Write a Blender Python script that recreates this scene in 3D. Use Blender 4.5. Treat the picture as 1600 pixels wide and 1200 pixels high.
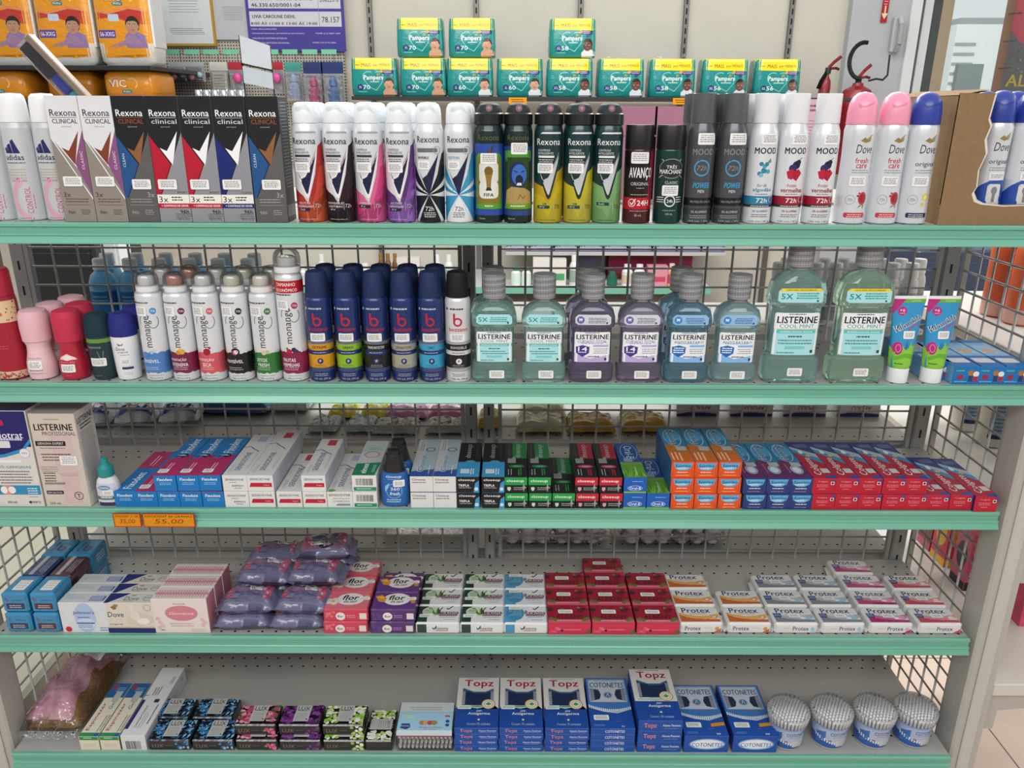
import bpy, bmesh, math, random
from mathutils import Vector, Matrix
random.seed(7)
sc = bpy.context.scene
for o in list(bpy.data.objects): bpy.data.objects.remove(o)
# ---------------------------------------------------------------- camera
F = 1231.0; TH = math.radians(19.2); ZC = 1.5
cd = bpy.data.cameras.new('camera'); cam = bpy.data.objects.new('camera', cd); sc.collection.objects.link(cam)
cd.sensor_width = 36; cd.lens = F*36/1600; cd.clip_start = .02; cd.clip_end = 200
RM = Matrix.Rotation(math.radians(90)-TH, 3, 'X') @ Matrix.Rotation(math.radians(.2), 3, 'Z')
cam.matrix_world = Matrix.Translation((0, 0, ZC)) @ RM.to_4x4(); sc.camera = cam
# ---------------------------------------------------------------- world, lights, exposure
w = bpy.data.worlds.new('world'); sc.world = w; w.use_nodes = True
bg = w.node_tree.nodes['Background']; bg.inputs[0].default_value = (.93, .97, 1, 1); bg.inputs[1].default_value = .98
def area(name, loc, size, power, target, col=(1, 1, 1)):
    l = bpy.data.lights.new(name, 'AREA'); l.shape = 'RECTANGLE'; l.size, l.size_y = size; l.energy = power; l.color = col
    o = bpy.data.objects.new(name, l); sc.collection.objects.link(o); o.location = loc
    o.rotation_euler = (Vector(target)-Vector(loc)).to_track_quat('-Z', 'Y').to_euler()
area('ceiling_light_front', (-.2, -1.1, 2.75), (3.2, .6), 56, (-.05, 1.3, .7), (1, .99, .97))
area('ceiling_light_aisle', (.2, 3.0, 2.9), (4.0, .5), 48, (.2, 3.6, .8), (1, .98, .94))
area('daylight_outside', (4, 9, 9), (8, 5), 2600, (7, 24, 0), (1, .99, .97))
area('ceiling_light_rear', (0, 2.9, 2.6), (2.8, .3), 62, (0, 1.6, .8), (1, .99, .96))  # added fill lamp, brightens the goods behind the mesh
area('window_daylight', (3.1, 1.6, 2.0), (1.6, 1.4), 22, (.6, 1.5, .9), (.9, .96, 1))
vs = sc.view_settings; vs.view_transform = 'Standard'; vs.look = 'None'; vs.gamma = 1; vs.exposure = -0.15; vs.use_curve_mapping = False
# ---------------------------------------------------------------- pixel helpers (frame 1600x1200)
def proj(p):
    v = RM.transposed() @ (Vector(p)-Vector((0, 0, ZC))); return 800+F*v.x/-v.z, 600-F*v.y/-v.z
def ray(px, py): return RM @ Vector(((px-800)/F, (600-py)/F, -1))
def at(px, py, Y): r = ray(px, py); return Vector((0, 0, ZC))+r*(Y/r.y)
def atz(px, py, Z): r = ray(px, py); return Vector((0, 0, ZC))+r*((Z-ZC)/r.z)
def XF(px, Y, Z):
    X = 0.
    for _ in range(6):
        a = proj((X, Y, Z))[0]; b = proj((X+.1, Y, Z))[0]; X += (px-a)/((b-a)/.1)
    return X
# ---------------------------------------------------------------- colour and materials
def S(h):
    r = []
    for i in (0, 2, 4):
        c = int(h[i:i+2], 16)/255; r.append(c/12.92 if c <= .04045 else ((c+.055)/1.055)**2.4)
    return tuple(r)+(1.,)
MAT = {}
def mk(name, rough=.5, metal=0., coat=0., bump=0., bscale=60, var=.05, spec=.5):
    m = bpy.data.materials.new(name); m.use_nodes = True; nt = m.node_tree; N = nt.nodes; L = nt.links; b = N['Principled BSDF']
    a = N.new('ShaderNodeAttribute'); a.attribute_name = 'Col'
    tc = N.new('ShaderNodeTexCoord'); nz = N.new('ShaderNodeTexNoise'); nz.inputs['Scale'].default_value = bscale; nz.inputs['Detail'].default_value = 3
    L.new(tc.outputs['Object'], nz.inputs['Vector'])
    mr = N.new('ShaderNodeMapRange'); mr.inputs['To Min'].default_value = 1-var; mr.inputs['To Max'].default_value = 1+var
    L.new(nz.outputs['Fac'], mr.inputs['Value'])
    mx = N.new('ShaderNodeMix'); mx.data_type = 'RGBA'; mx.blend_type = 'MULTIPLY'; mx.inputs['Factor'].default_value = 1
    L.new(a.outputs['Color'], mx.inputs['A']); L.new(mr.outputs['Result'], mx.inputs['B']); L.new(mx.outputs['Result'], b.inputs['Base Color'])
    b.inputs['Roughness'].default_value = rough; b.inputs['Metallic'].default_value = metal; b.inputs['Coat Weight'].default_value = coat
    b.inputs['Coat Roughness'].default_value = .12; b.inputs['Specular IOR Level'].default_value = spec
    if bump:
        bp = N.new('ShaderNodeBump'); bp.inputs['Strength'].default_value = bump; bp.inputs['Distance'].default_value = .004
        L.new(nz.outputs['Fac'], bp.inputs['Height']); L.new(bp.outputs['Normal'], b.inputs['Normal'])
    MAT[name] = m
mk('carton', .42, bump=.05, spec=.35); mk('paper', .75, spec=.2); mk('can', .3, .25, .25, var=.02); mk('plastic', .36, coat=.15, var=.02)
mk('matte', .6, spec=.3, var=.03); mk('film', .2, coat=.35, bump=.6, bscale=45, spec=.5); mk('steel', .38, .55, bump=.05, bscale=30); mk('chrome', .18, .9)
mk('paint', .33, .05, .15, bscale=8, var=.03); mk('cotton', .95, bump=.5, bscale=300, spec=.1); mk('cardboard', .85, bump=.15, bscale=90, spec=.1, var=.08)
mk('wall', .7, bump=.04, bscale=5, spec=.2, var=.05); mk('sponge', .95, bump=1, bscale=160, var=.35, spec=.1); mk('glitter', .25, .7, .2, bump=.5, bscale=120, var=.4)
def clear(name, col=(1, 1, 1, 1), base=.06, rough=.08, bump=0.):
    m = bpy.data.materials.new(name); m.use_nodes = True; nt = m.node_tree; N = nt.nodes; L = nt.links; N.remove(N['Principled BSDF'])
    t = N.new('ShaderNodeBsdfTransparent'); t.inputs[0].default_value = col; g = N.new('ShaderNodeBsdfGlossy'); g.inputs['Roughness'].default_value = rough
    fr = N.new('ShaderNodeLayerWeight'); fr.inputs[0].default_value = .35; ma = N.new('ShaderNodeMath'); ma.operation = 'MULTIPLY_ADD'; ma.inputs[1].default_value = .75; ma.inputs[2].default_value = base
    L.new(fr.outputs['Fresnel'], ma.inputs[0]); mx = N.new('ShaderNodeMixShader'); L.new(ma.outputs[0], mx.inputs[0]); L.new(t.outputs[0], mx.inputs[1]); L.new(g.outputs[0], mx.inputs[2])
    if bump:
        tc = N.new('ShaderNodeTexCoord'); nz = N.new('ShaderNodeTexNoise'); nz.inputs['Scale'].default_value = 50; bp = N.new('ShaderNodeBump'); bp.inputs['Strength'].default_value = bump; bp.inputs['Distance'].default_value = .01
        L.new(tc.outputs['Object'], nz.inputs['Vector']); L.new(nz.outputs['Fac'], bp.inputs['Height']); L.new(bp.outputs[0], g.inputs['Normal']); L.new(bp.outputs[0], fr.inputs['Normal'])
    L.new(mx.outputs[0], N['Material Output'].inputs[0]); MAT[name] = m
clear('clear', (.975, .985, .985, 1), .025); clear('clearfilm', (.975, .975, .975, 1), .04, .12, .8); clear('pane', (.93, .96, .95, 1), .03, .03)
def liquid(name, col, tr=.82):
    m = bpy.data.materials.new(name); m.use_nodes = True; b = m.node_tree.nodes['Principled BSDF']; b.inputs['Base Color'].default_value = S(col)
    b.inputs['Transmission Weight'].default_value = tr; b.inputs['Roughness'].default_value = .06; b.inputs['IOR'].default_value = 1.33; b.inputs['Coat Weight'].default_value = .3; MAT[name] = m
liquid('mint_liquid', 'b4dcd6'); liquid('violet_liquid', '9a92b0'); liquid('blue_liquid', '8ab8cc'); liquid('green_liquid', 'bfe2cc'); liquid('pale_liquid', 'b0d2da'); liquid('aqua_liquid', '8ad8ff', .5)
# ---------------------------------------------------------------- mesh accumulator
class G:
    def __init__(s): s.v = []; s.f = []; s.c = []; s.m = []; s.s = []
    def add(s, vs, fs, col, mat='carton', smooth=False):
        n = len(s.v); s.v += [tuple(v) for v in vs]
        for i, f in enumerate(fs):
            s.f.append([k+n for k in f]); s.c.append(col[i] if isinstance(col, list) else col); s.m.append(mat); s.s.append(smooth)
        return s
    def build(s, name, parent=None, loc=None):
        me = bpy.data.meshes.new(name); me.from_pydata(s.v, [], s.f)
        ms = []
        for m in s.m:
            if m not in ms: ms.append(m)
        for m in ms: me.materials.append(MAT[m])
        idx = {m: i for i, m in enumerate(ms)}
        me.polygons.foreach_set('material_index', [idx[m] for m in s.m]); me.polygons.foreach_set('use_smooth', s.s)
        at_ = me.color_attributes.new('Col', 'FLOAT_COLOR', 'CORNER'); cc = []; cache = {}
        for f, c in zip(s.f, s.c):
            if c not in cache: cache[c] = list(S(c))
            cc += cache[c]*len(f)
        at_.data.foreach_set('color', cc); me.update()
        o = bpy.data.objects.new(name, me); sc.collection.objects.link(o)
        if parent: o.parent = parent
        if loc: o.location = loc
        return o
    def box(s, x0, x1, y0, y1, z0, z1, col, mat='carton', ch=0.):
        fc = [(0, 1, 5, 4), (1, 2, 6, 5), (2, 3, 7, 6), (3, 0, 4, 7), (4, 5, 6, 7), (3, 2, 1, 0)]   # front right back left top bottom
        if isinstance(col, dict): cl = [col.get(k, col['*']) for k in ('front', 'right', 'back', 'left', 'top', 'bottom')]
        else: cl = [col]*6
        if ch <= 0:
            vs = [(x, y, z) for z in (z0, z1) for x, y in ((x0, y0), (x1, y0), (x1, y1), (x0, y1))]
            return s.add(vs, fc, cl, mat)
        vs = []; cx, cy, cz = (x0+x1)/2, (y0+y1)/2, (z0+z1)/2; ax = ((x1-x0)/2, (y1-y0)/2, (z1-z0)/2); ids = {}
        for a in range(3):
            for sg in (-1, 1):
                for p in ((-1, -1), (1, -1), (1, 1), (-1, 1)):
                    q = [0, 0, 0]; q[a] = sg*ax[a]; o1, o2 = [k for k in range(3) if k != a]
                    q[o1] = p[0]*(ax[o1]-ch); q[o2] = p[1]*(ax[o2]-ch); ids[(a, sg, p)] = len(vs); vs.append((cx+q[0], cy+q[1], cz+q[2]))
        fs = []; cs = []; nm = {(1, -1): 0, (0, 1): 1, (1, 1): 2, (0, -1): 3, (2, 1): 4, (2, -1): 5}
        for a in range(3):
            for sg in (-1, 1): fs.append([ids[(a, sg, p)] for p in ((-1, -1), (1, -1), (1, 1), (-1, 1))]); cs.append(cl[nm[(a, sg)]])
        def vid(a, sg, oth):   # oth: dict axis->sign
            o1, o2 = [k for k in range(3) if k != a]; return ids[(a, sg, (oth[o1], oth[o2]))]
        for a, b in ((0, 1), (0, 2), (1, 2)):
            c = 3-a-b
            for sa in (-1, 1):
                for sb in (-1, 1):
                    fs.append([vid(a, sa, {b: sb, c: -1}), vid(a, sa, {b: sb, c: 1}), vid(b, sb, {a: sa, c: 1}), vid(b, sb, {a: sa, c: -1})]); cs.append(cl[nm[(a, sa)] if a == 1 or b != 1 else nm[(b, sb)]])
        for sx in (-1, 1):
            for sy in (-1, 1):
                for sz in (-1, 1): fs.append([vid(0, sx, {1: sy, 2: sz}), vid(1, sy, {0: sx, 2: sz}), vid(2, sz, {0: sx, 1: sy})]); cs.append(cl[nm[(1, sy)]])
        return s.add(vs, fs, cs, mat)
    def loft(s, rings, col, mat='can', n=36, e=2., cap=(True, True), smooth=True, ang=32):
        # rings: (sx, sy, z[, cx, cy]); col single or per-segment list
        out = []
        for k in range(n):
            t = 2*math.pi*(k+.5)/n; c, d = math.cos(t), math.sin(t); out.append((math.copysign(abs(c)**(2/e), c), math.copysign(abs(d)**(2/e), d)))
        rings = [tuple(r)+(0,)*(5-len(r)) for r in rings]
        def rg(r): return [(r[3]+r[0]*a, r[4]+r[1]*b, r[2]) for a, b in out]
        seg = []; vs = []
        for i in range(len(rings)-1):
            r0, r1 = rings[i], rings[i+1]
            if i == 0: lo = len(vs); vs += rg(r0)
            else:
                q = rings[i-1]; a1 = math.atan2(r0[2]-q[2], r0[0]-q[0]); a2 = math.atan2(r1[2]-r0[2], r1[0]-r0[0])
                dd = abs((a2-a1+math.pi) % (2*math.pi)-math.pi)
                if dd > math.radians(ang): lo = len(vs); vs += rg(r0)
                else: lo = hi
            hi = len(vs); vs += rg(r1); seg.append((lo, hi))
        fs = []; cs = []
        for i, (lo, hi) in enumerate(seg):
            for k in range(n):
                k2 = (k+1) % n; fs.append((lo+k, lo+k2, hi+k2, hi+k)); cs.append(col[i] if isinstance(col, list) else col)
        s.add(vs, fs, cs, mat, smooth)
        for flag, r, c in ((cap[0], rings[0], 0), (cap[1], rings[-1], -1)):
            if flag and r[0] > 1e-5: s.add(rg(r), [list(range(n))], col[c] if isinstance(col, list) else col, mat)
        return s
    def tube(s, a, b, r, col, mat='steel', n=6, r2=None):
        a = Vector(a); b = Vector(b); d = (b-a).normalized(); u = d.orthogonal().normalized(); v = d.cross(u); r2 = r if r2 is None else r2
        vs = [a+(u*math.cos(2*math.pi*k/n)+v*math.sin(2*math.pi*k/n))*r for k in range(n)]+[b+(u*math.cos(2*math.pi*k/n)+v*math.sin(2*math.pi*k/n))*r2 for k in range(n)]
        return s.add(vs, [(k, (k+1) % n, n+(k+1) % n, n+k) for k in range(n)]+[list(range(n)), list(range(n, 2*n))], col, mat, True)
    def path(s, pts, r, col, mat='steel', n=8):
        for a, b in zip(pts, pts[1:]): s.tube(a, b, r, col, mat, n)
        return s
    def ball(s, c, r, col, mat='plastic', sz=1., n=12, sy=1.):
        rings = [(r*math.sin(math.pi*k/8) or 1e-6, sy*r*math.sin(math.pi*k/8) or 1e-6, c[2]-r*sz*math.cos(math.pi*k/8), c[0], c[1]) for k in range(9)]
        return s.loft(rings, col, mat, n, cap=(False, False), ang=80)
    def art(s, A, fn, mat='carton', step=None, vs=()):
        s.add(*A.mesh(fn, step, vs), mat=mat); return s
# ---------------------------------------------------------------- printed artwork: flat shapes laid on a surface
TX = {}
def textmesh(t, bold, shear):
    k = (t, round(max(bold, 0)*20), shear)
    if k not in TX:
        c = bpy.data.curves.new('t', 'FONT'); c.body = t; c.size = 1; c.resolution_u = 2; c.shear = shear; c.space_character = 1+max(bold, 0)
        o = bpy.data.objects.new('t', c); me = bpy.data.meshes.new_from_object(o)
        vs = [(v.co.x, v.co.y) for v in me.vertices]; fs = [list(p.vertices) for p in me.polygons]
        bpy.data.objects.remove(o); bpy.data.curves.remove(c); bpy.data.meshes.remove(me)
        xs = [v[0] for v in vs] or [0]; ys = [v[1] for v in vs] or [0]; TX[k] = (vs, fs, min(xs), max(xs), min(ys), max(ys))
    return TX[k]
class A:   # units: mm; (0,0) = middle of the bottom edge of the face
    def __init__(s, w=None, h=None): s.it = []; s.w = w; s.h = h; s.base = 0
    def p(s, pts, c): s.it.append((pts, [list(range(len(pts)))], c)); return s
    def r(s, x, y, w, h, c): return s.p([(x, y), (x+w, y), (x+w, y+h), (x, y+h)], c)      # x,y = lower left
    def rr(s, x, y, w, h, c, q=1.5):
        pts = []
        for cx, cy, a in ((x+w-q, y+q, -90), (x+w-q, y+h-q, 0), (x+q, y+h-q, 90), (x+q, y+q, 180)):
            for k in range(4): t = math.radians(a+30*k); pts.append((cx+q*math.cos(t), cy+q*math.sin(t)))
        return s.p(pts, c)
    def c(s, x, y, r, c, ry=None, n=20): ry = ry or r; return s.p([(x+r*math.cos(2*math.pi*k/n), y+ry*math.sin(2*math.pi*k/n)) for k in range(n)], c)
    def o(s, x, y, r, th, c, ry=None, a0=0, a1=360, n=24):
        ry = ry or r; P = []; fs = []
        for k in range(n+1):
            t = math.radians(a0+(a1-a0)*k/n); P += [(x+r*math.cos(t), y+ry*math.sin(t)), (x+(r-th)*math.cos(t), y+(ry-th)*math.sin(t))]
        s.it.append((P, [[2*k, 2*k+2, 2*k+3, 2*k+1] for k in range(n)], c)); return s
    def l(s, pts, th, c):   # polyline with thickness
        for (x0, y0), (x1, y1) in zip(pts, pts[1:]):
            d = math.hypot(x1-x0, y1-y0) or 1; nx, ny = -(y1-y0)/d*th/2, (x1-x0)/d*th/2; s.p([(x0+nx, y0+ny), (x0-nx, y0-ny), (x1-nx, y1-ny), (x1+nx, y1+ny)], c)
        return s
    def t(s, t, x, y, w, h, c, rot=0, bold=.008, shear=0.):   # fitted in a w x h box centred at x,y
        vs, fs, a, b, d, e = textmesh(t, bold, shear); kx = w/max(b-a, 1e-6); ky = h/max(e-d, 1e-6); cr, sr = math.cos(math.radians(rot)), math.sin(math.radians(rot)); P = []
        for u, v in vs:
            u = (u-(a+b)/2)*kx; v = (v-(d+e)/2)*ky; P.append((x+u*cr-v*sr, y+u*sr+v*cr))
        if bold > .012:
            k = bold*.42*(h/max(e-d, .3)); P0 = P
            for i, (dx, dy) in enumerate(((-k, -k*.5), (k, k*.5), (k, -k*.5), (-k, k*.5))[:4 if bold >= .03 else 2]): s.it.append(([(a_+dx*cr-dy*sr, b_+dx*sr+dy*cr) for a_, b_ in P0], fs, c, (i+1)*.22-.22 if i == 0 else -i+i*.22))
            return s
        s.it.append((P, fs, c)); return s
    def g(s, x, y, w, n, dy, c, th=.9, rot=0):   # lines of small print, centred at x, top line y
        cr, sr = math.cos(math.radians(rot)), math.sin(math.radians(rot)); P = []; fs = []
        for k in range(n):
            u = -w/2*(1-.15*random.random()); e = w/2*(1-.25*random.random())
            while u < e:
                q = min(u+random.uniform(1.2, 5), e); m = len(P)
                for a, b in ((u, -k*dy), (q, -k*dy), (q, -k*dy+th), (u, -k*dy+th)): P.append((x+a*cr-b*sr, y+a*sr+b*cr))
                fs.append([m, m+1, m+2, m+3]); u = q+.8
        s.it.append((P, fs, c)); return s
    def mesh(s, fn, step=None, vcuts=()):
        bm = bmesh.new(); cols = []
        z_ = -1.
        for it in s.it:
            P, fs, c = it[:3]; z_ = (z_+.25) if len(it) > 3 and it[3] < 0 else (math.floor(z_+.001)+1); k = z_
            if c not in cols: cols.append(c)
            vv = [bm.verts.new((u, v, k)) for u, v in P]
            for f in fs:
                if len(set(f)) < 3: continue
                try: fc = bm.faces.new([vv[i] for i in f])
                except ValueError: continue
                fc.material_index = cols.index(c)
        big = [f for f in bm.faces if len(f.verts) > 4]
        quads = [f for f in bm.faces if len(f.verts) > 3]
        if quads: bmesh.ops.triangulate(bm, faces=quads)
        def cut(co, no, clr=False): bmesh.ops.bisect_plane(bm, geom=bm.verts[:]+bm.edges[:]+bm.faces[:], dist=1e-5, plane_co=co, plane_no=no, clear_outer=clr)
        if s.w: cut((s.w/2, 0, 0), (1, 0, 0), True); cut((-s.w/2, 0, 0), (-1, 0, 0), True)
        if s.h: cut((0, s.h, 0), (0, 1, 0), True); cut((0, 0, 0), (0, -1, 0), True)
        if step and bm.verts:
            u0 = min(v.co.x for v in bm.verts); u1 = max(v.co.x for v in bm.verts); k = math.ceil(u0/step)
            while k*step < u1: cut((k*step, 0, 0), (1, 0, 0)); k += 1
        for z in vcuts: cut((0, z, 0), (0, 1, 0))
        bm.verts.index_update(); V = [fn(v.co.x/1000, v.co.y/1000, (v.co.z+s.base)*.00002+.00012) for v in bm.verts]
        Fs = [[v.index for v in f.verts] for f in bm.faces]; C = [cols[f.material_index] for f in bm.faces]; bm.free(); return V, Fs, C
def on_front(d, y0=None): return lambda u, v, o: (u, -d/2-o, v)
def on_top(d, h): return lambda u, v, o: (u, -d/2+v, h+o)
def on_right(w, d): return lambda u, v, o: (w/2+o, u, v)
def on_left(w, d): return lambda u, v, o: (-w/2-o, -u, v)
def radius_at(prof, z):
    for a, b in zip(prof, prof[1:]):
        if min(a[-1], b[-1]) <= z <= max(a[-1], b[-1]) and a[-1] != b[-1]:
            t = (z-a[-1])/(b[-1]-a[-1]); return [a[i]+(b[i]-a[i])*t for i in range(len(a)-1)]
    return prof[-1][:-1] if z > prof[0][-1] else prof[0][:-1]
def on_can(prof, R, tw=0.):   # prof [(r,z)]
    def f(u, v, o): a = u/R+tw; r = radius_at(prof, v)[0]+o; return (r*math.sin(a), -r*math.cos(a), v)
    return f
def on_oval(prof, e=2.):   # prof [(sx,sy,z)]
    def f(u, v, o):
        sx, sy = radius_at(prof, v)[:2]; q = min(abs(u)/sx, .999); return (u, -sy*(1-q**e)**(1/e)-o, v)
    return f
def sticker(x, y, w=26, h=16):
    a = A(); a.base = 38; a.rr(x-w/2, y-h/2, w, h, 'e8e8e6', 2)
    for k in range(4): a.g(x, y+h/2-4-k*(h-5)/4, w-5, 1, 1, '9b9b9c', min(1.5, (h-5)/7))
    return a
# ---------------------------------------------------------------- things
def tag(o, label, cat, group=None, kind=None):
    if label: o['label'] = label
    if cat: o['category'] = cat
    if group: o['group'] = group
    if kind: o['kind'] = kind
    return o
def empty(name, loc=(0, 0, 0), rz=0): o = bpy.data.objects.new(name, None); o.empty_display_size = .05; sc.collection.objects.link(o); o.location = loc; o.rotation_euler = (0, 0, rz); return o
def copy_tree(o, parent=None):
    c = o.copy(); sc.collection.objects.link(c)
    if parent: c.parent = parent
    for ch in [x for x in KIDS.get(o.name, ())]: copy_tree(ch, c)
    return c
KIDS = {}; PROTO = {}
def inst(key, build, loc, label, group=None, rz=0, rx=0, ry=0):
    if key not in PROTO:
        r = build(); PROTO[key] = r
        def walk(o):
            KIDS[o.name] = list(o.children)
            for c in o.children: walk(c)
        bpy.context.view_layer.update(); walk(r)
    else: r = copy_tree(PROTO[key])
    r.location = loc; r.rotation_euler = (rx, ry, rz); r['label'] = label
    if group: r['group'] = group
    elif 'group' in r: del r['group']
    return r
ZS = [1.3305, 1.0647, .8284, .5596, .300]; YF = [1.25, 1.25, 1.25, 1.25, 1.227]
def place(key, build, px, row, dep, label, group=None, setback=.006, rz=0, z=0, rx=0, ry=0):
    """px = pixel column of the middle of the front of the base; dep = depth of the thing"""
    Z = ZS[row]; Yf = YF[row]+setback; X = XF(px, Yf, Z+z)
    return inst(key, build, (X, Yf+dep/2, Z+z+.0003), label, group, rz, rx, ry)
PL = {2: ['left', 'right'], 3: ['left', 'middle', 'right'], 4: ['leftmost', 'second from left', 'third from left', 'rightmost']}
# ================================================================ the shelving unit and the room
MINT = '6fb098'; GREY = 'a9aaa6'; DECK = 'acaca6'
def deckmat():
    m = bpy.data.materials.new('painted_hole_deck'); m.use_nodes = True; nt = m.node_tree; N = nt.nodes; L = nt.links; b = N['Principled BSDF']
    b.inputs['Base Color'].default_value = S(DECK); b.inputs['Roughness'].default_value = .4; b.inputs['Metallic'].default_value = .1
    tc = N.new('ShaderNodeTexCoord'); sp = N.new('ShaderNodeSeparateXYZ'); L.new(tc.outputs['Object'], sp.inputs[0])
    def M(op, *a):
        n = N.new('ShaderNodeMath'); n.operation = op
        for i, x in enumerate(a):
            if hasattr(x, 'links'): L.new(x, n.inputs[i])
            else: n.inputs[i].default_value = x
        return n.outputs[0]
    tot = None
    for (yc, off) in ((-.262, 0), (-.029, .013), (-.057, 0)):     # object origin = back edge of deck
        fx = M('MULTIPLY', M('SUBTRACT', M('FRACT', M('ADD', M('MULTIPLY', M('ADD', sp.outputs[0], off), 1/.026), .5)), .5), .026)
        dy = M('SUBTRACT', sp.outputs[1], yc); d = M('SQRT', M('ADD', M('MULTIPLY', fx, fx), M('MULTIPLY', dy, dy))); k = M('LESS_THAN', d, .0026)
        tot = k if tot is None else M('MAXIMUM', tot, k)
    tr = N.new('ShaderNodeBsdfDiffuse'); tr.inputs[0].default_value = S('24241f'); mx = N.new('ShaderNodeMixShader'); L.new(tot, mx.inputs[0]); L.new(b.outputs[0], mx.inputs[1]); L.new(tr.outputs[0], mx.inputs[2]); L.new(mx.outputs[0], N['Material Output'].inputs[0])  # shade inside the holes is painted dark, the deck is not pierced
    MAT['deck'] = m
deckmat()
XL, XR = -.982, .866
# rail profile (y outwards from shelf front, z from deck top)
RAIL = [(.004, .0), (-.003, .0005), (-.006, -.002), (-.0065, -.0075), (-.003, -.009), (-.003, -.0205), (-.0075, -.0225), (-.009, -.0245), (-.0065, -.0265), (-.013, -.0395), (-.0125, -.0415), (.002, -.0415)]
RAIL = [(a*.85, b*.77) for a, b in RAIL]
def shelf(name_lbl, z, yf, yb, xl, xr, rail=True, flip=False, railcol=MINT):
    t = empty('shelf', ((xl+xr)/2, yb, z)); tag(t, name_lbl, 'shelf'); w = xr-xl; d = yb-yf
    G().box(-w/2, w/2, -d+.002, 0, -.0012, 0, DECK, 'deck').box(-w/2, w/2, -d+.002, -d+.004, -.03, -.0012, DECK, 'paint').box(-w/2, w/2, -.002, 0, -.03, -.0012, DECK, 'paint').build('deck', t)
    if rail:
        g = G(); P = [(-d+a, b) for a, b in RAIL]; n = len(P); vs = [(-w/2, a, b) for a, b in P]+[(w/2, a, b) for a, b in P]
        g.add(vs, [(k, k+1, n+k+1, n+k) for k in range(n-1)]+[list(range(n)), list(range(n, 2*n))], railcol, 'paint'); g.build('price_rail', t)
    return t
nm = ['top shelf with mint price rail carrying the tall spray cans', 'second shelf from top with mint rail carrying mouthwash and roll-ons', 'middle shelf with mint rail carrying toothpaste boxes', 'fourth shelf from top with mint rail carrying soap packs', 'bottom shelf with mint rail carrying cotton swab boxes']
for i in range(5): shelf(nm[i], ZS[i], YF[i], 1.524 if i < 4 else 1.541, XL, XR)
nm2 = ['upper rear grey shelf behind the mesh, holding blue liquid bottles', 'middle rear grey shelf behind the mesh, holding wipes pouches', 'lower rear grey shelf behind the mesh, holding cotton ball bags']
for i, l in zip((1, 2, 3), nm2):
    t = shelf(l, ZS[i], 1.565, 1.85, XL, XR, False)
t = shelf('topmost rear shelf seen above the mint rail, behind the spray cans', ZS[0], 1.565, 1.85, XL, XR, False)
# uprights with slots
def post(x, y, lbl, z1=1.325, w=.03, d=.03, col='a3a4a2', cat='post'):
    t = empty('upright_post', (x, y, 0)); tag(t, lbl, cat, 'uprights of the shelving unit')
    g = G().box(-w/2, w/2, -d/2, d/2, 0, z1, col, 'paint', .003); z = .1
    while z < z1-.03: g.box(-.002, .002, -d/2-.0004, -d/2+.002, z, z+.018, '2b2b2b', 'matte'); z += .05
    g.build('channel', t)
    return t
post(-.965, 1.545, 'grey slotted upright at the back left corner of the unit'); post(-.085, 1.54, 'grey slotted upright in the middle of the back mesh, left one', w=.024); post(-.048, 1.54, 'grey slotted upright in the middle of the back mesh, right one', w=.022); post(.858, 1.545, 'grey slotted upright at the back right corner of the unit')
def endpost(x, lbl):
    t = empty('end_post', (x, 1.27, 0)); tag(t, lbl, 'post')
    G().box(-.028, .028, -.03, .03, 0, 1.32, 'b4b3ac', 'paint', .004).box(-.012, .012, -.034, -.03, 0, 1.32, 'c2c1ba', 'paint', .002).build('column', t); G().box(-.02, .02, -.012, .03, 1.3201, 1.325, 'a0a09c', 'paint').build('end_cap', t)
endpost(.903, 'broad grey front post at the right end of the shelving'); endpost(-1.018, 'broad grey front post at the left end of the shelving')
def meshpanel(loc, rz, w, z0, z1, lbl, px_=.0505, pz=.0372, col='b4b6b5', r=.0023):
    t = empty('mesh_panel', loc, rz); tag(t, lbl, 'wire mesh', 'wire mesh panels of the unit'); g = G(); n = round(w/px_)
    for k in range(n+1): x = -w/2+w*k/n; g.tube((x, 0, z0), (x, 0, z1), r, col, 'paint')
    n = round((z1-z0)/pz)
    for k in range(n+1): z = z0+(z1-z0)*k/n; g.tube((-w/2, .003, z), (w/2, .003, z), r, col, 'paint')
    g.build('wire_grid', t); g = G()
    for z in (z0, z1): g.box(-w/2, w/2, -.004, .006, z-.004, z+.004, GREY, 'paint')
    for x in (-w/2, w/2): g.box(x-.004, x+.004, -.004, .006, z0, z1, GREY, 'paint')
    g.build('frame', t)
meshpanel((-.525, 1.535, 0), 0, .845, .31, 1.318, 'left bay back panel of grey square wire mesh'); meshpanel((.405, 1.535, 0), 0, .86, .31, 1.318, 'right bay back panel of grey square wire mesh')
meshpanel((.885, 1.415, 0), math.pi/2, .225, .2, 1.318, 'wire mesh side panel closing the right end', .045); meshpanel((-1.0, 1.415, 0), math.pi/2, .225, .2, 1.318, 'wire mesh side panel closing the left end', .045)
G().box(XL+.05, XR-.03, 1.25, 1.52, 0, .245, '9b9b97', 'paint').build('shelf_plinth'); tag(bpy.data.objects['shelf_plinth'], 'grey base plinth under the bottom shelf', 'plinth')
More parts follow.
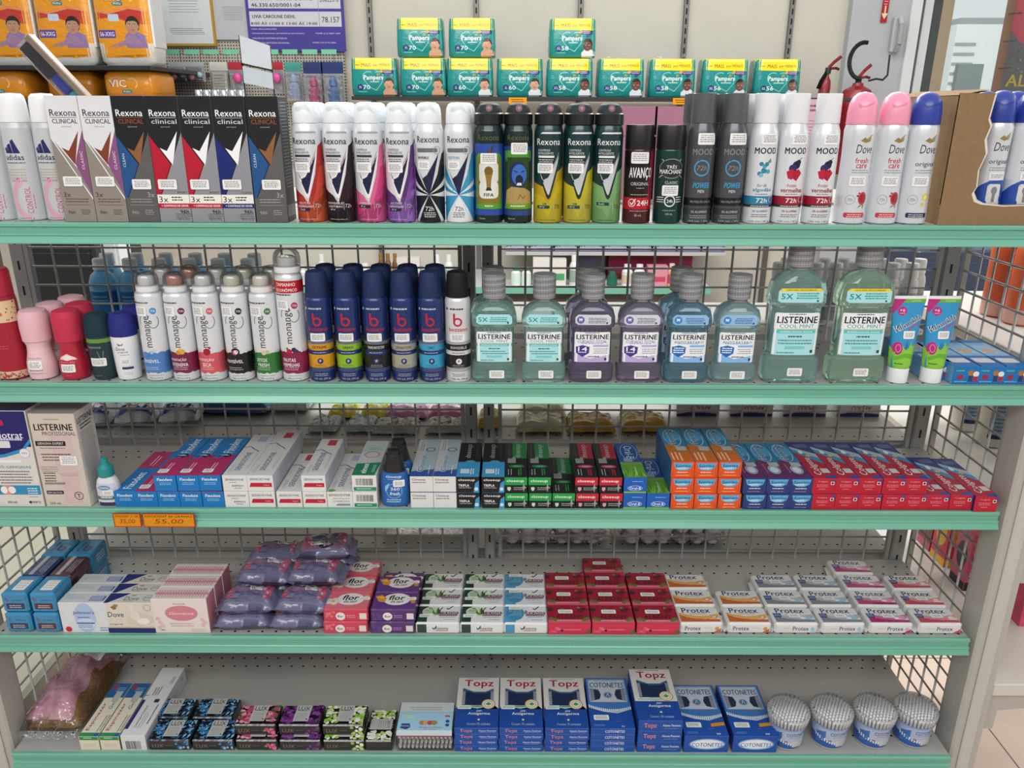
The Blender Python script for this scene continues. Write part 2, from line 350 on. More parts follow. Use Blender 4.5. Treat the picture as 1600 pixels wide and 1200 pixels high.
# room
def st(o): o['kind'] = 'structure'; return o
def tilemat():
    m = bpy.data.materials.new('floor_tile'); m.use_nodes = True; nt = m.node_tree; N = nt.nodes; L = nt.links; b = N['Principled BSDF']
    tc = N.new('ShaderNodeTexCoord'); mp = N.new('ShaderNodeMapping'); mp.inputs['Rotation'].default_value[2] = .0; mp.inputs['Location'].default_value = (.27, .1, 0)
    br = N.new('ShaderNodeTexBrick'); br.offset = 0; br.inputs['Scale'].default_value = 1; br.inputs['Brick Width'].default_value = .5; br.inputs['Row Height'].default_value = .5; br.inputs['Mortar Size'].default_value = .002
    br.inputs['Color1'].default_value = S('d9c3b4'); br.inputs['Color2'].default_value = S('d6c0b2'); br.inputs['Mortar'].default_value = S('6e625a')
    L.new(tc.outputs['Object'], mp.inputs[0]); L.new(mp.outputs[0], br.inputs['Vector']); nz = N.new('ShaderNodeTexNoise'); nz.inputs['Scale'].default_value = 3
    mx = N.new('ShaderNodeMix'); mx.data_type = 'RGBA'; mx.blend_type = 'SOFT_LIGHT'; mx.inputs['Factor'].default_value = .3; L.new(br.outputs[0], mx.inputs['A']); L.new(nz.outputs[1], mx.inputs['B']); L.new(mx.outputs['Result'], b.inputs['Base Color']); b.inputs['Roughness'].default_value = .25; MAT['tile'] = m
tilemat()
st(G().box(-6, 3.4, -2.5, 5.2, -.05, 0, 'd9c3b4', 'tile').build('floor'))
st(G().box(-6, 3.4, -2.6, -2.5, 0, 3.0, 'bcb8ae', 'wall').build('wall_front'))
WY = 4.8
# ================================================================ row 1: spray cans on the top shelf
def can(name, cat, prof, bodycol, art, capf, stick=None, mat='can', bodycols=None):
    """prof [(r,z)] ; art in mm, wrapped on the body ; capf(parent)"""
    def b():
        t = empty(name); tag(t, None, cat); R = max(r for r, z in prof)
        g = G(); g.loft([(r, r, z) for r, z in prof], bodycols or bodycol, mat)
        vc = [z*1000 for r, z in prof[1:-1]]
        if art: g.art(art, on_can(prof, R), mat, 3.5, vc)
        g.build('can_body', t)
        capf(t)
        if stick: G().art(sticker(*stick), on_can(prof, R+.0002), 'paper', 5, vc).build('price_sticker', t)
        return t
    return b
def rings(*a): return [(r/1000, z/1000) for r, z in a]
def simplecap(name, prof, col, mat='plastic', extra=None):
    def f(t):
        g = G().loft([(r, r, z) for r, z in prof], col, mat); o = g.build(name, t)
        if extra: extra(o)
    return f
# adidas
P_ad = rings((20, 0), (22, 2), (22, 120), (21.6, 140), (20.5, 148))
a = A(); a.r(-33, 1, 66, 147, 'cfd3d6')
for k, (x, h) in enumerate(((-9, 10), (-3, 15), (3.5, 21))): a.p([(x-3, 103), (x+3.2, 103), (x+3.2-h*.0+.5-3, 103+h), (x-3-2, 103+h-3)] if k < 2 else [(x-3, 103), (x+7, 103), (x-1, 124), (x-5, 121)], '1d2f66')
a.t('adidas', 0, 97, 28, 8, '1d2a55', bold=.03).g(0, 88, 32, 1, 3, '44506a', 1.6).g(1, 78, 30, 4, 4.2, 'bcae94', 1.5).g(-15, 74, 6, 4, 3, 'd48ea4', 1).t('COOL&CARE', 0, 62, 25, 3.5, '7c7f88').c(0, 63, 2.5, 'd06a86', 4)
a.o(14, 34, 30, 9, 'e6b3c2', 34, 110, 260).t('CONTROL', 10, 32, 40, 8.5, 'd2507c', 90).g(18, 30, 26, 1, 2, 'd2507c', 1, 90).t('150mL/91 g', 2, 4, 22, 3, '5a5c66')
ad = can('spray_can', 'spray can', P_ad, 'd4d8db', a, simplecap('cap', rings((20.5, 148.5), (20.6, 150), (19.5, 178), (18, 186), (14, 190), (0.01, 191)), 'eceded'))
for px, l in ((-6, 'silver spray can cut by the left edge of the frame, white cap'), (41, 'silver antiperspirant can with three navy stripes, left of the grey-white cartons, fully visible one'), (88, 'silver antiperspirant can with three navy stripes, half behind the first grey-white carton')):
    place('ad', ad, px, 0, .044, l, 'silver cans with navy stripes', .012 if px < 80 else .02)
# tall cartons
def clinical(kind):
    def b():
        w, d, h = .0495, .05, .187; base = {'a': '8d857b', 'b': '5c5a58', 'c': '8c8d93'}[kind[0]]
        top = 'd9dadd' if kind[0] == 'a' else '17171b'; tri = kind[2]; chk = kind[1]
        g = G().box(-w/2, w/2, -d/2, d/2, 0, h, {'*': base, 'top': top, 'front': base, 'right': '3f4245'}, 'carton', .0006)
        q = A(49.3, 186.8); W = 49.3; X = lambda u: (u-.5)*W; Y = lambda v: v*187
        q.p([(X(0), Y(.68)), (X(.66), Y(.44)), (X(1), Y(.7)), (X(1), Y(1)), (X(0), Y(1))], top)
        if kind[0] == 'a':
            q.p([(X(1.02), Y(.75)), (X(.62), Y(.475)), (X(1.02), Y(.2))], tri).l([(X(0), Y(.68)), (X(1), Y(.19))], 1.6, 'e6e6e8').l([(X(.6), Y(.46)), (X(.88), Y(.7))], 1.3, 'e6e6e8')
            q.t('CLASSIC', X(.86), Y(.5), 27, 4, 'e9d3e2', 90)
        else:
            q.p([(X(0), Y(.7)), (X(.6), Y(.46)), (X(.1), Y(.2)), (X(0), Y(.2))], tri).l([(X(0), Y(.7)), (X(.62), Y(.45))], 1.2, '101014').l([(X(.08), Y(.2)), (X(1), Y(.72))], 1, '101014')
            q.p([(X(1), Y(.72)), (X(.55), Y(.45)), (X(.12), Y(.2)), (X(1), Y(.2))], base)
            q.p([(X(.3), Y(.585)), (X(.93), Y(.75)), (X(.98), Y(.8)), (X(.3), Y(.8))], top)
        q.p([(X(.28), Y(.6)), (X(.49), Y(.575)), (X(.88), Y(.73)), (X(.62), Y(.465))], chk)
        wh = '2f333b' if kind[0] == 'a' else 'f0f0f2'
        q.t('Rexona', 0, Y(.87), 40, 9.5, wh, bold=.025).r(-20, Y(.832), 40, .7, chk if kind[0] != 'c' else 'b9babd')
        q.t('CLINICAL' if kind[0] != 'c' else 'clinical', 1, Y(.805), 38, 6.5, '3b3f45' if kind[0] == 'a' else ('8a4a2c' if kind[0] == 'b' else 'c9cacd'), bold=.03)
        q.t('aerosol', 2, Y(.765), 14, 2.6, '9a9a9a')
        if kind[0] == 'b': q.t('CLEAN', X(.13) if kind[2] != 'x' else 0, Y(.5), 20, 4, 'c8d8ea', 90)
        if kind[0] == 'c':
            q.t(kind[3], X(.8), Y(.245), 16, 3.2, '202028').r(X(0), Y(.152), W, Y(.075), 'e9e6df').t('3x', X(.19), Y(.188), 14, 9, '17171b', bold=.01).g(X(.62), Y(.2), 18, 2, 4, '17171b', 1.8).r(X(0), Y(.118), W, Y(.037), tri).t('+ CONTROLE DE ODOR', 1, Y(.136), 42, 3, 'f2f2f2', bold=.03).t('96h', X(.8), Y(.088), 13, 5.5, '22222a', bold=.03).g(X(.75), Y(.065), 24, 3, 3, '3a3a42', .8).t('150 mL - 91 g', X(.75), Y(.022), 18, 2.6, '22222a')
        else:
            c = '4a443d' if kind[0] == 'a' else 'a8a6a2'
            q.t('3x', X(.2 if kind[0] == 'a' else .82), Y(.225), 11, 7.5, c, bold=.01).g(X(.5), Y(.185), 38, 2, 4, c, 1.2).r(X(.12), Y(.14), 38, .5, c).t('96h', X(.25), Y(.08), 11, 5, c).g(X(.7), Y(.095), 14, 3, 3, c, 1)
        g.art(q, on_front(d))
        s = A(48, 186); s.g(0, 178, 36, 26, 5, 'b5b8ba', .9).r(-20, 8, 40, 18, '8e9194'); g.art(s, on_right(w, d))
        o = g.build('deodorant_carton'); tag(o, None, 'box')
        G().art(sticker({'a': -2, 'b': 4, 'c': -6}[kind[0]], 62 if kind[0] == 'a' else 58, 29, 15), on_front(d+.0012), 'paper').build('price_sticker', o)
        return o
    return b
cl = [(('a', '7a3c26', '84507c'), 'grey-white carton with brown check and purple wedge, first from left'), (('a', '7a3c26', '84507c'), 'grey-white carton with brown check and purple wedge, beside the black ones'),
      (('b', '8a5a35', '1d4f86'), 'black and charcoal carton with brown check and blue wedge, right of the grey-white cartons'), (('c', 'eeeef0', 'b3122f', 'SPORT'), 'black-topped carton with white check and red wedge, left of two'), (('c', 'eeeef0', 'b3122f', 'SPORT'), 'black-topped carton with white check and red wedge, right of two'),
      (('c', 'eeeef0', '14246e', 'CLEAN'), 'black-topped carton with white check and navy wedge'), (('b', '8a5a35', '1d4f86'), 'black and charcoal carton with brown check, last carton before the white cans')]
for i, (k, l) in enumerate(cl): place('cl'+str(k), clinical(k), 127.5+49.6*i+(1 if i == 6 else 0), 0, .05, l, 'tall deodorant cartons')
# white cans
P_rx = rings((20, 0), (22.3, 2), (22.6, 5), (22.6, 132), (22.2, 138), (20.6, 145), (19.4, 148.5))
RXCAP = rings((19.6, 149), (20, 150), (19.5, 163), (18.6, 171), (16, 176.5), (11, 179), (0.01, 179.6))
def rxextra(t):
    g = G(); q = A(); q.p([(-13, 172), (8, 176), (16, 163), (4, 169), (-12, 165)], 'd5dbe0').o(-6, 169, 3, .6, 'c3c9cf'); g.art(q, on_can(RXCAP, .02), 'plastic', 3, [160, 163, 168, 171, 176]).build('spray_opening', t)
def rxcan(style, cols, words, men=False):
    q = A(76, 148)
    if style == 'v':
        dk, mid, lt = cols
        if not men:
            for k, (cc, o_) in enumerate(((dk, 0), (mid, -22), (lt, -46))): q.p([(-38, 60+o_), (-8, 42+o_), (0, 30+o_), (14, 74+o_), (22, 116+o_*1.4), (38, 124+o_*1.6), (38, 0), (-38, 0)], cc)
            for k in range(14): q.l([(-20+k*3.5, 40), (-12+k*3.5, 3)], .35, lt)
        else:
            for k, (cc, o_) in enumerate(((dk, 0), (mid, -16), (lt, -34))): q.p([(-38, 66+o_), (-8, 56+o_), (0, 44+o_), (14, 78+o_), (38, 92+o_), (38, 0), (-38, 0)], cc)
            for k in range(16): q.l([(-30+k*4, 40), (-24+k*4, 3)], .3, mid)
        vo, vi, tx = ('f4f4f6', '1b2145', '2e3440') if not men else ('143034', 'c9cdcf', 'f0f0f0')
        q.p([(-18, 84), (-9, 69), (-1, 73), (20, 110), (18, 96), (3, 40), (0, 37), (-3, 40)], vo)
        q.p([(-15, 79), (-8, 66.5), (-1, 70), (17, 103), (1.5, 46), (0, 43.5), (-2, 46)], vi)
        for k in range(3): q.l([(4+k*3.2, 82+k*4), (15+k*.8, 103+k*2.5)], .5, 'b76a78' if not men else 'c9cdcf')
        q.p([(-14, 134.5), (20, 134.5), (20, 137), (-11, 137)], 'a8abb0' if not men else 'e8e8e8').t('Rexona', -1, 123, 38, 9.5, tx, bold=.02)
        q.t('CONTROLE', -8, 110.5, 19, 3.2, tx).t('INTELIGENTE', -5.5, 106, 24, 3.2, tx).r(-17, 99.5, 25, 3.2, tx).g(-5, 96, 24, 2, 3, tx, 1)
        y = 30
        for i, wd in enumerate(words[:-1]): q.t(wd, -6, y-5*i, min(26, 3.2*len(wd)), 3.2, 'e9dfe4' if not men else '16393b', bold=.03)
        y -= 5*len(words[:-1]); q.r(-18, y-2, 20, 4.6, '1d2040' if not men else '16464a').t(words[-1], -10, y+.3, 9, 3, 'e8e8f0').t('72h', 15, 26, 10, 6, 'dcc9d2' if not men else '6b6b20', bold=0).r(8, 20, .5, 12, 'e3d4da').g(-2, 5, 32, 1, 2, 'e3d4da' if not men else '3b4a20', .6)
    else:
        cA, cB = cols; q.p([(-38, 90), (-22, 84), (-10, 60), (0, 44), (14, 74), (22, 104), (38, 112), (38, 0), (-38, 0)], cA)
        for P in ([(-38, 74), (0, 44), (-38, 62)], [(-38, 52), (0, 43), (-38, 40)], [(38, 74), (0, 44), (38, 62)], [(38, 50), (0, 43), (38, 38)], [(0, 44), (-28, 0), (-20, 0)], [(0, 44), (28, 0), (20, 0)], [(0, 44), (20, 104), (24, 106)], [(0, 44), (-22, 84), (-25, 86)]): q.p(P, cB)
        if cA != '17181c': q.p([(0, 43), (-20, 0), (20, 0)], 'eef1f3')
        q.p([(-16, 80), (-10, 68), (-3, 73), (17, 106), (1.5, 46), (0, 43), (-2, 46)], '1b2145').t('Rexona', 0, 126, 37, 9.5, '2e3440', bold=.02).rr(-19, 107, 34, 6, '6f737c', 2).o(14, 110, 6, 1, 'a4a7ad').t(words[0], -8, 99, 18, 3.6, '30343c' if cA == '17181c' else '4d9bc6', bold=.04)
        tc = 'f0f0f0' if cA == '17181c' else '2a3038'; q.t('72h', 0, 22, 13, 7, tc, bold=.01).g(0, 15, 20, 3, 3, tc, 1.2)
    def mencap(t):
        G().loft([(r, r, z) for r, z in rings((20.8, 147), (22.3, 148), (22.3, 163), (20.5, 164.5))], '151618', 'plastic').build('cap_collar', t)
        g = G().loft([(r/1000, s_/1000, z/1000) for r, s_, z in ((19.3, 19, 164), (18.8, 18, 170), (15.5, 14, 176), (9, 9, 179), (.01, .01, 179.6))], '2c2e31', 'matte'); ac = g.build('actuator', t)
        g = G(); g.loft([(.0052, .0052, 0), (.0052, .0052, .0045)], '0c0c0d', 'plastic', 20); g.loft([(.0028, .0028, .0045), (.0026, .0026, .0052)], 'b52a35', 'plastic', 16)
        o = g.build('nozzle', ac, (.001, -.0135, .1705)); o.rotation_euler = (math.radians(78), 0, 0)
    cf = mencap if men else simplecap('cap', RXCAP, 'e9eef2', 'plastic', rxextra)
    return can('spray_can', 'spray can', P_rx, '14393c' if men else 'dfe2e6', q, cf, (-6, 84, 25, 15) if style == 'v' else (-8, 88, 20, 13))
WC = [('v', ('b22a2a', 'cf4433', 'd8653f'), ('FRUTAS', 'VERMELHAS', 'fresh'), 484, 'orange-red lower half'), ('v', ('2e1216', '22191c', '2b2527'), ('INVISIBLE', '+ANTIBAC', 'dry'), 531, 'black and dark red lower half'), ('v', ('e06c9c', 'dc3f84', 'd95a96'), ('POWDER', 'dry'), 578, 'pink lower half'),
      ('v', ('5a3478', '8a53b0', 'a574cd'), ('ACTIVE', 'EMOTION', 'dry'), 626, 'purple lower half'), ('s', ('17181c', 'dcdfe2'), ('INVISIBLE',), 672, 'black and white starburst lower half'), ('s', ('3f9dcc', 'e8eef2'), ('COTTON',), 718, 'blue and white starburst lower half')]
for i, (s_, c_, w_, px, l) in enumerate(WC):
    place('wc%d' % i, rxcan(s_, c_, w_), px, 0, .046, 'white spray can with '+l+', in the front row', 'white spray cans')
    if i not in (4,): X = XF(px, 1.256, ZS[0]); inst('wc%d' % i, None, (X+.004, 1.33, ZS[0]+.0003), 'white spray can hidden behind the one with '+l, 'white spray cans')
MC = [('v', ('c2a21e', 'c9b51f', 'b8a52c'), ('V8', 'dry'), 856, 'yellow lower half, left of the two yellow'), ('v', ('c8bb2c', 'c2b634', 'b3a63a'), ('V8', 'dry'), 903, 'yellow lower half, right of the two yellow'), ('v', ('7fae72', '7cab6d', '6b9a62'), ('fresh',), 948, 'pale green lower half')]
for i, (s_, c_, w_, px, l) in enumerate(MC): place('mc%d' % i, rxcan(s_, c_, w_, True), px, 0, .046, 'black-capped dark green spray can with '+l, 'black-capped spray cans')
def fifa(kind):
    q = A(76, 148); q.r(-38, 0, 76, 148, '10282a').g(0, 139, 24, 1, 1, '46605c', .8).t('Rexona', 0, 129, 36, 8.5, '5d6340', bold=.02)
    if kind == 0:
        q.r(-38, 12, 76, 108, '2c4fa6').rr(-24, 22, 48, 84, '5a9a2c', 10).rr(-20, 26, 40, 76, '8e7a2e', 12).p([(-2, 108), (3, 102), (8, 118), (2, 100)], '6b4a3a').rr(-16, 62, 32, 30, 'e8e9e4', 5).rr(-16, 38, 32, 26, 'eceee9', 7)
        q.p([(-3, 50), (3, 50), (4, 66), (7, 80), (0, 85), (-7, 80), (-4, 66)], '9a7a32').c(0, 80, 6.5, '7a6028').p([(-5, 50), (5, 50), (3, 55), (-3, 55)], '2c3a2a').t('FIFA', 0, 43.5, 15, 5, '141414', bold=.05).r(-24, 22, 48, 8, '58a52f').g(0, 25.5, 14, 1, 1, 'dfeccf', 2.2)
    else:
        q.r(-38, 12, 76, 104, '2b4a8a').rr(-24, 94, 48, 16, '4f9a30', 4).rr(-25, 20, 50, 80, '2a4420', 10).c(0, 74, 15, '1e2c50', 20).c(2, 74, 12, '3f6fc4', 16).c(2, 66, 6, '141a38', 8).l([(-6, 80), (-1, 78)], 1.6, '141a38').l([(5, 78), (10, 80)], 1.6, '141a38').p([(-2, 58), (6, 58), (5, 62), (-1, 62)], 'e8e8ec')
        q.p([(-22, 30), (-20, 50), (-10, 56), (10, 54), (22, 48), (24, 30)], 'b79a5c').l([(0, 36), (3, 44), (8, 38), (12, 42)], .8, '1a2a1a').r(-24, 22, 50, 8, '6da22e').g(0, 25.5, 26, 1, 1, 'dfeccf', 2.2)
    q.g(-10, 6, 12, 1, 1, '8aa06a', 1.6)
    return rxcan.__globals__['can']('spray_can', 'spray can', P_rx, '10282a', q, FCAP, (0, 98, 26, 16) if kind == 0 else (2, 113, 26, 17))
def FCAP(t):
    G().loft([(r, r, z) for r, z in rings((20.8, 147), (22.3, 148), (22.3, 163), (20.5, 164.5))], '131416', 'plastic').build('cap_collar', t)
    ac = G().loft([(r/1000, s_/1000, z/1000) for r, s_, z in ((18.5, 18, 164), (17.8, 17, 170), (14.5, 13, 176), (8, 8, 179), (.01, .01, 179.6))], '292b2e', 'matte').build('actuator', t)
    g = G(); g.loft([(.0052, .0052, 0), (.0052, .0052, .0045)], '0c0c0d', 'plastic', 20); g.loft([(.0026, .0026, .0045), (.0024, .0024, .0052)], 'b52a35', 'plastic', 16)
    o = g.build('nozzle', ac, (.001, -.0125, .1705)); o.rotation_euler = (math.radians(78), 0, 0)
place('ff0', fifa(0), 764, 0, .046, 'black can with blue and green panel showing a golden trophy', 'black-capped spray cans'); place('ff1', fifa(1), 809, 0, .046, 'black can with a blue shouting face in a yellow shirt', 'black-capped spray cans')
for k, (px, n_) in enumerate(((764, 'mc0'), (856, 'mc1'), (903, 'mc2'))): X = XF(px, 1.256, ZS[0]); inst(n_, None, (X+.001, 1.335, ZS[0]+.0003), 'black-capped can standing behind, only its cap edge showing, %s of three' % PL[3][k], 'black-capped spray cans')
# avanco / tres marchand
P_av = rings((20.5, 0), (22, 2), (22.2, 110), (21.5, 112)); CP = rings((22.2, 112.5), (22.4, 114), (22.2, 146), (21.6, 148), (0.01, 148.2))
q = A(76, 110); q.r(-38, 26, 76, 84, '1a1013').r(22, 0, 16, 110, '8c1d30').p([(18, 110), (24, 110), (24, 30), (14, 30)], 'a02036').t('AVANÇO', 2, 76, 39, 19, 'f0f0f0', bold=.03).t('ORIGINAL', 1, 61, 30, 5, 'd8d8d8').g(2, 54, 14, 1, 1, 'bbbbbb', 1).g(2, 44, 34, 1, 1, 'bbbbbb', 1).r(-38, 22, 76, 18, 'c01830').o(-11, 32, 6, 1, 'f3f3f3').l([(-14, 33), (-11, 29), (-5, 38)], 1.6, 'f3f3f3').t('24H', 7, 32, 19, 8, 'f5f5f5', bold=.04).r(-38, 0, 76, 22, '4a1a20').g(2, 19, 34, 1, 1, 'c9b0b0', 1).t('85 mL', 0, 13, 11, 3.6, 'd0c0c0')
place('av', can('spray_can', 'spray can', P_av, '4a1a20', q, simplecap('cap', CP, '141417', 'plastic'), (-1, 100, 28, 17)), 996, 0, .045, 'short maroon spray can with black cap and red 24H band')
q = A(76, 110); q.r(-38, 0, 76, 110, '0e3b33').l([(-20, 70), (16, 98)], 1.2, 'b8c2be').l([(20, 70), (-16, 98)], 1.2, 'b8c2be').c(0, 84, 20, '2a2f30', 15).o(0, 84, 20, 1.2, '8e9896', 15).t('TRÊS', 0, 87, 16, 6, 'e8e8e8', bold=.03).r(-23, 75, 46, 9, '0e1f1d').t('MARCHAND', 0, 79.5, 38, 6.5, 'f0f0f0', bold=.03).t('CLASSIC', 1, 63, 20, 4, 'dfe4e2').o(0, 35, 9, 2, 'e6e6e6').t('24h', 0, 35, 9, 5, 'f0f0f0', bold=.04)
for k in range(3): q.r(-22, 33+k*3.5, 12, 1.1, 'e6e6e6').r(10, 33+k*3.5, 12, 1.1, 'e6e6e6')
q.g(0, 20, 22, 1, 1, 'aebab6', 1).t('100 mL', 0, 15, 11, 3, 'c4d0cc')
place('tm', can('spray_can', 'spray can', P_av, '0e3b33', q, simplecap('cap', CP, '141417', 'plastic'), (0, 51, 26, 16)), 1044, 0, .045, 'short dark green spray can with black cap and crest')
# mood
P_mo = rings((20, 0), (22, 2), (22.2, 128), (21, 140), (18.5, 148), (18, 150.5)); MCAP = rings((18.8, 151), (19, 152), (18.3, 193), (17.6, 194), (0.01, 194.2))
def mood(g_):
    col = '4a4d51' if g_ == 0 else 'dfe1e5'; q = A(76, 150)
    if g_ == 0:
        q.t('MOOD', 0, 109, 34, 9, '8e9297', bold=.02).c(-1, 85, 13, '4b4e52').o(-1, 85, 12.5, 2.4, '4f9bc8').t('72h', -1, 85, 16, 7, '8d9094', shear=.2).t('POWER', 0, 59, 26, 8.5, '3f9ad2', bold=.06, shear=.25).t('MEN', 0, 50, 10, 4.6, 'd0d0d2', bold=.03).r(-38, 28, 76, 12, '17181a').t('PROTEÇÃO EFICAZ', 2, 34, 36, 4.5, '9a9a9c', bold=.03, shear=.25).r(-38, 15, 76, 9, '3a3c3f').t('0% ALUMÍNIO', 0, 19, 26, 4.5, 'd8d8d8').g(0, 12, 32, 2, 3, 'b8b8b8', .9).t('150 mL / 87g', 0, 4, 34, 3, 'c8c8c8')
        st_ = (4, 128, 28, 17)
    else:
        m, fr = ('2f86ae', ('flor de', 'algodão')) if g_ == 1 else ('a21836', ('frutas', 'vermelhas'))
        q.t('MOOD', 0, 111, 35, 9, '18181c', bold=.05)
        if g_ == 1:
            for k in range(9): q.c(random.uniform(-9, 9), random.uniform(74, 92), 3.2, random.choice(['49a7bd', '2f8aa4', '7cc4d0']))
            q.p([(2, 92), (8, 100), (10, 94)], '4f9e86')
        else:
            q.c(2, 90, 6, '262447').c(-3, 85, 6, '3b2c66').c(5, 94, 4, '1f1f3a').p([(-12, 80), (-4, 84), (2, 80), (-3, 68), (-9, 70)], 'c41f39').p([(-2, 80), (6, 84), (12, 78), (4, 66), (-2, 70)], 'b81a36').l([(4, 96), (11, 101)], .8, '35502f')
        q.t(fr[0], -2, 59.5, 15, 5, m, shear=.3).t(fr[1], 0, 52, 36 if g_ == 2 else 30, 6.5, m, bold=.04).g(0, 45.5, 22, 1, 1, '6a6a70', 1).r(-38, 30, 76, 13, m).t('72h', 0, 36.5, 17, 7, 'f4f4f6', bold=.03).o(17, 38, 5, .7, 'e9d8dc').r(-38, 26, 76, 4, '3b3230').g(0, 27, 34, 1, 1, 'd8d0cc', 1.5).t('0% ALUMÍNIO', 0, 20.5, 25, 4, m if g_ == 2 else '2f86ae', bold=.03).g(0, 14, 30, 2, 3, '44444a', .9).t('150 mL / 87 g', 0, 4, 34, 3, '44444a'); st_ = (4, 128, 26, 16)
    cap_ = '53565a' if g_ == 0 else 'e3e4e6'
    return can('spray_can', 'spray can', P_mo, col, q, simplecap('cap', MCAP, cap_, 'plastic', None), st_)
for px, g_, l in ((1091, 0, 'dark grey spray can with blue 72h ring, left of two'), (1139, 0, 'dark grey spray can with blue 72h ring, right of two'), (1186, 1, 'white flat-capped can with blue band and cotton flower'), (1232, 2, 'white flat-capped can with berries and dark red band, left of two'), (1280, 2, 'white flat-capped can with berries and dark red band, right of two')):
    place('mo%d' % g_, mood(g_), px, 0, .045, l, 'flat-capped body spray cans')
for k, px in enumerate((1091, 1139, 1186, 1232)): X = XF(px, 1.256, ZS[0]); inst('mo%d' % (0 if k < 2 else 1+(k > 2)), None, (X-.002, 1.327, ZS[0]+.0003), 'flat-capped can half hidden behind the front row, %s of four' % PL[4][k], 'flat-capped body spray cans')
# dove
P_dv = rings((21, 0), (23.8, 2), (24, 20), (22.6, 80), (22.2, 105), (23, 128), (23.2, 142), (21.5, 149))
def dove(k_):
    cc, wc = ('ef9ab4', 'c22b48') if k_ == 0 else ('2a3f9c', '5a6270'); q = A(76, 148)
    q.p([(0, 131), (6, 127), (12, 131), (10, 125), (2, 123), (-6, 126)], '9a8458').p([(2, 128), (10, 134), (14, 136), (8, 127)], 'ac9668').t('Dove', 3, 114, 28, 13, '333a52', bold=-.005, shear=.15)
    if k_ == 0: q.t('fresh', 1, 97, 22, 8, wc, bold=.02).t('care', 1, 88.5, 18, 6, wc, bold=.02)
    else: q.t('original', 2, 91, 33, 9, '3c4458', bold=.02)
    q.g(2, 82, 32, 2, 3.5, '7a7f88', 1).o(-10, 38, 7.5, .7, 'a0a3a8').t('72h', -10, 38, 8, 4, '77797f', shear=.2)
    if k_ == 0: q.c(10, 40, 8, 'c23a44', 10).c(10, 40, 5.5, '9c1c2c', 7).p([(6, 30), (2, 25), (9, 29)], '5d8a52').p([(10, 30), (12, 24), (14, 30)], '5d8a52').c(1, 44, 1.6, 'b02038').c(3, 48, 1.4, 'b02038')
    else: q.c(10, 42, 6, 'e3d35c').c(10, 42, 3.6, 'f1e68e').c(6, 31, 3, 'e0cf5a')
    if k_ < 2: q.rr(-17, 10.5, 34, 7.5, 'd2344e' if k_ == 0 else '232c62', 2.5).g(0, 14.5, 26, 2, 3, 'f0e6e6', 1.2)
    if k_ == 2:
        q.p([(-38, 40), (-20, 56), (-8, 63), (38, 64), (38, 0), (-38, 0)], '2f56b0').rr(-10, 30, 22, 28, 'e2e4e6', 4).rr(-8, 12, 22, 22, 'e8e9ea', 5).c(1, 48, 5, '8d8f92', 6).r(-1.5, 30, 5, 13, '8d8f92').t('FIFA', 3, 17, 12, 4.5, '2b2b2f', bold=.05)
    pc = rings((21.8, 149.5), (22.2, 151), (22, 168), (20.5, 180), (17, 189), (10, 195), (.01, 197))
    def ex(t):
        G().art(A().p([(-16, 180), (-8, 176), (6, 180), (18, 187), (10, 180), (-2, 175), (-14, 173)], 'd9829e' if k_ == 0 else '1f3080'), on_can(pc, .022), 'plastic', 3, [168, 174, 180, 185, 189]).build('press_dimple', t)
    return can('spray_can', 'spray can', P_dv, 'd9dde2', q, simplecap('cap', pc, cc, 'plastic', ex), (-2, 66, 26, 15) if k_ != 2 else (2, 70, 26, 12))
for px, k_, l in ((1333, 0, 'white tapered spray can with pink cap, left of two'), (1383, 0, 'white tapered spray can with pink cap, right of two'), (1430, 1, 'white tapered spray can with royal blue cap beside the cardboard box')): place('dv%d' % k_, dove(k_), px, 0, .048, l, 'dome-capped spray cans')
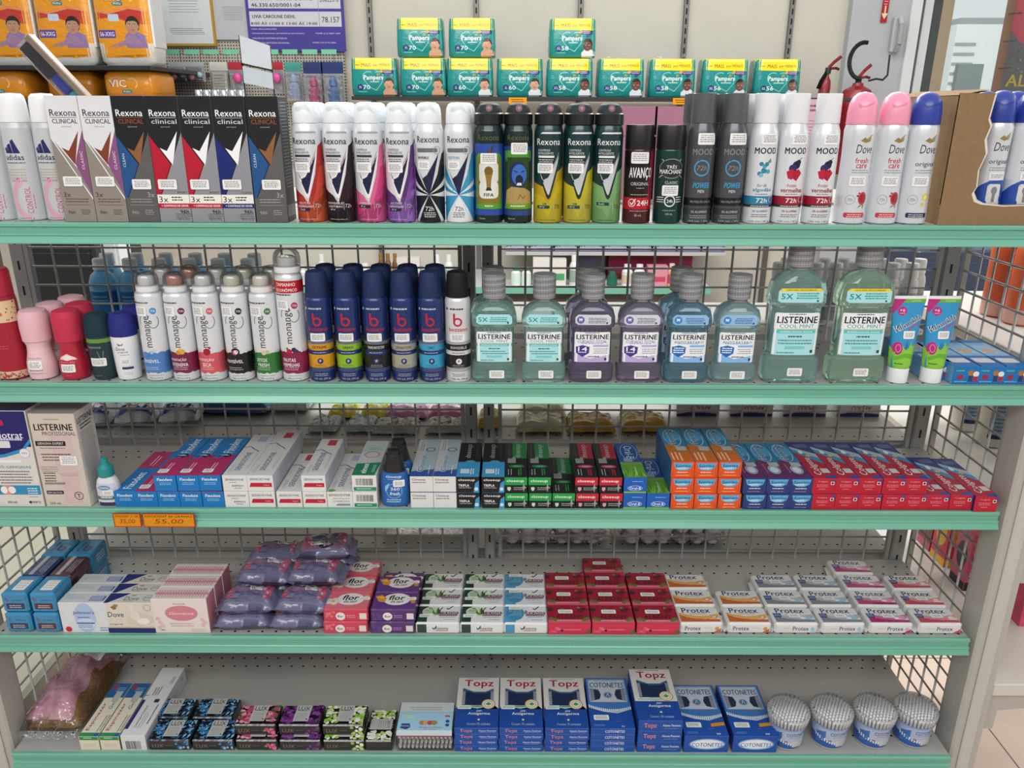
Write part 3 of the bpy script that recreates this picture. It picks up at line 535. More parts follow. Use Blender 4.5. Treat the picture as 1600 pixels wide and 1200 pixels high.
# cardboard display box with torn front
def dbox():
    t = empty('cardboard_box'); tag(t, None, 'box'); W, D, H = .30, .22, .195; c = '8d7355'; th = .003
    g = G(); g.box(-W/2+th, W/2-th, D/2-th, D/2, th, H*.93, c, 'cardboard').box(-W/2, -W/2+th, -D/2+th, D/2, 0, H*.98, c, 'cardboard').box(W/2-th, W/2, -D/2+th, D/2, 0, H*.98, c, 'cardboard').box(-W/2+th, W/2-th, -D/2+th, D/2, 0, th, c, 'cardboard'); g.build('carton_walls', t)
    # torn front panel
    edge = [(-W/2+.055, H), (-W/2+.052, .16), (-W/2+.057, .15), (-W/2+.052, .13), (-W/2+.058, .11), (-W/2+.051, .085), (-W/2+.053, .06), (-W/2+.048, .05), (-W/2+.054, .038), (-W/2+.066, .034), (-W/2+.10, .031), (-W/2+.15, .033), (-W/2+.2, .031), (W/2-.03, .034), (W/2-.025, .06), (W/2-.03, .12), (W/2-.026, H)]
    g = G(); L_ = [e for e in edge[:11]]
    for (xa, za), (xb, zb) in zip(L_, L_[1:]): g.box(0, 0, 0, 0, 0, 0, c) if False else g.add([(-W/2, -D/2, zb), (xb, -D/2, zb), (xa, -D/2, za), (-W/2, -D/2, za), (-W/2, -D/2+th, zb), (xb, -D/2+th, zb), (xa, -D/2+th, za), (-W/2, -D/2+th, za)], [(0, 1, 2, 3), (7, 6, 5, 4), (1, 5, 6, 2)], c, 'cardboard')
    g.box(-W/2, edge[10][0], -D/2, -D/2+th, 0, edge[10][1], c, 'cardboard'); B_ = edge[10:14]
    for (xa, za), (xb, zb) in zip(B_, B_[1:]): g.add([(xa, -D/2, 0), (xb, -D/2, 0), (xb, -D/2, zb), (xa, -D/2, za), (xa, -D/2+th, 0), (xb, -D/2+th, 0), (xb, -D/2+th, zb), (xa, -D/2+th, za)], [(0, 1, 2, 3), (7, 6, 5, 4), (3, 2, 6, 7)], c, 'cardboard')
    g.box(edge[13][0], W/2, -D/2, -D/2+th, 0, H*.99, c, 'cardboard')
    E_ = [(x, z) for x, z in edge]; vs = []; fs = []
    for i, (x, z) in enumerate(E_): j = random.uniform(-.0012, .0012); vs += [(x+j, -D/2-.0004, z+j), (x, -D/2+th+.0004, z), (x+(-.003 if x < 0 else .003), -D/2-.0003, z-.0026)]
    for i in range(len(E_)-1): fs += [(3*i, 3*i+1, 3*i+4, 3*i+3), (3*i, 3*i+3, 3*i+5, 3*i+2)]
    g.add(vs, fs, 'd8d2c6', 'paper'); g.build('torn_front', t)
    g = G(); g.add([(-W/2-.0005, -D/2, H*.985), (-W/2-.0005, D/2, H*.98), (-W/2+.04, D/2, H*1.03), (-W/2+.045, -D/2, H*1.03)], [(0, 1, 2, 3)], '9a7d5c', 'cardboard').add([(-W/2+.046, -D/2+.002, H*1.02), (-W/2+.04, D/2, H*1.02), (-W/2+.002, D/2, H*.97), (-W/2+.002, -D/2+.002, H*.97)], [(0, 1, 2, 3)], '7d6549', 'cardboard').build('top_flap', t)
    return t
bx = place('dbox', dbox, 1464, 0, .22, 'brown cardboard display box torn open at the front'); bx.location.x += .15
for i, (dx, dy) in enumerate(((-.062, -.07), (-.013, -.07), (.036, -.07), (-.06, -.02), (-.01, -.02), (.04, -.02))):
    o = inst('dv2', dove(2), (bx.location.x+dx, bx.location.y+dy, ZS[0]+.0036), '%s blue-capped can inside the torn cardboard box, %s row' % (PL[3][i % 3], 'front' if i < 3 else 'back'), 'blue-capped cans inside the cardboard box')
# ================================================================ row 2
P_mg = rings((20, 0), (21.5, 2), (21.8, 4), (21.8, 143), (20.5, 149), (18, 152)); P_mgb = rings((20, 0), (22.3, 2), (22.5, 4), (22.5, 172), (21, 180), (18.5, 184))
def ragged(q, y0, y1, c, w=38):
    pts = [(-w, y0)]; x = -w
    while x < w: pts.append((x, y0+random.uniform(-1.6, 1.6))); x += 4
    x = w
    while x > -w: pts.append((x, y1+random.uniform(-1.8, 1.8))); x -= 4
    return q.p(pts[1:], c)
def monange(col, words, dot, ic, actc, big=False):
    h = 172 if big else 143; q = A(76, h)
    q.g(-4, 134 if not big else 148, 28, 1, 1, '33363c', 2.2).c(-19, 135 if not big else 149, 1.8, '33363c').c(12, 121 if not big else 131, 5.5, dot).t('72h', 12, 121 if not big else 131, 7, 3.4, 'f0f0f0', bold=.03)
    y = 86 if not big else 97
    q.t('monange', 2, y, 60 if big else 53, 12, '1d1f24', 90, bold=.01).o(-2, y+18, 10, .9, '1d1f24', 12, 40, 200).o(10, y+18, 9, .9, '1d1f24', 12, 200, 400)
    ragged(q, 15, 50 if not big else 52, col)
    if len(words) == 1: q.t(words[0], -4, 36, 30, 7, 'f0eef0', bold=.03)
    else: q.t(words[0], -5, 38, min(30, 3.8*len(words[0])), 6, 'f0eef0', bold=.03).t(words[1], -3, 29.5, min(30, 3.8*len(words[1])), 6, 'f0eef0', bold=.03)
    q.g(-3, 24, 28, 2, 3.2, 'dcdcdc', .8).g(2, 10, 24, 1, 1, '6a6c70', .8).t('150 mL/90 g' if not big else '200 mL/120 g', 1, 5.5, 22, 3, '3a3c40')
    for dx, dy, r, c in ic: q.c(dx, 50+dy, r, c)
    if big: q.r(-38, 152, 76, 20, 'c51f2b').t('TAMANHO', 0, 166, 32, 5.5, 'f2f2f2', bold=.03).t('ECONÔMICO', 1, 157.5, 35, 6, 'f2f2f2', bold=.03)
    P = P_mgb if big else P_mg; z = 184 if big else 152; k = 1.18 if big else 1.
    def cap(t):
        nr = G().loft([(r*k, r*k, (z+q_)/1000) for r, q_ in ((.0178, 0), (.018, 1), (.018, 9), (.0165, 10))], 'e6e7e8', 'plastic').build('neck_ring', t)
        G().loft([(r*k, r*k, (z+q_)/1000) for r, q_ in ((.0135, 10.4), (.0135, 18), (.0125, 23), (.009, 25.5), (.0001, 26))], actc, 'plastic').build('actuator', nr)
        G().loft([(r*k, r*k, (z+q_*k)/1000) for r, q_ in ((.0186, 8.5), (.0186, 18), (.0175, 25), (.014, 29.5), (.008, 31), (.0001, 31.3))], 'ffffff', 'clear', cap=(False, False)).build('clear_cap', t)
    return can('spray_can', 'spray can', P, 'dfe2e6', q, cap, (-8, 121 if not big else 132, 20, 16), bodycols=['9a9c9e']+['dfe2e6']*(len(P)-3)+['b5b8ba'])
berry = [(-3, 3, 4.5, 'b52038'), (5, 6, 4, '3c2350'), (9, 3, 3.4, '4b2c60'), (-6, 8, 2, '4a7a40')]
MG = [('4f86c9', ('SENSÍVEL',), '4f9ad6', [(1, 1, 3, 'b4c7dd'), (5, 4, 2.5, 'ccd8e6')], 'c9cac8', 'blue band'), ('7a2346', ('HIDRATAÇÃO', 'INTENSIVA'), '6a1f40', [(-1, 1, 4, 'd99a35'), (5, 2, 4.5, 'e0a93c'), (2, 6, 2.5, 'e9be58')], 'a8766a', 'wine red band and gold drops, bronze nozzle'),
      ('d85a68', ('PROTEÇÃO', 'SECA'), 'e06070', [(0, 2, 6, 'a01c30'), (5, 9, 2, 'a01c30')], 'c9cac8', 'coral band and red cherry'), ('1a1a1d', ('INVISÍVEL',), '26272a', [(0, 2, 7, '15161a'), (-1, 1, 4.5, 'c75a72'), (1, 2, 3.5, 'e4e4e6')], 'c4c0b2', 'black band'), ('2f7a3a', ('DETOX', 'FRESH'), '3b7a45', [(0, 1, 4, 'd8d0a8'), (6, 2, 3.5, 'c9bf94')], 'd0c9bc', 'green band')]
for i, (c_, w_, d_, ic, ac, l) in enumerate(MG):
    key = 'mg%d' % i; px = (243, 286, 329, 373, 417)[i]; place(key, monange(c_, w_, d_, ic, ac), px, 1, .044, 'white clear-capped spray can with '+l+', front row', 'clear-capped white spray cans')
    X = XF(px, 1.256, ZS[1]); inst(key, None, (X+.002, 1.335, ZS[1]+.0003), 'clear-capped white can standing behind the one with '+l, 'clear-capped white spray cans')
place('mgb', monange('8a1f4e', ('FRUTAS', 'VERMELHAS'), 'b0305c', berry, 'b8b9ba', True), 459, 1, .046, 'tallest white spray can with red TAMANHO ECONÔMICO band')
P_bz = rings((19.5, 0), (21, 2), (21, 52), (20.3, 55), (21, 58), (21, 138), (19.8, 142), (18.4, 144)); BCAP = rings((19, 144.5), (19.3, 146), (17.2, 180), (15.5, 185), (10, 187), (0.01, 187.4))
def bozzano(c1, word, white=False):
    b = '20356e' if not white else 'd9dadc'; q = A(76, 144); lt = 'c9cdd8' if not white else '26282c'; rd = 'c22438'
    q.c(-19, 126, 2.2, lt).g(-1, 125, 26, 1, 1, lt, 2.6).o(1, 104.5, 7.5, 3, rd).r(-6.5, 104, 3.4, 15, rd).t('bozzano', 2, 92, 33, 6.5, rd, bold=.035)
    q.r(-38, 55, 76, 11, c1).t(word, 2, 60.5, min(28, 3.4*len(word)), 4.5, '20242c' if c1 not in ('17181a',) else 'c8c8c8', bold=.04).r(-38, 25, 76, 23, c1).c(2, 37, 5, '20356e' if not white else 'e8e8e8').p([(0, 34), (4.5, 38), (1.5, 38), (3, 41), (-.5, 37), (2, 37)], 'e8e8e8' if not white else '17181a').g(2, 29.5, 22, 2, 3, '2a2f3c' if c1 != '17181a' else 'bbbbbb', .8).g(2, 51, 26, 1, 1, lt, 1)
    for k in range(4): q.r(-38, 66+k*1.5, 76, .7, '8f97a8' if not white else '9a9a9c').r(-38, 19+k*1.5, 76, .7, '5d6a88' if not white else '9a9a9c')
    q.g(2, 14, 24, 2, 3, lt, .8).t('150 mL (90 g)', 3, 5.5, 28, 3.6, lt)
    return can('spray_can', 'spray can', P_bz, b, q, simplecap('cap', BCAP, '1d2f58' if not white else '15161a', 'matte'), (0, 78, 25, 14))
BZ = [('d99a1e', 'EXTREME', 'orange band'), ('8ebf2c', 'URBAN', 'lime green band'), ('17181a', 'POWER PROTECTION', 'black band'), ('a9a894', 'SENSITIVE', 'beige band'), ('3aa5cf', 'DRY', 'light blue band')]
for i, (c_, w_, l) in enumerate(BZ):
    px = (501.5, 545, 588.5, 631, 674)[i]; place('bz%d' % i, bozzano(c_, w_), px, 1, .042, 'navy spray can with '+l+', front row', 'navy spray cans')
    inst('bz%d' % i, None, (XF(px, 1.256, ZS[1])+.004, 1.33, ZS[1]+.0003), 'navy spray can hidden behind the one with '+l, 'navy spray cans')
place('bzw', bozzano('17181a', 'INVISIBLE', True), 716, 1, .042, 'white spray can with black cap and red letter b')
# mouthwash
def mouth(k, liq, kind):
    R_ = [(32, 17, 0), (36.5, 20, 3.5), (37.6, 21, 8), (37.8, 21, 26), (36.5, 20, 31), (32.6, 18.6, 33), (32.6, 18.6, 91), (33, 18.6, 94), (36.6, 20, 96.5), (37.6, 21, 101), (37.3, 21, 112), (34, 20, 124), (24, 17, 132), (15, 14, 136), (12.5, 12.5, 138), (12.5, 12.5, 141)]
    kx, kz = (1., 1.) if k == 0 else (1.24, 1.38); R_ = [(a*kx/1000, b*(1.1 if k else 1.)/1000, c*kz/1000) for a, b, c in R_]
    def b():
        t = empty('mouthwash_bottle'); tag(t, None, 'bottle')
        G().loft(R_, 'ffffff', liq, 56, 4.2).build('bottle_body', t); m = on_oval(R_, 4.2); vc = [z*1000 for _, _, z in R_]
        z0, z1 = 36*kz, 89*kz; hw = 29.5*kx; q = A(2*hw, z1-1); ch = 3
        P = [(-hw, z0+ch), (-hw+ch, z0), (hw-ch, z0), (hw, z0+ch), (hw, z1-ch), (hw-ch, z1), (-hw+ch, z1), (-hw, z1-ch)]; H = z1-z0; Y = lambda f: z0+f*H
        wht = 'e9ebee'
        if kind == 'mint':
            q.w = 2*hw; q.p(P, wht).r(-hw, z0, 2*hw, H*.6, 'a8dde0').r(-hw, Y(.51), 2*hw, H*.085, '58bfc4').r(-hw, Y(.6), 2*hw, H*.02, 'd9c07a').t('COOL MINT', 0, Y(.68), hw*1.55, H*.085, '2a9a9c', bold=.02).t('REFRESCÂNCIA SUAVE', 0, Y(.55), hw*1.45, H*.045, 'e8f6f6', bold=.03).g(0, Y(.42), hw*.7, 1, 1, '3a5a66', H*.035).g(0, Y(.33), hw*1.6, 2, H*.07, '3f8f98', H*.03).rr(-hw*.45, Y(.14), hw*.9, H*.07, '7cc8cc', .8).g(-hw*.4, Y(.04), hw*.8, 1, 1, '4a9aa0', H*.03).r(hw*.72, Y(.05), hw*.12, H*.07, '33474c')
        else:
            ac, lt, nm_ = ('4b3a86', 'b9a9d8', 'CUIDADO TOTAL') if kind == 'violet' else ('2d66b4', '86b4e4', 'ANTITÁRTARO')
            q.p(P, wht).p([(-hw, z0), (hw, z0), (hw, Y(.24)), (-hw*.1, Y(.12)), (-hw, Y(.3))], lt).t(nm_, 0, Y(.67), hw*1.65, H*.09, ac if kind == 'violet' else '2a3c62', bold=.02).g(0, Y(.6), hw*1.4, 1, 1, lt, H*.035)
            q.p([(-hw*.92, Y(.5)), (-hw*.55, Y(.56)), (-hw*.15, Y(.5)), (-hw*.18, Y(.3)), (-hw*.55, Y(.17)), (-hw*.9, Y(.3))], ac)
            if kind == 'violet': q.t('14', -hw*.54, Y(.43), hw*.5, H*.14, 'f0f0f4', bold=.04).g(-hw*.54, Y(.31), hw*.5, 1, 1, 'e0dcf0', H*.03)
            else: q.g(-hw*.54, Y(.45), hw*.62, 3, H*.07, 'e6eefa', H*.035)
            q.rr(hw*.05, Y(.5), hw*.85, H*.07, lt, .8).g(hw*.47, Y(.42), hw*.85, 3, H*.065, '8a8fa0', H*.025).g(hw*.1, Y(.17), hw*.8, 1, 1, '20242c', H*.03).r(hw*.7, Y(.06), hw*.13, H*.08, '33374c').c(hw*.1, Y(.1), 0.1, ac)
        q.t('LISTERINE', 0, Y(.825), hw*1.8, H*.155, '101114', bold=.045, shear=.03).g(0, Y(.945), hw*.9, 1, 1, '50545c', H*.02)
        G().art(q, m, 'paper', 4, vc).build('front_label', t)
        u = A(2*hw, 119*kz); a0, a1 = 101*kz, 118*kz; c1 = {'mint': 'a9dcdf', 'violet': 'cfd0d8', 'blue': '8fbadf'}[kind]; e = 5
        u.p([(-hw, a0+e*.6), (-hw+e, a0), (hw-e*.4, a0), (hw, a0+2), (hw, a1-e), (hw-e, a1), (-hw+e, a1), (-hw, a1-e)], c1)
        if k: u.p([(-hw, a1-e), (hw, a1-e), (hw-e, a1), (-hw+e, a1)], 'e9c825').t('LEVE MAIS, PAGUE MENOS', 0, a1-e*.55, hw*1.3, 2.6, '33352a', bold=.03)
        s_ = a0+(a1-a0)*.48
        if kind == 'mint': u.t('5X', -hw*.62, s_-(1 if k else 0), hw*.5, 8.5*kx*.85, '1e8a92', bold=.045).g(hw*.3, s_+2.5*kx, hw*1.1, 3, 3.1*kx, '2a8f96', 1.5*kx).r(hw*.72, a0+1.5, 3, 3, '33474c')
        else: u.c(-hw*.7, s_, 6.3, '6c63a4' if kind == 'violet' else '3f86c8').p([(-hw*.7-3, s_+3), (-hw*.7, s_+2), (-hw*.7+3, s_+3), (-hw*.7+2, s_-3), (-hw*.7, s_), (-hw*.7-2, s_-3)], 'e4e4f0').g(hw*.25, s_+2.6, hw*1.1, 4, 2.6, '4a4666' if kind == 'violet' else '2f5a92', 1.2).r(hw*.72, a0+1.5, 3, 3, '33374c')
        G().art(u, m, 'paper', 4, vc).build('neck_label', t)
        G().art(sticker(4, 15*kz, 25, 14), m, 'paper', 5, vc).build('price_sticker', t)
        zc = 141*kz/1000; r = .0185 if k == 0 else .0205; hc = .041 if k == 0 else .06
        g = G(); g.loft([(r*.78, r*.78, zc-.003), (r*.78, r*.78, zc+.001), (r, r, zc+.002), (r*1.02, r*1.02, zc+hc-.002), (r*.98, r*.98, zc+hc), (0.0001, .0001, zc+hc+.0004)], '8f9092', 'paint', 40)
        v = A(); 
        for i in range(9): v.l([(-34, 5+i*4.6), (34, 8+i*4.6)], 1.1, ['b9babc', '6f7072'][i % 2])
        for i in range(16): v.l([(-32+i*4.2, 4), (-33+i*4.2, hc*1000-3)], .45, '7b7c7e')
        v.h = hc*1000-1; pass
        g.art(v, lambda a_, b_, o: ((r*1.01+o)*math.sin(a_/r), -(r*1.01+o)*math.cos(a_/r), zc+.001+b_), 'paint', 3.)
        g.build('cap', t)
        return t
    return b
MW = [(772.5, 0, 'mint_liquid', 'mint', 'mouthwash bottle with aqua 5X label, left of the two small ones'), (849, 0, 'mint_liquid', 'mint', 'mouthwash bottle with aqua 5X label, right of the two small ones'), (923.5, 0, 'violet_liquid', 'violet', 'dark violet mouthwash bottle with shield 14, left of two'), (998, 0, 'violet_liquid', 'violet', 'dark violet mouthwash bottle with shield 14, right of two'),
      (1072, 0, 'blue_liquid', 'blue', 'blue mouthwash bottle with blue tooth label, left of two'), (1146.5, 0, 'pale_liquid', 'blue', 'pale blue mouthwash bottle with blue tooth label, right of two'), (1235, 1, 'mint_liquid', 'mint', 'large teal mouthwash bottle with yellow strip, left of two'), (1338, 1, 'green_liquid', 'mint', 'large pale green mouthwash bottle with yellow strip, right of two')]
for i, (px, k, lq, kd, l) in enumerate(MW):
    place('mw'+lq+str(k), mouth(k, lq, kd), px, 1, .042 if k == 0 else .046, l, 'mouthwash bottles')
for px, key, l in ((772.5, 'mwmint_liquid0', 'mint mouthwash bottle behind the first small one'), (923.5, 'mwviolet_liquid0', 'violet mouthwash bottle behind the first violet one'), (1072, 'mwblue_liquid0', 'blue mouthwash bottle behind the first blue one')):
    inst(key, None, (XF(px, 1.256, ZS[1])-.004, 1.335, ZS[1]+.0003), l, 'mouthwash bottles')
# roll-ons
def rollon(c1, c2, kind):
    P = rings((17, 0), (21.5, 2), (23.5, 14), (23, 28), (19, 46), (18.2, 58), (20.5, 64), (20.8, 65)) if kind in ('pink', 'red') else rings((16, 0), (18.5, 2), (20, 16), (20.8, 40), (21.3, 62), (21.6, 74), (21.3, 76))
    C_ = rings((21.4, 65.3), (22.6, 67), (23.6, 90), (23.2, 108), (20, 117), (12, 119.5), (.01, 120)) if kind in ('pink', 'red') else rings((21.8, 76.3), (21.9, 78), (21.6, 98), (19.5, 109), (14, 114), (.01, 116))
    q = A(70, 76)
    if kind == 'pink': q.rr(-17, 10, 38, 36, 'e4bfc6', 6).t('Giovanna Baby', 0, 38, 26, 3.5, '7a4a58').g(2, 12, 18, 1, 1, '8a5a68', 1).g(0, 17, 24, 1, 1, '3c3c40', 1)
    elif kind == 'red': q.p([(-14, 40), (0, 46), (14, 40), (18, 36), (-18, 36)], 'e4cfc8').c(0, 39, 8, 'e9dcd4', 4).t('Giovanna Baby', 0, 32, 26, 3.2, 'e4a8b2').t('50 ml', 0, 9, 8, 2.4, 'd88a96')
    elif kind == 'green': q.r(-35, 66, 70, 7, '5e8f3c').t('Rexona', -4, 59, 26, 4.5, '8fa3a6').l([(2, 52), (8, 30), (12, 52)], 1.4, '5f7a7c').g(-2, 8, 14, 1, 1, '6a8284', 1)
    else: q.p([(-4, 66), (2, 63), (7, 66), (5, 62), (-2, 61)], '7d7040').t('Dove', 0, 56, 15, 6, '2c3248', shear=.1).t('original', 3, 50, 18, 4, '3a4050').g(6, 45, 16, 1, 1, '70747c', .8).rr(-2, 20, 20, 4.5, '2c3468', 2).g(8, 14, 16, 2, 3, 'a0a4aa', .8)
    return can('roll_on_deodorant', 'roll-on deodorant', P, c2, q, simplecap('cap', C_, c1, 'matte'), {'pink': (0, 27, 24, 15), 'red': (0, 22, 24, 14), 'green': (1, 33, 27, 14), 'dove': (6, 34, 17, 11)}[kind], 'plastic')
RO = [('pink', 'e2b4be', 'edc6cc', 59, 'pale pink roll-on deodorant'), ('red', 'c2314e', 'b41f3a', 110, 'red roll-on deodorant'), ('green', '12303c', '123038', 157, 'dark teal roll-on deodorant with green band'), ('dove', '23297a', 'e3e5e7', 195, 'white roll-on deodorant with blue cap')]
for i, (k_, a_, b_, px, l) in enumerate(RO): place('ro'+k_, rollon(a_, b_, k_), px, 1, .045, l+', front row', 'roll-on deodorants', .008-.002*(i > 1))
for key, px, dy, l in (('ropink', 66, .05, 'pale pink roll-on behind the front pink one'), ('ropink', 76, .10, 'pale pink roll-on deepest in the row'), ('rored', 112, .05, 'red roll-on behind the front red one'), ('rodove', 200, .05, 'blue-capped roll-on behind the front white one')):
    inst(key, None, (XF(px, 1.27, ZS[1]), 1.28+dy, ZS[1]+.0003), l, 'roll-on deodorants')
# tall red patterned bottle
def redbottle():
    t = empty('body_lotion_bottle'); tag(t, None, 'bottle'); P = [(.020, .020, 0), (.024, .024, .003), (.0245, .0245, .06), (.024, .024, .13), (.0225, .0225, .142)]
    g = G().loft(P, 'a3182f', 'plastic')
    q = A(74, 140); q.r(-37, 4, 74, 12, 'dbb49c').r(-37, 100, 74, 36, 'e0c29a')
    for k in range(90): q.c(random.uniform(-35, 35), random.choice([random.uniform(5, 15), random.uniform(102, 134)]), random.uniform(.8, 1.8), random.choice(['b8283c', '8c3a4a', 'd06a50', '7a5a3a']), n=6)
    q.g(4, 60, 20, 2, 4, 'd0707a', 1)
    g.art(q, lambda u, v, o: ((.0245+o)*math.sin(u/.0245), -(.0245+o)*math.cos(u/.0245), v), 'paper', 3.5).build('bottle_body', t)
    G().loft([(r, r, z) for r, z in rings((22, 142.5), (22.3, 144), (21.5, 182), (19, 187), (.01, 188))], 'b01a38', 'plastic').build('cap', t)
    return t
place('rb', redbottle, 12, 1, .049, 'tall red lotion bottle with floral bands, front one at left edge'); inst('rb', None, (XF(-18, 1.28, ZS[1]), 1.335, ZS[1]+.0003), 'tall red lotion bottle standing behind the front one at left edge')
# tubes on their caps
def tube():
    t = empty('toothpaste_tube'); tag(t, None, 'tube'); R_ = [(.0165, .016, .026), (.0185, .0165, .032), (.021, .0125, .07), (.0245, .0065, .11), (.0265, .002, .138), (.0268, .0012, .148)]
    G().loft(R_, '3193c9', 'plastic', 40).build('tube_body', t)
    q = A(54, 148); q.r(-27, 26, 54, 30, '86c43c').p([(-27, 64), (-20, 54), (-10, 62), (-2, 66), (6, 60), (10, 72), (14, 64), (27, 70), (27, 30), (-27, 30)], '86c43c').c(-15, 61, 9, 'b5267a', 11).o(-14, 61, 5, 1.2, 'd98ab4', 7).p([(-20, 40), (0, 46), (20, 42), (20, 50), (0, 53), (-20, 46)], '5fae30').p([(-4, 62), (4, 76), (3, 66), (8, 70), (2, 58)], '2478a8')
        # upper part
    q.r(-27, 143, 54, 5, 'e9eaea').r(-27, 137, 54, 6, '6aaf3c').t('CONTÉM', 10, 140, 16, 2.6, 'dfeccf').p([(-27, 143), (-6, 143), (-24, 120), (-27, 120)], 'b5267a').c(-11, 123, 7.5, 'b5267a').t('+6', -11, 124.5, 8, 4.6, 'f0e0ea', bold=.03).t('ANOS', -11, 119.5, 8, 2, 'f0e0ea')
    q.t('Malvatrikids', 0, 103, 48, 10, 'ecf2f6', 28, bold=.09).t('Malvatrikids', 0, 103, 47, 9, '1a2a50', 28, bold=.03).t('Junior', 11, 98, 22, 7, 'c22a6a', 28, bold=.04).g(-10, 34, 20, 1, 1, '2c6a34', 2)
    tm = lambda u, v, o: on_oval(R_, 2)(u*min(1, radius_at(R_, v)[0]/.0255), v, o)
    G().art(q, tm, 'plastic', 3, [32, 50, 70, 90, 110, 125, 138]).build('printed_label', t)
    G().art(sticker(4, 84, 22, 13), tm, 'paper', 4, [70, 90]).build('price_sticker', t)
    G().loft([(.0155, .0155, 0), (.0168, .0168, .001), (.0172, .0172, .024), (.0165, .0162, .0258)], 'e6e7e8', 'plastic', 40).build('cap', t)
    return t
place('tu', tube, 1407, 1, .034, 'blue and green toothpaste tube on its cap, left of two', 'toothpaste tubes'); place('tu', None, 1460, 1, .034, 'blue and green toothpaste tube on its cap, right of two', 'toothpaste tubes')
def kidbox():
    w, d, h = .046, .16, .032; g = G().box(-w/2, w/2, -d/2, d/2, 0, h, {'*': '1d72b4', 'left': '4a9ad0'}, 'carton', .0008)
    q = A(45, 31); q.g(-12, 23, 14, 1, 1, '6ac06a', 2).rr(-16, 8, 10, 9, 'a02c4a', 3).g(-8, 4, 24, 1, 1, '7ec4ec', 1.5); q.c(6, 20, 5, 'a8743c').c(15, 18, 5, 'e0e2e4').r(3, 5, 7, 10, '2c3c6a').r(12, 5, 7, 9, 'b52c3c'); g.art(q, on_front(d))
    u = A(45, 159); u.r(-22, 60, 44, 80, '7fb4d8').g(0, 120, 34, 6, 8, 'd8e8f2', 2).rr(-16, 20, 32, 28, 'd8dfe6', 5).c(0, 90, 12, 'c9a27a').g(0, 50, 36, 2, 5, '2a5a9c', 2); g.art(u, on_top(d, h))
    s = A(159, 31)
    for k in range(9): s.r(-78, 2+k*3.2, 156, 1, 'a8d2ec')
    g.art(s, on_left(w, d)); o = g.build('toothpaste_box'); return tag(o, None, 'box')
for i, px in enumerate((1508, 1547, 1586)): place('kb', kidbox, px, 1, .16, 'blue childrens toothpaste box right of the tubes, %s of three' % PL[3][i], 'blue childrens toothpaste boxes')
place('kb', None, 1462, 1, .16, 'blue childrens toothpaste box set back behind the tubes', 'blue childrens toothpaste boxes', .03)
# ================================================================ row 3: toothpaste boxes and friends
def carton(name, cat, w, d, h, cols, front=None, top=None, right=None, left=None, mat='carton', ch=.0006, stick=None, stick_on='top'):
    def b():
        g = G().box(-w/2, w/2, -d/2, d/2, 0, h, cols, mat, ch)
        for q, fn in ((front, on_front(d)), (top, on_top(d, h)), (right, on_right(w, d)), (left, on_left(w, d))):
            if q:
                q.h = q.h or (h*1000-1 if fn.__code__.co_consts and q in (front, right, left) else d*1000-1)
                if q is top: q.h = d*1000-.6
                g.art(q, fn, mat)
        o = g.build(name); tag(o, None, cat)
        if stick: G().art(sticker(*stick), on_top(d, h) if stick_on == 'top' else on_front(d), 'paper').build('price_sticker', o)
        return o
    return b
def FA(w, h): return A(w*1000-1, h*1000-.8)
TW, TD, TH_ = .0388, .172, .0305
# Fixodent
f = FA(TW, TH_); f.t('Fixodent', 0, 23, 27, 5.5, 'eef4f8', bold=.03, shear=.1).g(0, 16, 22, 2, 3, 'a9cbe4', 1)
u = A(TW*1000-.6); u.r(-20, 0, 40, 62, 'b02a63').p([(-20, 62), (20, 62), (20, 92), (-20, 70)], 'b02a63').g(-6, 34, 40, 2, 5, 'e8c0d2', 2, 90).p([(-14, 78), (-4, 84), (2, 74), (12, 82), (8, 92), (-6, 92)], '16264a').p([(-12, 86), (0, 90), (8, 84)], 'c8d4e0').t('Fixodent', -1, 130, 66, 16, 'd4e4ee', 90, bold=.035).g(10, 110, 44, 1, 1, '9fc4dc', 1.5, 90).g(-12, 16, 18, 3, 3, 'd899b6', 1, 90)
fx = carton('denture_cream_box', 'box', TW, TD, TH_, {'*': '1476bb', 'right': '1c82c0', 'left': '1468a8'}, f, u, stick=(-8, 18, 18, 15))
u2 = A(TW*1000-.6); u2.t('Fixodent', 0, 44, 66, 15, 'e4eef4', 90, bold=.03).r(-20, 96, 40, 80, 'b02a63').g(0, 130, 50, 2, 6, 'e8c0d2', 2, 90)
f2 = FA(TW, TH_); f2.t('Fixodent', 0, 23, 27, 5.5, 'eef4f8', bold=.03, shear=.1).g(0, 16, 22, 2, 3, 'a9cbe4', 1)
fx2 = carton('denture_cream_box', 'box', TW, TD, TH_, {'*': '1476bb', 'right': '1c82c0', 'left': '1468a8'}, f2, u2)
GF = 'blue and magenta denture cream boxes'; TWJ = .0388
for i, (px, l) in enumerate(((198, 'first from left, blue top with white letters'), (231, 'second from the left, nothing on top'), (265.5, 'third from left, under the first raised box'), (300, 'fourth from the left in the bottom layer'), (335, 'rightmost in the bottom layer'))):
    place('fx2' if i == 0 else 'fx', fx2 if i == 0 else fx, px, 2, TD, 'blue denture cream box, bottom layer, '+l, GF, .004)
for i, px in enumerate((260, 295.5, 330)): place('fx', fx, px, 2, TD, 'blue and magenta denture cream box in the top layer, %s of three' % PL[3][i], GF, .004+.001*i, z=TH_+.0006)
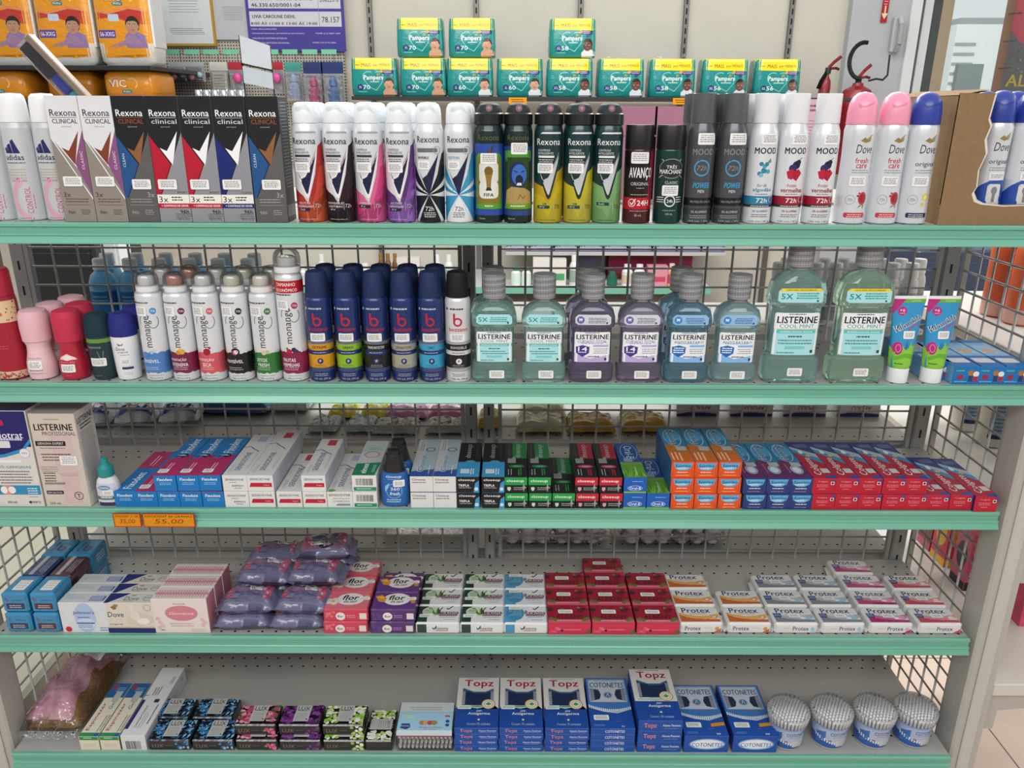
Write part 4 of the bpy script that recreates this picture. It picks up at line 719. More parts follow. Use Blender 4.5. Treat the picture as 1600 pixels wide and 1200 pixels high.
# Sensodyne
def senso(w, d, kind):
    f = FA(w, .031)
    if kind == 'rapido': f.t('SENSODYNE', 0, 23, w*760, 4, '2a3464', bold=.02).g(-3, 17, 14, 1, 1, '555a78', 1).t('RÁPIDO', 5, 11.5, w*480, 4.2, '2a3464', bold=.03, shear=.2).g(5, 6, 14, 1, 1, '555a78', 1)
    elif kind == 'completa': f.t('SENSODYNE', 0, 25, w*850, 4.4, '3b3d46', bold=.03).t('PROTEÇÃO', 3, 18, w*640, 3.6, '5c5e66').t('COMPLETA', 3, 12.5, w*640, 3.2, '3b3d46').p([(-8, 4), (18, 4), (18, 8), (-4, 8)], '8a8c92')
    else: f.t('SENSODYNE', 0, 24, w*780, 4, '2a3464', bold=.02).p([(-w*420, 9), (w*440, 9), (w*440, 17), (-w*360, 17)], 'b81c3c').t('Original', w*230, 12.5, 10, 2.6, 'f0d8de')
    u = A(w*1000-.6); D = d*1000; u.t('SENSODYNE', -2, 60, 78, 10, '35487c', 90, bold=.025).l([(-w*500, D*.66), (-w*200, D*.68), (0, D*.62), (w*200, D*.58), (w*300, D*.55)], 2.6, '3a78a8').rr(-w*100, D*.8, 16, 26, 'b83048' if kind == 'orig' else '9fb4c8', 1.5).g(w*330, 60, 70, 1, 1, '9a9ca8', 1, 90).g(-w*330, 30, 34, 2, 3, '9a9ca8', 1, 90)
    if kind == 'completa': u.p([(-20, 0), (-14, 0), (-6, 6), (-16, 12), (-20, 8)], '5a9a4a')
    s = A(d*1000-2, 30); s.g(0, 22, d*700, 4, 4, 'a4a8bc', 1.2)
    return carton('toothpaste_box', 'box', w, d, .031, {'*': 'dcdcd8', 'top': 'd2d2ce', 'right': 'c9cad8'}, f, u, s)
GS = 'white toothpaste boxes with navy lettering'
for k, (kd, w, d, px, z, l) in enumerate((('rapido', .043, .185, 371.5, 0, 'first from the left, bottom layer'), ('orig', .046, .19, 411, 0, 'second from the left, bottom layer, red stripe'), ('orig', .045, .165, 453.5, 0, 'red stripe, alone in its pile, low one between the raised ones'), ('orig', .0425, .165, 493, 0, 'bottom layer under the rightmost raised one'), ('completa', .045, .165, 532, 0, 'green leaf at its corner, no red stripe'),
        ('rapido', .043, .185, 368.5, 1, 'first from the left, top layer'), ('orig', .046, .21, 408, 1, 'second from the left, top layer, longest one'), ('orig', .0425, .165, 491, 1, 'top layer, third raised one'))):
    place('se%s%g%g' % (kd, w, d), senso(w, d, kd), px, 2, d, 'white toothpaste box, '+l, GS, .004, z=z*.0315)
f = FA(.044, .031); f.r(-16, 12, 32, 14, 'e4e4e0'); 
for k in range(17): f.r(-15+k*1.8, 12.5, random.choice([.7, 1.1]), 13, '2c2c2c')
f.r(-19, 2, 40, 7, '2a8a60').g(0, 5, 30, 1, 1, 'd0e8dc', 1.4)
u = A(43.5); u.p([(-22, 2), (18, 2), (22, 56), (-22, 50)], '1f7a54').t('elmex', -4, 30, 40, 11, 'e8f0ec', 90, bold=.03).g(12, 30, 34, 2, 3, 'b8d8c8', 1.2, 90).o(0, 90, 14, 2, 'b8607a').rr(-18, 104, 34, 30, 'a9c4b8', 2).g(0, 118, 24, 2, 6, '4a8a70', 2)
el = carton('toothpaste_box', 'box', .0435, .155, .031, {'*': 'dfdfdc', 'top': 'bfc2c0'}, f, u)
place('el', el, 571, 2, .155, 'white and green toothpaste box with barcode, bottom of the pair', 'green and white barcoded boxes', .004); place('el', el, 570, 2, .155, 'white and green toothpaste box with barcode, top of the pair', 'green and white barcoded boxes', .005, z=.0315)
def closew():
    w, d = .0405, .165; f = FA(w, .0305); f.t('Closeup', -5, 24, 24, 4.8, '2b2c34', bold=.03).g(-3, 18, 28, 1, 1, '6a6c74', 1.6)
    u = A(w*1000-.6); u.r(-20, 0, 40, 34, '2f4f96').p([(-20, 20), (20, 30), (20, 165), (-20, 165)], '9fb4bc').p([(-20, 30), (0, 30), (-6, 165), (-20, 165)], 'b9bfc0').t('Closeup', -3, 55, 72, 15, 'e4e8ec', 90, bold=.05).t('Closeup', -3, 55, 70, 13, '2c5e9e', 90, bold=.015).c(6, 116, 9, '4b5a66').c(6, 116, 6.5, 'a9b8be').g(-12, 130, 40, 2, 4, '6a7a84', 1.4, 90).g(12, 30, 40, 1, 1, 'd8dee4', 1.4, 90)
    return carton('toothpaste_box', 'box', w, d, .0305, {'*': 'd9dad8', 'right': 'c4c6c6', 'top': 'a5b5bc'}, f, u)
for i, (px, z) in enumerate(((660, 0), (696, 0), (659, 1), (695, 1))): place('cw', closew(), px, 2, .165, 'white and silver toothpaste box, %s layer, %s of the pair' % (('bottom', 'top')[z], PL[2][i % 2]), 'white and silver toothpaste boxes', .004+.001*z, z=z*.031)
def closet(kind):
    w, d = .0405, .15; c1, c2 = {'blue': ('3a94c8', '3a94c8'), 'green': ('1e9a48', '1d7a42'), 'red': ('c02238', '9a2036')}[kind]; f = FA(w, .0305)
    if kind == 'blue': f.p([(10, 0), (20, 0), (20, 24), (13, 18)], '3a94c8').c(15, 7, 3.5, 'c8dce8').t('closeup', -2, 24, 29, 5.5, 'f0f0f0', bold=.035).t('TRIPLA', -7, 14, 19, 4.5, 'e8e8e8', bold=.05).g(-4, 8.5, 24, 1, 1, 'a8a8a8', 1.4)
    else: f.r(-20, 15, 40, 16, c1).t('closeup', -1, 22.5, 30, 6.5, 'f4f4f4', bold=.035).p([(-15, 11), (-9, 11), (-9, 6), (-12, 3), (-15, 6)], 'b8d8c4' if kind == 'green' else 'd8a0a8').g(4, 9, 18, 2, 3.4, 'b0b0b0', 1.3).p([(14, 20), (15.5, 12), (19, 10), (15.5, 8), (14, 1), (12.5, 8), (10, 10), (12.5, 12)], '9a9c9c')
    u = A(w*1000-.6)
    if kind == 'blue': u.r(-20, 0, 40, 46, c1).p([(-20, 46), (20, 46), (20, 62), (0, 54), (-20, 62)], c1).rr(-14, 14, 16, 18, 'c8d8e0', 1.5).g(8, 22, 26, 2, 4, 'd8e8f0', 2, -90).c(2, 62, 9, '4a9cc0', 7).t('closeup', -2, 110, 62, 13, '9a9c9e', -90, bold=.035).g(12, 110, 60, 1, 1, '5a5c60', 1, -90)
    else: u.p([(-6, 78), (20, 78), (20, 150), (-6, 150)], c2).t('closeup', 5, 112, 60, 13, 'a4b4aa' if kind == 'green' else 'b0a0a4', -90, bold=.035).rr(-15, 58, 15, 26, '8c908e', 1.5).p([(-8, 50), (10, 50), (16, 44), (10, 38), (-8, 38), (-14, 44)], c2 if kind == 'green' else 'b04a58').c(2, 44, 8, '6a9a80' if kind == 'green' else 'c08890', 3.4).g(-9, 20, 26, 2, 5, 'b0b0b0', 1.6, -90).g(8, 20, 28, 2, 4, c1, 2, -90).r(-20, 78, 14, 72, '2a2c2c').g(-13, 112, 60, 1, 1, '5a5c5c', 1, -90)
    return carton('toothpaste_box', 'box', w, d, .0305, {'*': '1b1c1f'}, f, u)
for kind, xs in (('blue', ((732, 0, 'left'), (771, 0, 'right'), (731, 1, 'left'), (770.5, 1, 'right'))), ('green', ((807, 0, 'left'), (844, 0, 'middle'), (880.5, 0, 'right, nothing stacked on it'), (806, 1, 'left'), (843, 1, 'right'))), ('red', ((917, 0, 'left'), (954.5, 0, 'right'), (916, 1, 'left'), (953.5, 1, 'right')))):
    for px, z, p_ in xs: place('ct'+kind, closet(kind), px, 2, .15, 'black and %s toothpaste box, %s layer, %s' % (kind, ('bottom', 'top')[z], p_), 'black and %s toothpaste boxes' % kind, .004, z=z*.031)
def oralb():
    w, d = .0405, .15; f = FA(w, .0305); f.r(-20, 0, 40, 3, '7ab840').g(4, 22, 20, 1, 1, '8ac0ee', 1.2).c(0, 9.5, 13, 'e6eef8', 5).c(0, 9.5, 12.4, '1c5cb4', 4.4).t('Oral-B', 0, 9.5, 20, 5, 'f0f4fa', bold=.03)
    u = A(w*1000-.6); u.r(-20, 0, 40, 60, '5a9a32').r(-20, 52, 40, 12, '6f9a50')
    for k in range(26): x = random.uniform(-20, 20); u.p([(x, 2), (x+2, 2), (x+random.uniform(-6, 6), random.uniform(20, 44))], random.choice(['8cc044', '3f8428', 'a8d060']))
    u.o(2, 108, 16, 1.6, '8aa8c8', 38).t('Oral-B', 2, 106, 58, 15, 'b4c8dc', -90, bold=.03).rr(-12, 64, 16, 16, '8a9cb0', 1.5).t('complete', 4, 26, 36, 6, 'd8e8b8', -90)
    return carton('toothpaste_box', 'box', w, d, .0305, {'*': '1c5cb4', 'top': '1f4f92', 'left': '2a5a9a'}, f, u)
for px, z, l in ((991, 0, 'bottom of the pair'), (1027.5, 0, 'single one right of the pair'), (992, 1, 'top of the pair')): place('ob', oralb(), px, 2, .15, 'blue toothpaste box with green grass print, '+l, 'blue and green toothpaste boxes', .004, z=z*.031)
def sorriso(kind):
    w, d = .0405, .155; m, t2 = ('e0541c', 'c8642c') if kind == 'orange' else ('2a3a78', '5a2a60'); f = FA(w, .0305)
    f.p([(-17, 28), (17, 28), (14, 18), (6, 14), (-6, 14), (-14, 18)], '5aa8d8').p([(-14, 19), (14, 21), (4, 16), (-8, 16)], 'a8d4ec').t('Sorriso', 0, 22.5, 27, 6, '1c3048', bold=.04, shear=.15).g(0, 9.5, 20, 1, 1, 'f0e0d8', 1.6).g(0, 4, 24, 1, 1, 'f0c8a8' if kind == 'orange' else '9aa4c8', 1).l([(-19, 1), (-16, 12)], .5, '8a3a18' if kind == 'orange' else '1a2450').l([(19, 1), (16, 12)], .5, '8a3a18' if kind == 'orange' else '1a2450')
    u = A(w*1000-.6); u.r(-20, 0, 40, 46 if kind == 'orange' else 60, t2).p([(-20, 44), (20, 30), (20, 66), (-20, 76)], 'b8702c' if kind == 'orange' else '6c2c5c').rr(-2, 48, 18, 18, 'a9b4b8', 1.5)
    u.o(0, 108, 16, 2, '9fc8dc', 40).p([(-14, 84), (14, 96), (16, 130), (-10, 132)], '4a9cc8').t('Sorriso', 0, 110, 64, 14, 'e6eef2', -90, bold=.08).t('Sorriso', 0, 110, 62, 12, '1c3a5c', -90, bold=.03)
    if kind == 'orange': u.g(-2, 22, 36, 3, 7, 'ecc8a0', 3, -90)
    else: u.c(2, 34, 11, '8ea4b4', 18).c(2, 34, 7, 'c8d4dc', 12).g(-14, 40, 40, 1, 1, 'c86a90', 2, -90)
    s = A(d*1000-1, 30); s.rr(-60, 6, 30, 18, '2a5a8a', 2).g(10, 20, 80, 3, 5, '4a88b0', 1.4)
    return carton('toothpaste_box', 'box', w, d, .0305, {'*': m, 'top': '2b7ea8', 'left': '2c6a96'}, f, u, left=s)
for z in range(3):
    for i, px in enumerate((1065, 1101.5, 1138.5)): place('soorange', sorriso('orange'), px-(0, 0, -1)[z], 2, .155, 'orange-fronted toothpaste box, %s layer, %s pile' % (('bottom', 'middle', 'top')[z], PL[3][i]), 'orange and blue toothpaste boxes', .003+(.001 if i == 2 and z == 2 else 0), z=z*.031)
for z in range(2):
    for i, px in enumerate((1178, 1214.5, 1250)): place('sonavy', sorriso('navy'), px, 2, .155, 'navy-fronted toothpaste box, %s layer, %s pile' % (('bottom', 'top')[z], PL[3][i]), 'navy and light blue toothpaste boxes', .003, z=z*.031)
def colgate():
    w, d = .0408, .16; f = FA(w, .0305); f.t('Colgate', -3, 24, 17, 3.6, 'e8a8b0').g(-3, 17, 22, 2, 3.2, 'dc8c98', 1.2).g(-2, 9, 14, 1, 1, 'dc8c98', 1.2).r(11, 18, 6, 6, 'e8e8e8').r(12, 19, 4, 4, '3a2a30').l([(-17, 8), (-14, 4), (14, 4), (17, 8)], .7, '8a1424').p([(12, 28), (20, 28), (20, 22)], '2a4a98')
    u = A(w*1000-.6); u.p([(-20, 112), (20, 60), (20, 160), (-20, 160)], '3f8cb8').p([(-20, 128), (20, 84), (20, 160), (-20, 160)], 'a9b8c4').p([(-20, 138), (20, 104), (20, 160), (-20, 160)], '2f3f78').g(4, 146, 26, 4, 4, '8c9ac4', 1.4).c(4, 96, 5, 'c4b060').c(-6, 112, 4, 'dfe6ea', 8).t('Colgate', -3, 50, 72, 16, 'e2d4d6', 90, bold=.025).rr(4, 22, 14, 18, 'c8c4c6', 1.5).p([(-2, 0), (20, 0), (20, 12), (8, 10)], '2a4a98')
    return carton('toothpaste_box', 'box', w, d, .0305, {'*': 'bb1d34', 'top': 'ab2438', 'left': '262a78'}, f, u)
xs = (1285, 1321, 1357, 1394, 1428, 1462.5, 1499, 1538)
for i, px in enumerate(xs): place('co', colgate(), px, 2, .16, 'red and blue toothpaste box, bottom layer, %s from the left' % ('first second third fourth fifth sixth seventh eighth'.split()[i]), 'red toothpaste boxes', .002 if i < 7 else -.004)
for i, px in enumerate(xs[:5]): place('co', None, px+1, 2, .16, 'red and blue toothpaste box, top layer, %s from the left' % ('first second third fourth fifth'.split()[i]), 'red toothpaste boxes', .003, z=.031)
# tall cartons at left
f = A(80, 182); f.r(-40, 116, 80, 70, '1f2264').p([(-40, 92), (-10, 96), (24, 106), (40, 124), (40, 130), (-40, 130)], '2a8cc0').p([(-40, 98), (-10, 102), (24, 113), (40, 132), (40, 150), (-40, 150)], '1f2264').t('Periotrat', -3, 138, 64, 12, 'e8e8f0', bold=.02).g(4, 128, 46, 1, 1, 'c8c8e0', 4).rr(-34, 156, 34, 10, 'b82040', 2).rr(-26, 114, 30, 13, 'd8d8dc', 2).c(26, 104, 9, 'e2e2e4').o(26, 104, 9, .8, 'b0b0b4').t('99%', 26, 104, 10, 4, '555a66').t('PRÓ-GENGIVAS', 0, 78, 64, 6, '3f88b0', bold=.02).rr(-30, 86, 48, 5, 'e8e8e8', 2).o(0, 0, .1, .05, 'ffffff').g(2, 68, 60, 5, 5.5, '5a5c64', 1.8)
f.r(-40, 24, 80, 18, '2f8ab4').c(-18, 33, 12, 'd88a98', 9).c(-24, 33, 6, 'ece8e0', 7).c(-10, 33, 6.5, 'ece8e0', 7).g(26, 35, 20, 3, 4.5, 'd8e8f0', 1.8).g(26, 19, 16, 1, 1, '8a8c90', 1).t('250 mL', -14, 9, 17, 4, '2c2c30', bold=.02).c(18, 9, 2.6, '2a2a4a').t('HERTZ', 29, 9, 15, 4, '2c2c3c')
pt = carton('mouthwash_carton', 'box', .083, .06, .183, {'*': 'd6d3cd', 'top': '1a1d52'}, f, mat='carton')
place('pt', pt, 34, 2, .06, 'navy and white mouthwash carton, front one beside the beige carton', None, .004); place('pt', pt, -40.5, 2, .06, 'navy and white mouthwash carton cut off by the left edge', None, .004)
f = A(78, 177); f.r(-3, 6, 30, 60, 'cfb4b2').r(-8, 66, 36, 72, 'cdb6b4').p([(-8, 66), (28, 66), (24, 60), (0, 60)], 'c4a8a6').g(0, 167, 30, 1, 1, '6a6258', 1).t('LISTERINE', 0, 153, 66, 12, '17171a', bold=.05).t('PROFISSIONAL', 8, 141, 58, 7, '5a3a48', bold=.01).r(-36, 118, 52, 9, '1c1a1c').t('GENGIVA EXPERT', -10, 122.5, 45, 4.4, 'e0d8d0', bold=.02).g(-6, 113, 54, 1, 1, '7a706a', 1.4).g(-2, 101, 60, 3, 5.5, '4a3c40', 2).g(-20, 77, 32, 3, 4, '8a807a', 1.2).g(-22, 65, 22, 4, 5, '4a4444', 2).rr(-34, 44, 36, 4, '8a8480', .8).rr(-34, 25, 30, 7, '3f2440', .8).t('SEM ÁLCOOL', -19, 28.5, 26, 3.6, 'e0d8e0', bold=.02).t('250 mL', -22, 7, 20, 4.4, '3c3a3a').o(22, 22, 8, 1.2, '4a4248').t('T', 22, 22, 6, 7, '4a4248', bold=.05)
s = A(58, 177); s.t('LISTERINE', 0, 161, 48, 10, '17171a', bold=.05).g(0, 150, 40, 2, 6, '3a3638', 3).g(0, 138, 48, 34, 3.4, '8a8886', 1.3)
lp = carton('mouthwash_carton', 'box', .079, .06, .178, {'*': 'cdc1b6', 'top': 'a39f9b', 'right': 'd8d5d0'}, f, right=s, stick=(16, 90, 30, 18), stick_on='front')
place('lp', lp, 108, 2, .06, 'pale beige mouthwash carton with black box lettering', None, .004)
def squeeze(name, cat, P, e, col, label, capP, capcol, stick=None, mat='plastic'):
    def b():
        t = empty(name); tag(t, None, cat); R_ = [(a/1000, b_/1000, c/1000) for a, b_, c in P]; G().loft(R_, col, mat, 40, e).build('bottle_body', t)
        G().art(label, on_oval(R_, e), mat, 3, [c for _, _, c in P]).build('printed_label', t)
        G().loft([(a/1000, b_/1000, c/1000) for a, b_, c in capP], capcol, 'plastic', 32).build('cap', t)
        if stick: G().art(sticker(*stick), on_oval(R_, e), 'paper', 3, [c for _, _, c in P]).build('price_sticker', t)
        return t
    return b
q = A(40, 60); q.r(-20, 0, 40, 8, '3a2a5c').rr(-17, 10, 34, 34, 'c9cbe0', 4).c(-2, 36, 11, '4a88a4', 4.5).t('COREGA', -2, 36, 17, 3.4, 'e8f0f4', bold=.03).r(-17, 13, 34, 6, '2e6e50').g(0, 16, 22, 1, 1, 'e0ece4', 2)
place('cg', squeeze('denture_powder_bottle', 'bottle', ((16, 10, 0), (20, 13, 2), (20, 13, 36), (17, 12, 48), (12, 11, 55)), 2.6, 'dcdfe4', q, ((13, 13, 55.4), (13.4, 13.4, 57), (13, 13, 71), (7, 7, 78), (5.5, 5.5, 88), (.01, .01, 91)), '1f8c8c', (4, 27, 18, 10)), 169, 2, .026, 'small white bottle with teal spout cap')
q = A(50, 80); q.t('closeup', 0, 59, 27, 6.5, 'd8e4ee', bold=.03).g(0, 54, 22, 1, 1, '8ab4e0', 1.2).o(0, 32, 15, 2, '5a9cdc').t('360', 2, 36, 16, 6, 'e8f0f8', bold=.02).t('fresh', 1, 27, 17, 6.5, 'e8f0f8', shear=.2, bold=.03).p([(-16, 40), (-8, 48), (-10, 38), (-16, 30)], '8cc0e8').g(0, 14, 28, 2, 4, 'c4d8ec', 1.6)
cb = squeeze('mouthwash_flask', 'bottle', ((19, 12, 0), (24, 16, 2), (25, 16.5, 8), (25.5, 17, 45), (22, 16, 62), (18.5, 15, 66)), 2.5, '1d5fa8', q, ((19.5, 16, 66.4), (19.5, 16, 69), (14.5, 14.5, 90), (14, 14, 98), (12, 12, 100), (11, 11, 106), (9, 9, 107), (.01, .01, 107.4)), '17181a', (9, 47, 20, 13))
place('cb', cb, 617, 2, .034, 'blue flask with black cap, front one', 'blue black-capped flasks'); inst('cb', None, (XF(619, 1.256, ZS[2])+.0, 1.32, ZS[2]+.0003), 'blue flask with black cap, standing behind the front one', 'blue black-capped flasks')
# orange price cards on the middle rail
def card(w, lines):
    def b():
        o = G().box(-w/2, w/2, -.0008, 0, -.0135, .0135, 'b4301c', 'paper').box(-w/2+.002, w/2-.002, -.0011, -.0008, -.0118, .0118, 'd98f1c', 'paper')
        q = A(); q.t(lines[0], 0, 8, w*1000-8, 4.2, '1c1408', bold=.0, shear=.1).t(lines[1], 0, -2.5, w*560, 10, '9a3018', bold=-.01, shear=.15)
        o.art(q, lambda u, v, o_: (u, -.0011-o_, v), 'paper'); return tag(o.build('price_card'), None, 'price card')
    return b
for px, w, ln, l in ((199, .049, ('FIXODENT 21 GR', '35,00'), 'orange handwritten price card reading 35,00'), (264, .092, ('FIXODENT 68 GRAMAS', '55,00'), 'orange handwritten price card reading 55,00')):
    inst('pc'+ln[1], card(w, ln), (XF(px, 1.235, .806), 1.2375, .8115), l, 'handwritten price cards')
# ================================================================ row 4: soaps
def pillow(w, d, h, col, mat='film', fin=.008, nx=14, ny=10, p=3., noise=.0012, seed=1, g=None, z0=0., finaxis='x', flat=.35):
    """stuffed flow pack resting on z0; returns G and height function"""
    rnd = random.Random(seed); g = g or G(); ph = [rnd.uniform(0, 6) for _ in range(6)]
    def top(u, v):
        a = max(0., 1-abs(u)**p)**.5; b = max(0., 1-abs(v)**p)**.5
        return z0+h*flat+h*(1-flat)*a*b+noise*(math.sin(u*7+ph[0]+v*2)+math.sin(v*9+ph[1]+u*3)+.6*math.sin(u*15+v*11+ph[2]))*(a*b+.15)
    def bot(u, v):
        a = max(0., 1-abs(u)**p)**.5; b = max(0., 1-abs(v)**p)**.5; return z0+h*flat*(1-a*b)
    vs = []; fs = []
    for s_, fn in ((0, top), (1, bot)):
        o = len(vs)
        for j in range(ny+1):
            for i in range(nx+1):
                u = -1+2*i/nx; v = -1+2*j/ny; vs.append((u*w/2, v*d/2, fn(u, v)))
        for j in range(ny):
            for i in range(nx): q = [o+j*(nx+1)+i, o+j*(nx+1)+i+1, o+(j+1)*(nx+1)+i+1, o+(j+1)*(nx+1)+i]; fs.append(q if s_ == 0 else q[::-1])
    m = (nx+1)*(ny+1); ring = [i for i in range(nx+1)]+[j*(nx+1)+nx for j in range(1, ny+1)]+[ny*(nx+1)+i for i in range(nx-1, -1, -1)]+[j*(nx+1) for j in range(ny-1, 0, -1)]
    for a, b in zip(ring, ring[1:]+ring[:1]): fs.append([a, b, m+b, m+a])
    g.add(vs, fs, col, mat, True)
    if fin:
        N = 12
        for sg in (-1, 1):
            V = []
            for i in range(N+1):
                t = -1+2*i/N; z = z0+h*flat; wob = .0012*math.sin(i*2.1+ph[3])
                if finaxis == 'x': V += [(sg*w/2, t*d/2*.98, z), (sg*(w/2+fin), t*d/2*.92, z-h*flat*.5+wob+.001)]
                else: V += [(t*w/2*.98, sg*d/2, z), (t*w/2*.92, sg*(d/2+fin), z-h*flat*.5+wob+.001)]
            g.add(V, [(2*i, 2*i+2, 2*i+3, 2*i+1) for i in range(N)], col, mat)
    def mp(u, v, o): return (u, -d/2+v, top(max(-.97, min(.97, 2*u/w)), max(-.97, min(.97, 2*(v/d)-1)))+o+.0003)
    return g, mp
def bar(key, w, d, h, cols, topart, frontart, mat='film', ch=.003, fin=0., stick=None, name='soap_bar'):
    def b():
        g = G().box(-w/2, w/2, -d/2, d/2, 0, h, cols, mat, ch)
        if fin:
            c = cols['*'] if isinstance(cols, dict) else cols
            for s_ in (-1, 1):
                V = [(s_*w/2, -d/2+ch, h*.3), (s_*w/2, d/2-ch, h*.3), (s_*(w/2+fin*.4), d/2-.006, h*.2), (s_*(w/2+fin), d/2-.012, h*.55), (s_*(w/2+fin), -d/2+.006, h*.1), (s_*(w/2+fin*.6), -d/2+.001, h*.15)]
                g.add(V, [(0, 1, 2, 3, 4, 5)], c, mat)
        if topart: topart.w = (w-2*ch)*1000; topart.h = (d-ch)*1000; topart.it = topart.it; g.art(topart, lambda u, v, o: (u, -d/2+max(v, ch*.0)+0, h+o), mat) if ch < .001 else g.art(topart, lambda u, v, o: (u, -d/2+ch+v*(d-2*ch)/(d-ch), h+o), mat)
        if frontart: frontart.w = (w-2*ch)*1000; frontart.h = (h-2*ch)*1000; g.art(frontart, lambda u, v, o: (u, -d/2-o, v+ch), mat)
        o = g.build(name); tag(o, None, 'soap')
        if stick: G().art(sticker(*stick), on_top(d, h), 'paper').build('price_sticker', o)
        return o
    return b
ROWN = ['front row', 'second row', 'third row', 'back row']
def column(key, build, px, n, d, lbl, grp, z=0, gap=.001, set0=.006, wob=0.):
    X = XF(px, 1.256, ZS[3])
    for k in range(n): inst(key, build, (X+random.uniform(-wob, wob), 1.25+set0+d/2+k*(d+gap), ZS[3]+.0003+z), lbl+', '+ROWN[k], grp, random.uniform(-.02, .02) if wob else 0)
SD, SH = .0555, .0245
def rex(kind):
    q = A(); 
    if kind == 'green': q.r(-45, 0, 24, 60, '17402c').r(-18, 0, 62, 60, 'e2e4e2').c(-14, 34, 18, 'c9d8c4', 17); [q.l([(-6, 24), (-6+random.uniform(-18, 14), 24+random.uniform(4, 26))], 2.6, random.choice(['3f7a34', '6a9c44', '24582a'])) for _ in range(14)]; q.c(-20, 36, 8, 'b0c8a8').t('Aloe', -22, 38, 9, 3, 'c04050')
    else: q.r(-45, 0, 90, 60, 'dde2e6').r(-45, 0, 26, 60, '4a9cc4').c(-20, 30, 17, '3a88b0', 24); [q.o(-20, 18+k*4, 14, 1, '8cc8e4', 6, 20, 160) for k in range(6)]; q.o(-36, 38, 12, 2, '2f7aa8').t('NEW', -36, 38, 10, 4, 'c03040')
    q.l([(14, 46), (18, 42), (26, 53)], 2.4, '1e2028').t('Rexona', 18, 32, 40, 12, '26303c', bold=.03).r(0, 24, 36, 3, 'b83a48').r(0, 20, 36, 3, '3a4a7a').g(18, 15, 30, 1, 1, '6a7078', 1.6).g(22, 7, 26, 1, 1, '4a5058', 1)
    f_ = A(); f_.r(-45, 0, 24, 20, '14382a' if kind == 'green' else '3f90bc').l([(-10, 11), (-7, 7), (-2, 15)], 1.8, '1e2028').t('Rexona', 8, 10, 24, 6, '26303c', bold=.02).r(-4, 4, 24, 1.4, 'b83a48')
    return bar('rx', .083, SD, SH, {'*': 'dcdedc', 'left': '17402c' if kind == 'green' else '4a9cc4'}, q, f_, stick=(-24 if kind == 'green' else -20, 22 if kind == 'green' else 47, 25, 10))
column('rxg', rex('green'), 684, 3, SD, 'white and dark green soap bar with aloe print, left column', 'white and green soap bars'); column('rxg', None, 753, 3, SD, 'white and dark green soap bar with aloe print, right column', 'white and green soap bars'); column('rxb', rex('blue'), 821.5, 3, SD, 'white and light blue soap bar with leaf print', 'white and blue soap bars')
q = A(); q.r(-45, 0, 90, 11, 'd05a70').g(0, 6, 60, 1, 1, 'e8a0ac', 3).t('ALBANY', 2, 20, 52, 13, '23242a', bold=.02)
for x, y, c_, r_ in ((-36, 42, '3a2430', 6), (-34, 46, '52303c', 3), (24, 40, '6a1c34', 7), (30, 44, '4c1a34', 4), (38, 50, 'c03a50', 4), (38, 34, '9c2440', 5), (20, 48, '5c8a3a', 3)): q.c(x, y, r_, c_)
for x, y in ((-34, 12), (-26, 9), (34, 13), (28, 8), (-12, 40)): q.p([(x-6, y), (x, y+6), (x+6, y+1), (x, y-4)], '4f7a34')
f_ = A(); f_.r(-45, 0, 90, 26, 'cc3050').g(2, 9, 40, 1, 1, 'e8909c', 1.5); [f_.c(random.uniform(-40, -18), random.uniform(2, 14), random.uniform(2, 4), random.choice(['d84a6a', 'b82848', 'e06a80'])) for _ in range(10)]; f_.p([(30, 2), (38, 12), (42, 4)], '3f6a2c').c(-14, 8, 2.5, '2c2028')
ab = bar('ab', .0815, SD+.001, SH+.001, {'*': '981a30', 'right': '4a1c28'}, q, f_, 'carton', .0008, stick=(-6, 35, 28, 12))
for i, (px, n) in enumerate(((889.5, 3), (958, 4), (1027.5, 3))): column('ab', ab, px, n, SD+.001, 'red berry-print soap box, %s column' % PL[3][i], 'red berry-print soap boxes')
def protex(c1, c2, c3):
    q = A(); q.p([(-45, 34), (-24, 16), (6, 10), (45, 8), (45, 0), (-45, 0)], c1).p([(-45, 38), (-26, 26), (-4, 20), (20, 22), (45, 30), (45, 18), (10, 8), (-14, 12), (-34, 22)], c2).t('Protex', -3, 39, 54, 16, '27406c', bold=.03).g(0, 28, 36, 2, 3.2, 'b09a80', 1.2).c(28, 16, 6, c3).c(28, 16, 3.5, 'e8d8b8')
    if c1 != 'c0622c': q.p([(-40, 16), (-24, 16), (-22, 30), (-38, 30)], '2c4a86').g(-30, 25, 12, 2, 4, 'b8c4dc', 1.4)
    if c1 in ('7a838a', 'a8286a'): q.c(22, 16, 10, c3, 8).c(16, 14, 5, 'e4e4e8', 4)
    f_ = A(); f_.t('Protex', -16 if c1 == 'c0622c' else 8, 9, 30, 8.5, '27406c', bold=.03).g(14 if c1 == 'c0622c' else -18, 9, 18, 1, 1, 'b8a8a0', 1).p([(24, 0), (45, 0), (45, 16), (34, 6)], c1 if c1 != '7a838a' else 'b8ccd8').c(30, 8, 4, c3)
    return bar('px', .083, .0515, SH, {'*': 'dcdcda'}, q, f_, 'film', .004, .007, stick=(2, 24, 22, 12) if c1 != 'c0622c' else None)
PX = [('o', ('c0622c', 'd9a85c', 'd48a50'), 1095, 3, 'white soap pack with orange swoosh, left column'), ('o', None, 1171, 2, 'white soap pack with orange swoosh, right column'), ('g', ('7a838a', 'aab4ba', '9cc0d4'), 1244, 3, 'white and grey soap pack, left column'), ('g', None, 1317, 3, 'white and grey soap pack, right column'),
      ('p', ('a8286a', 'c86a98', 'dc9ab8'), 1393, 4, 'white and magenta soap pack with cream swirl'), ('r', ('bc4458', 'd88a94', 'e6d4cc'), 1470, 3, 'white and rose soap pack, last column at the right')]
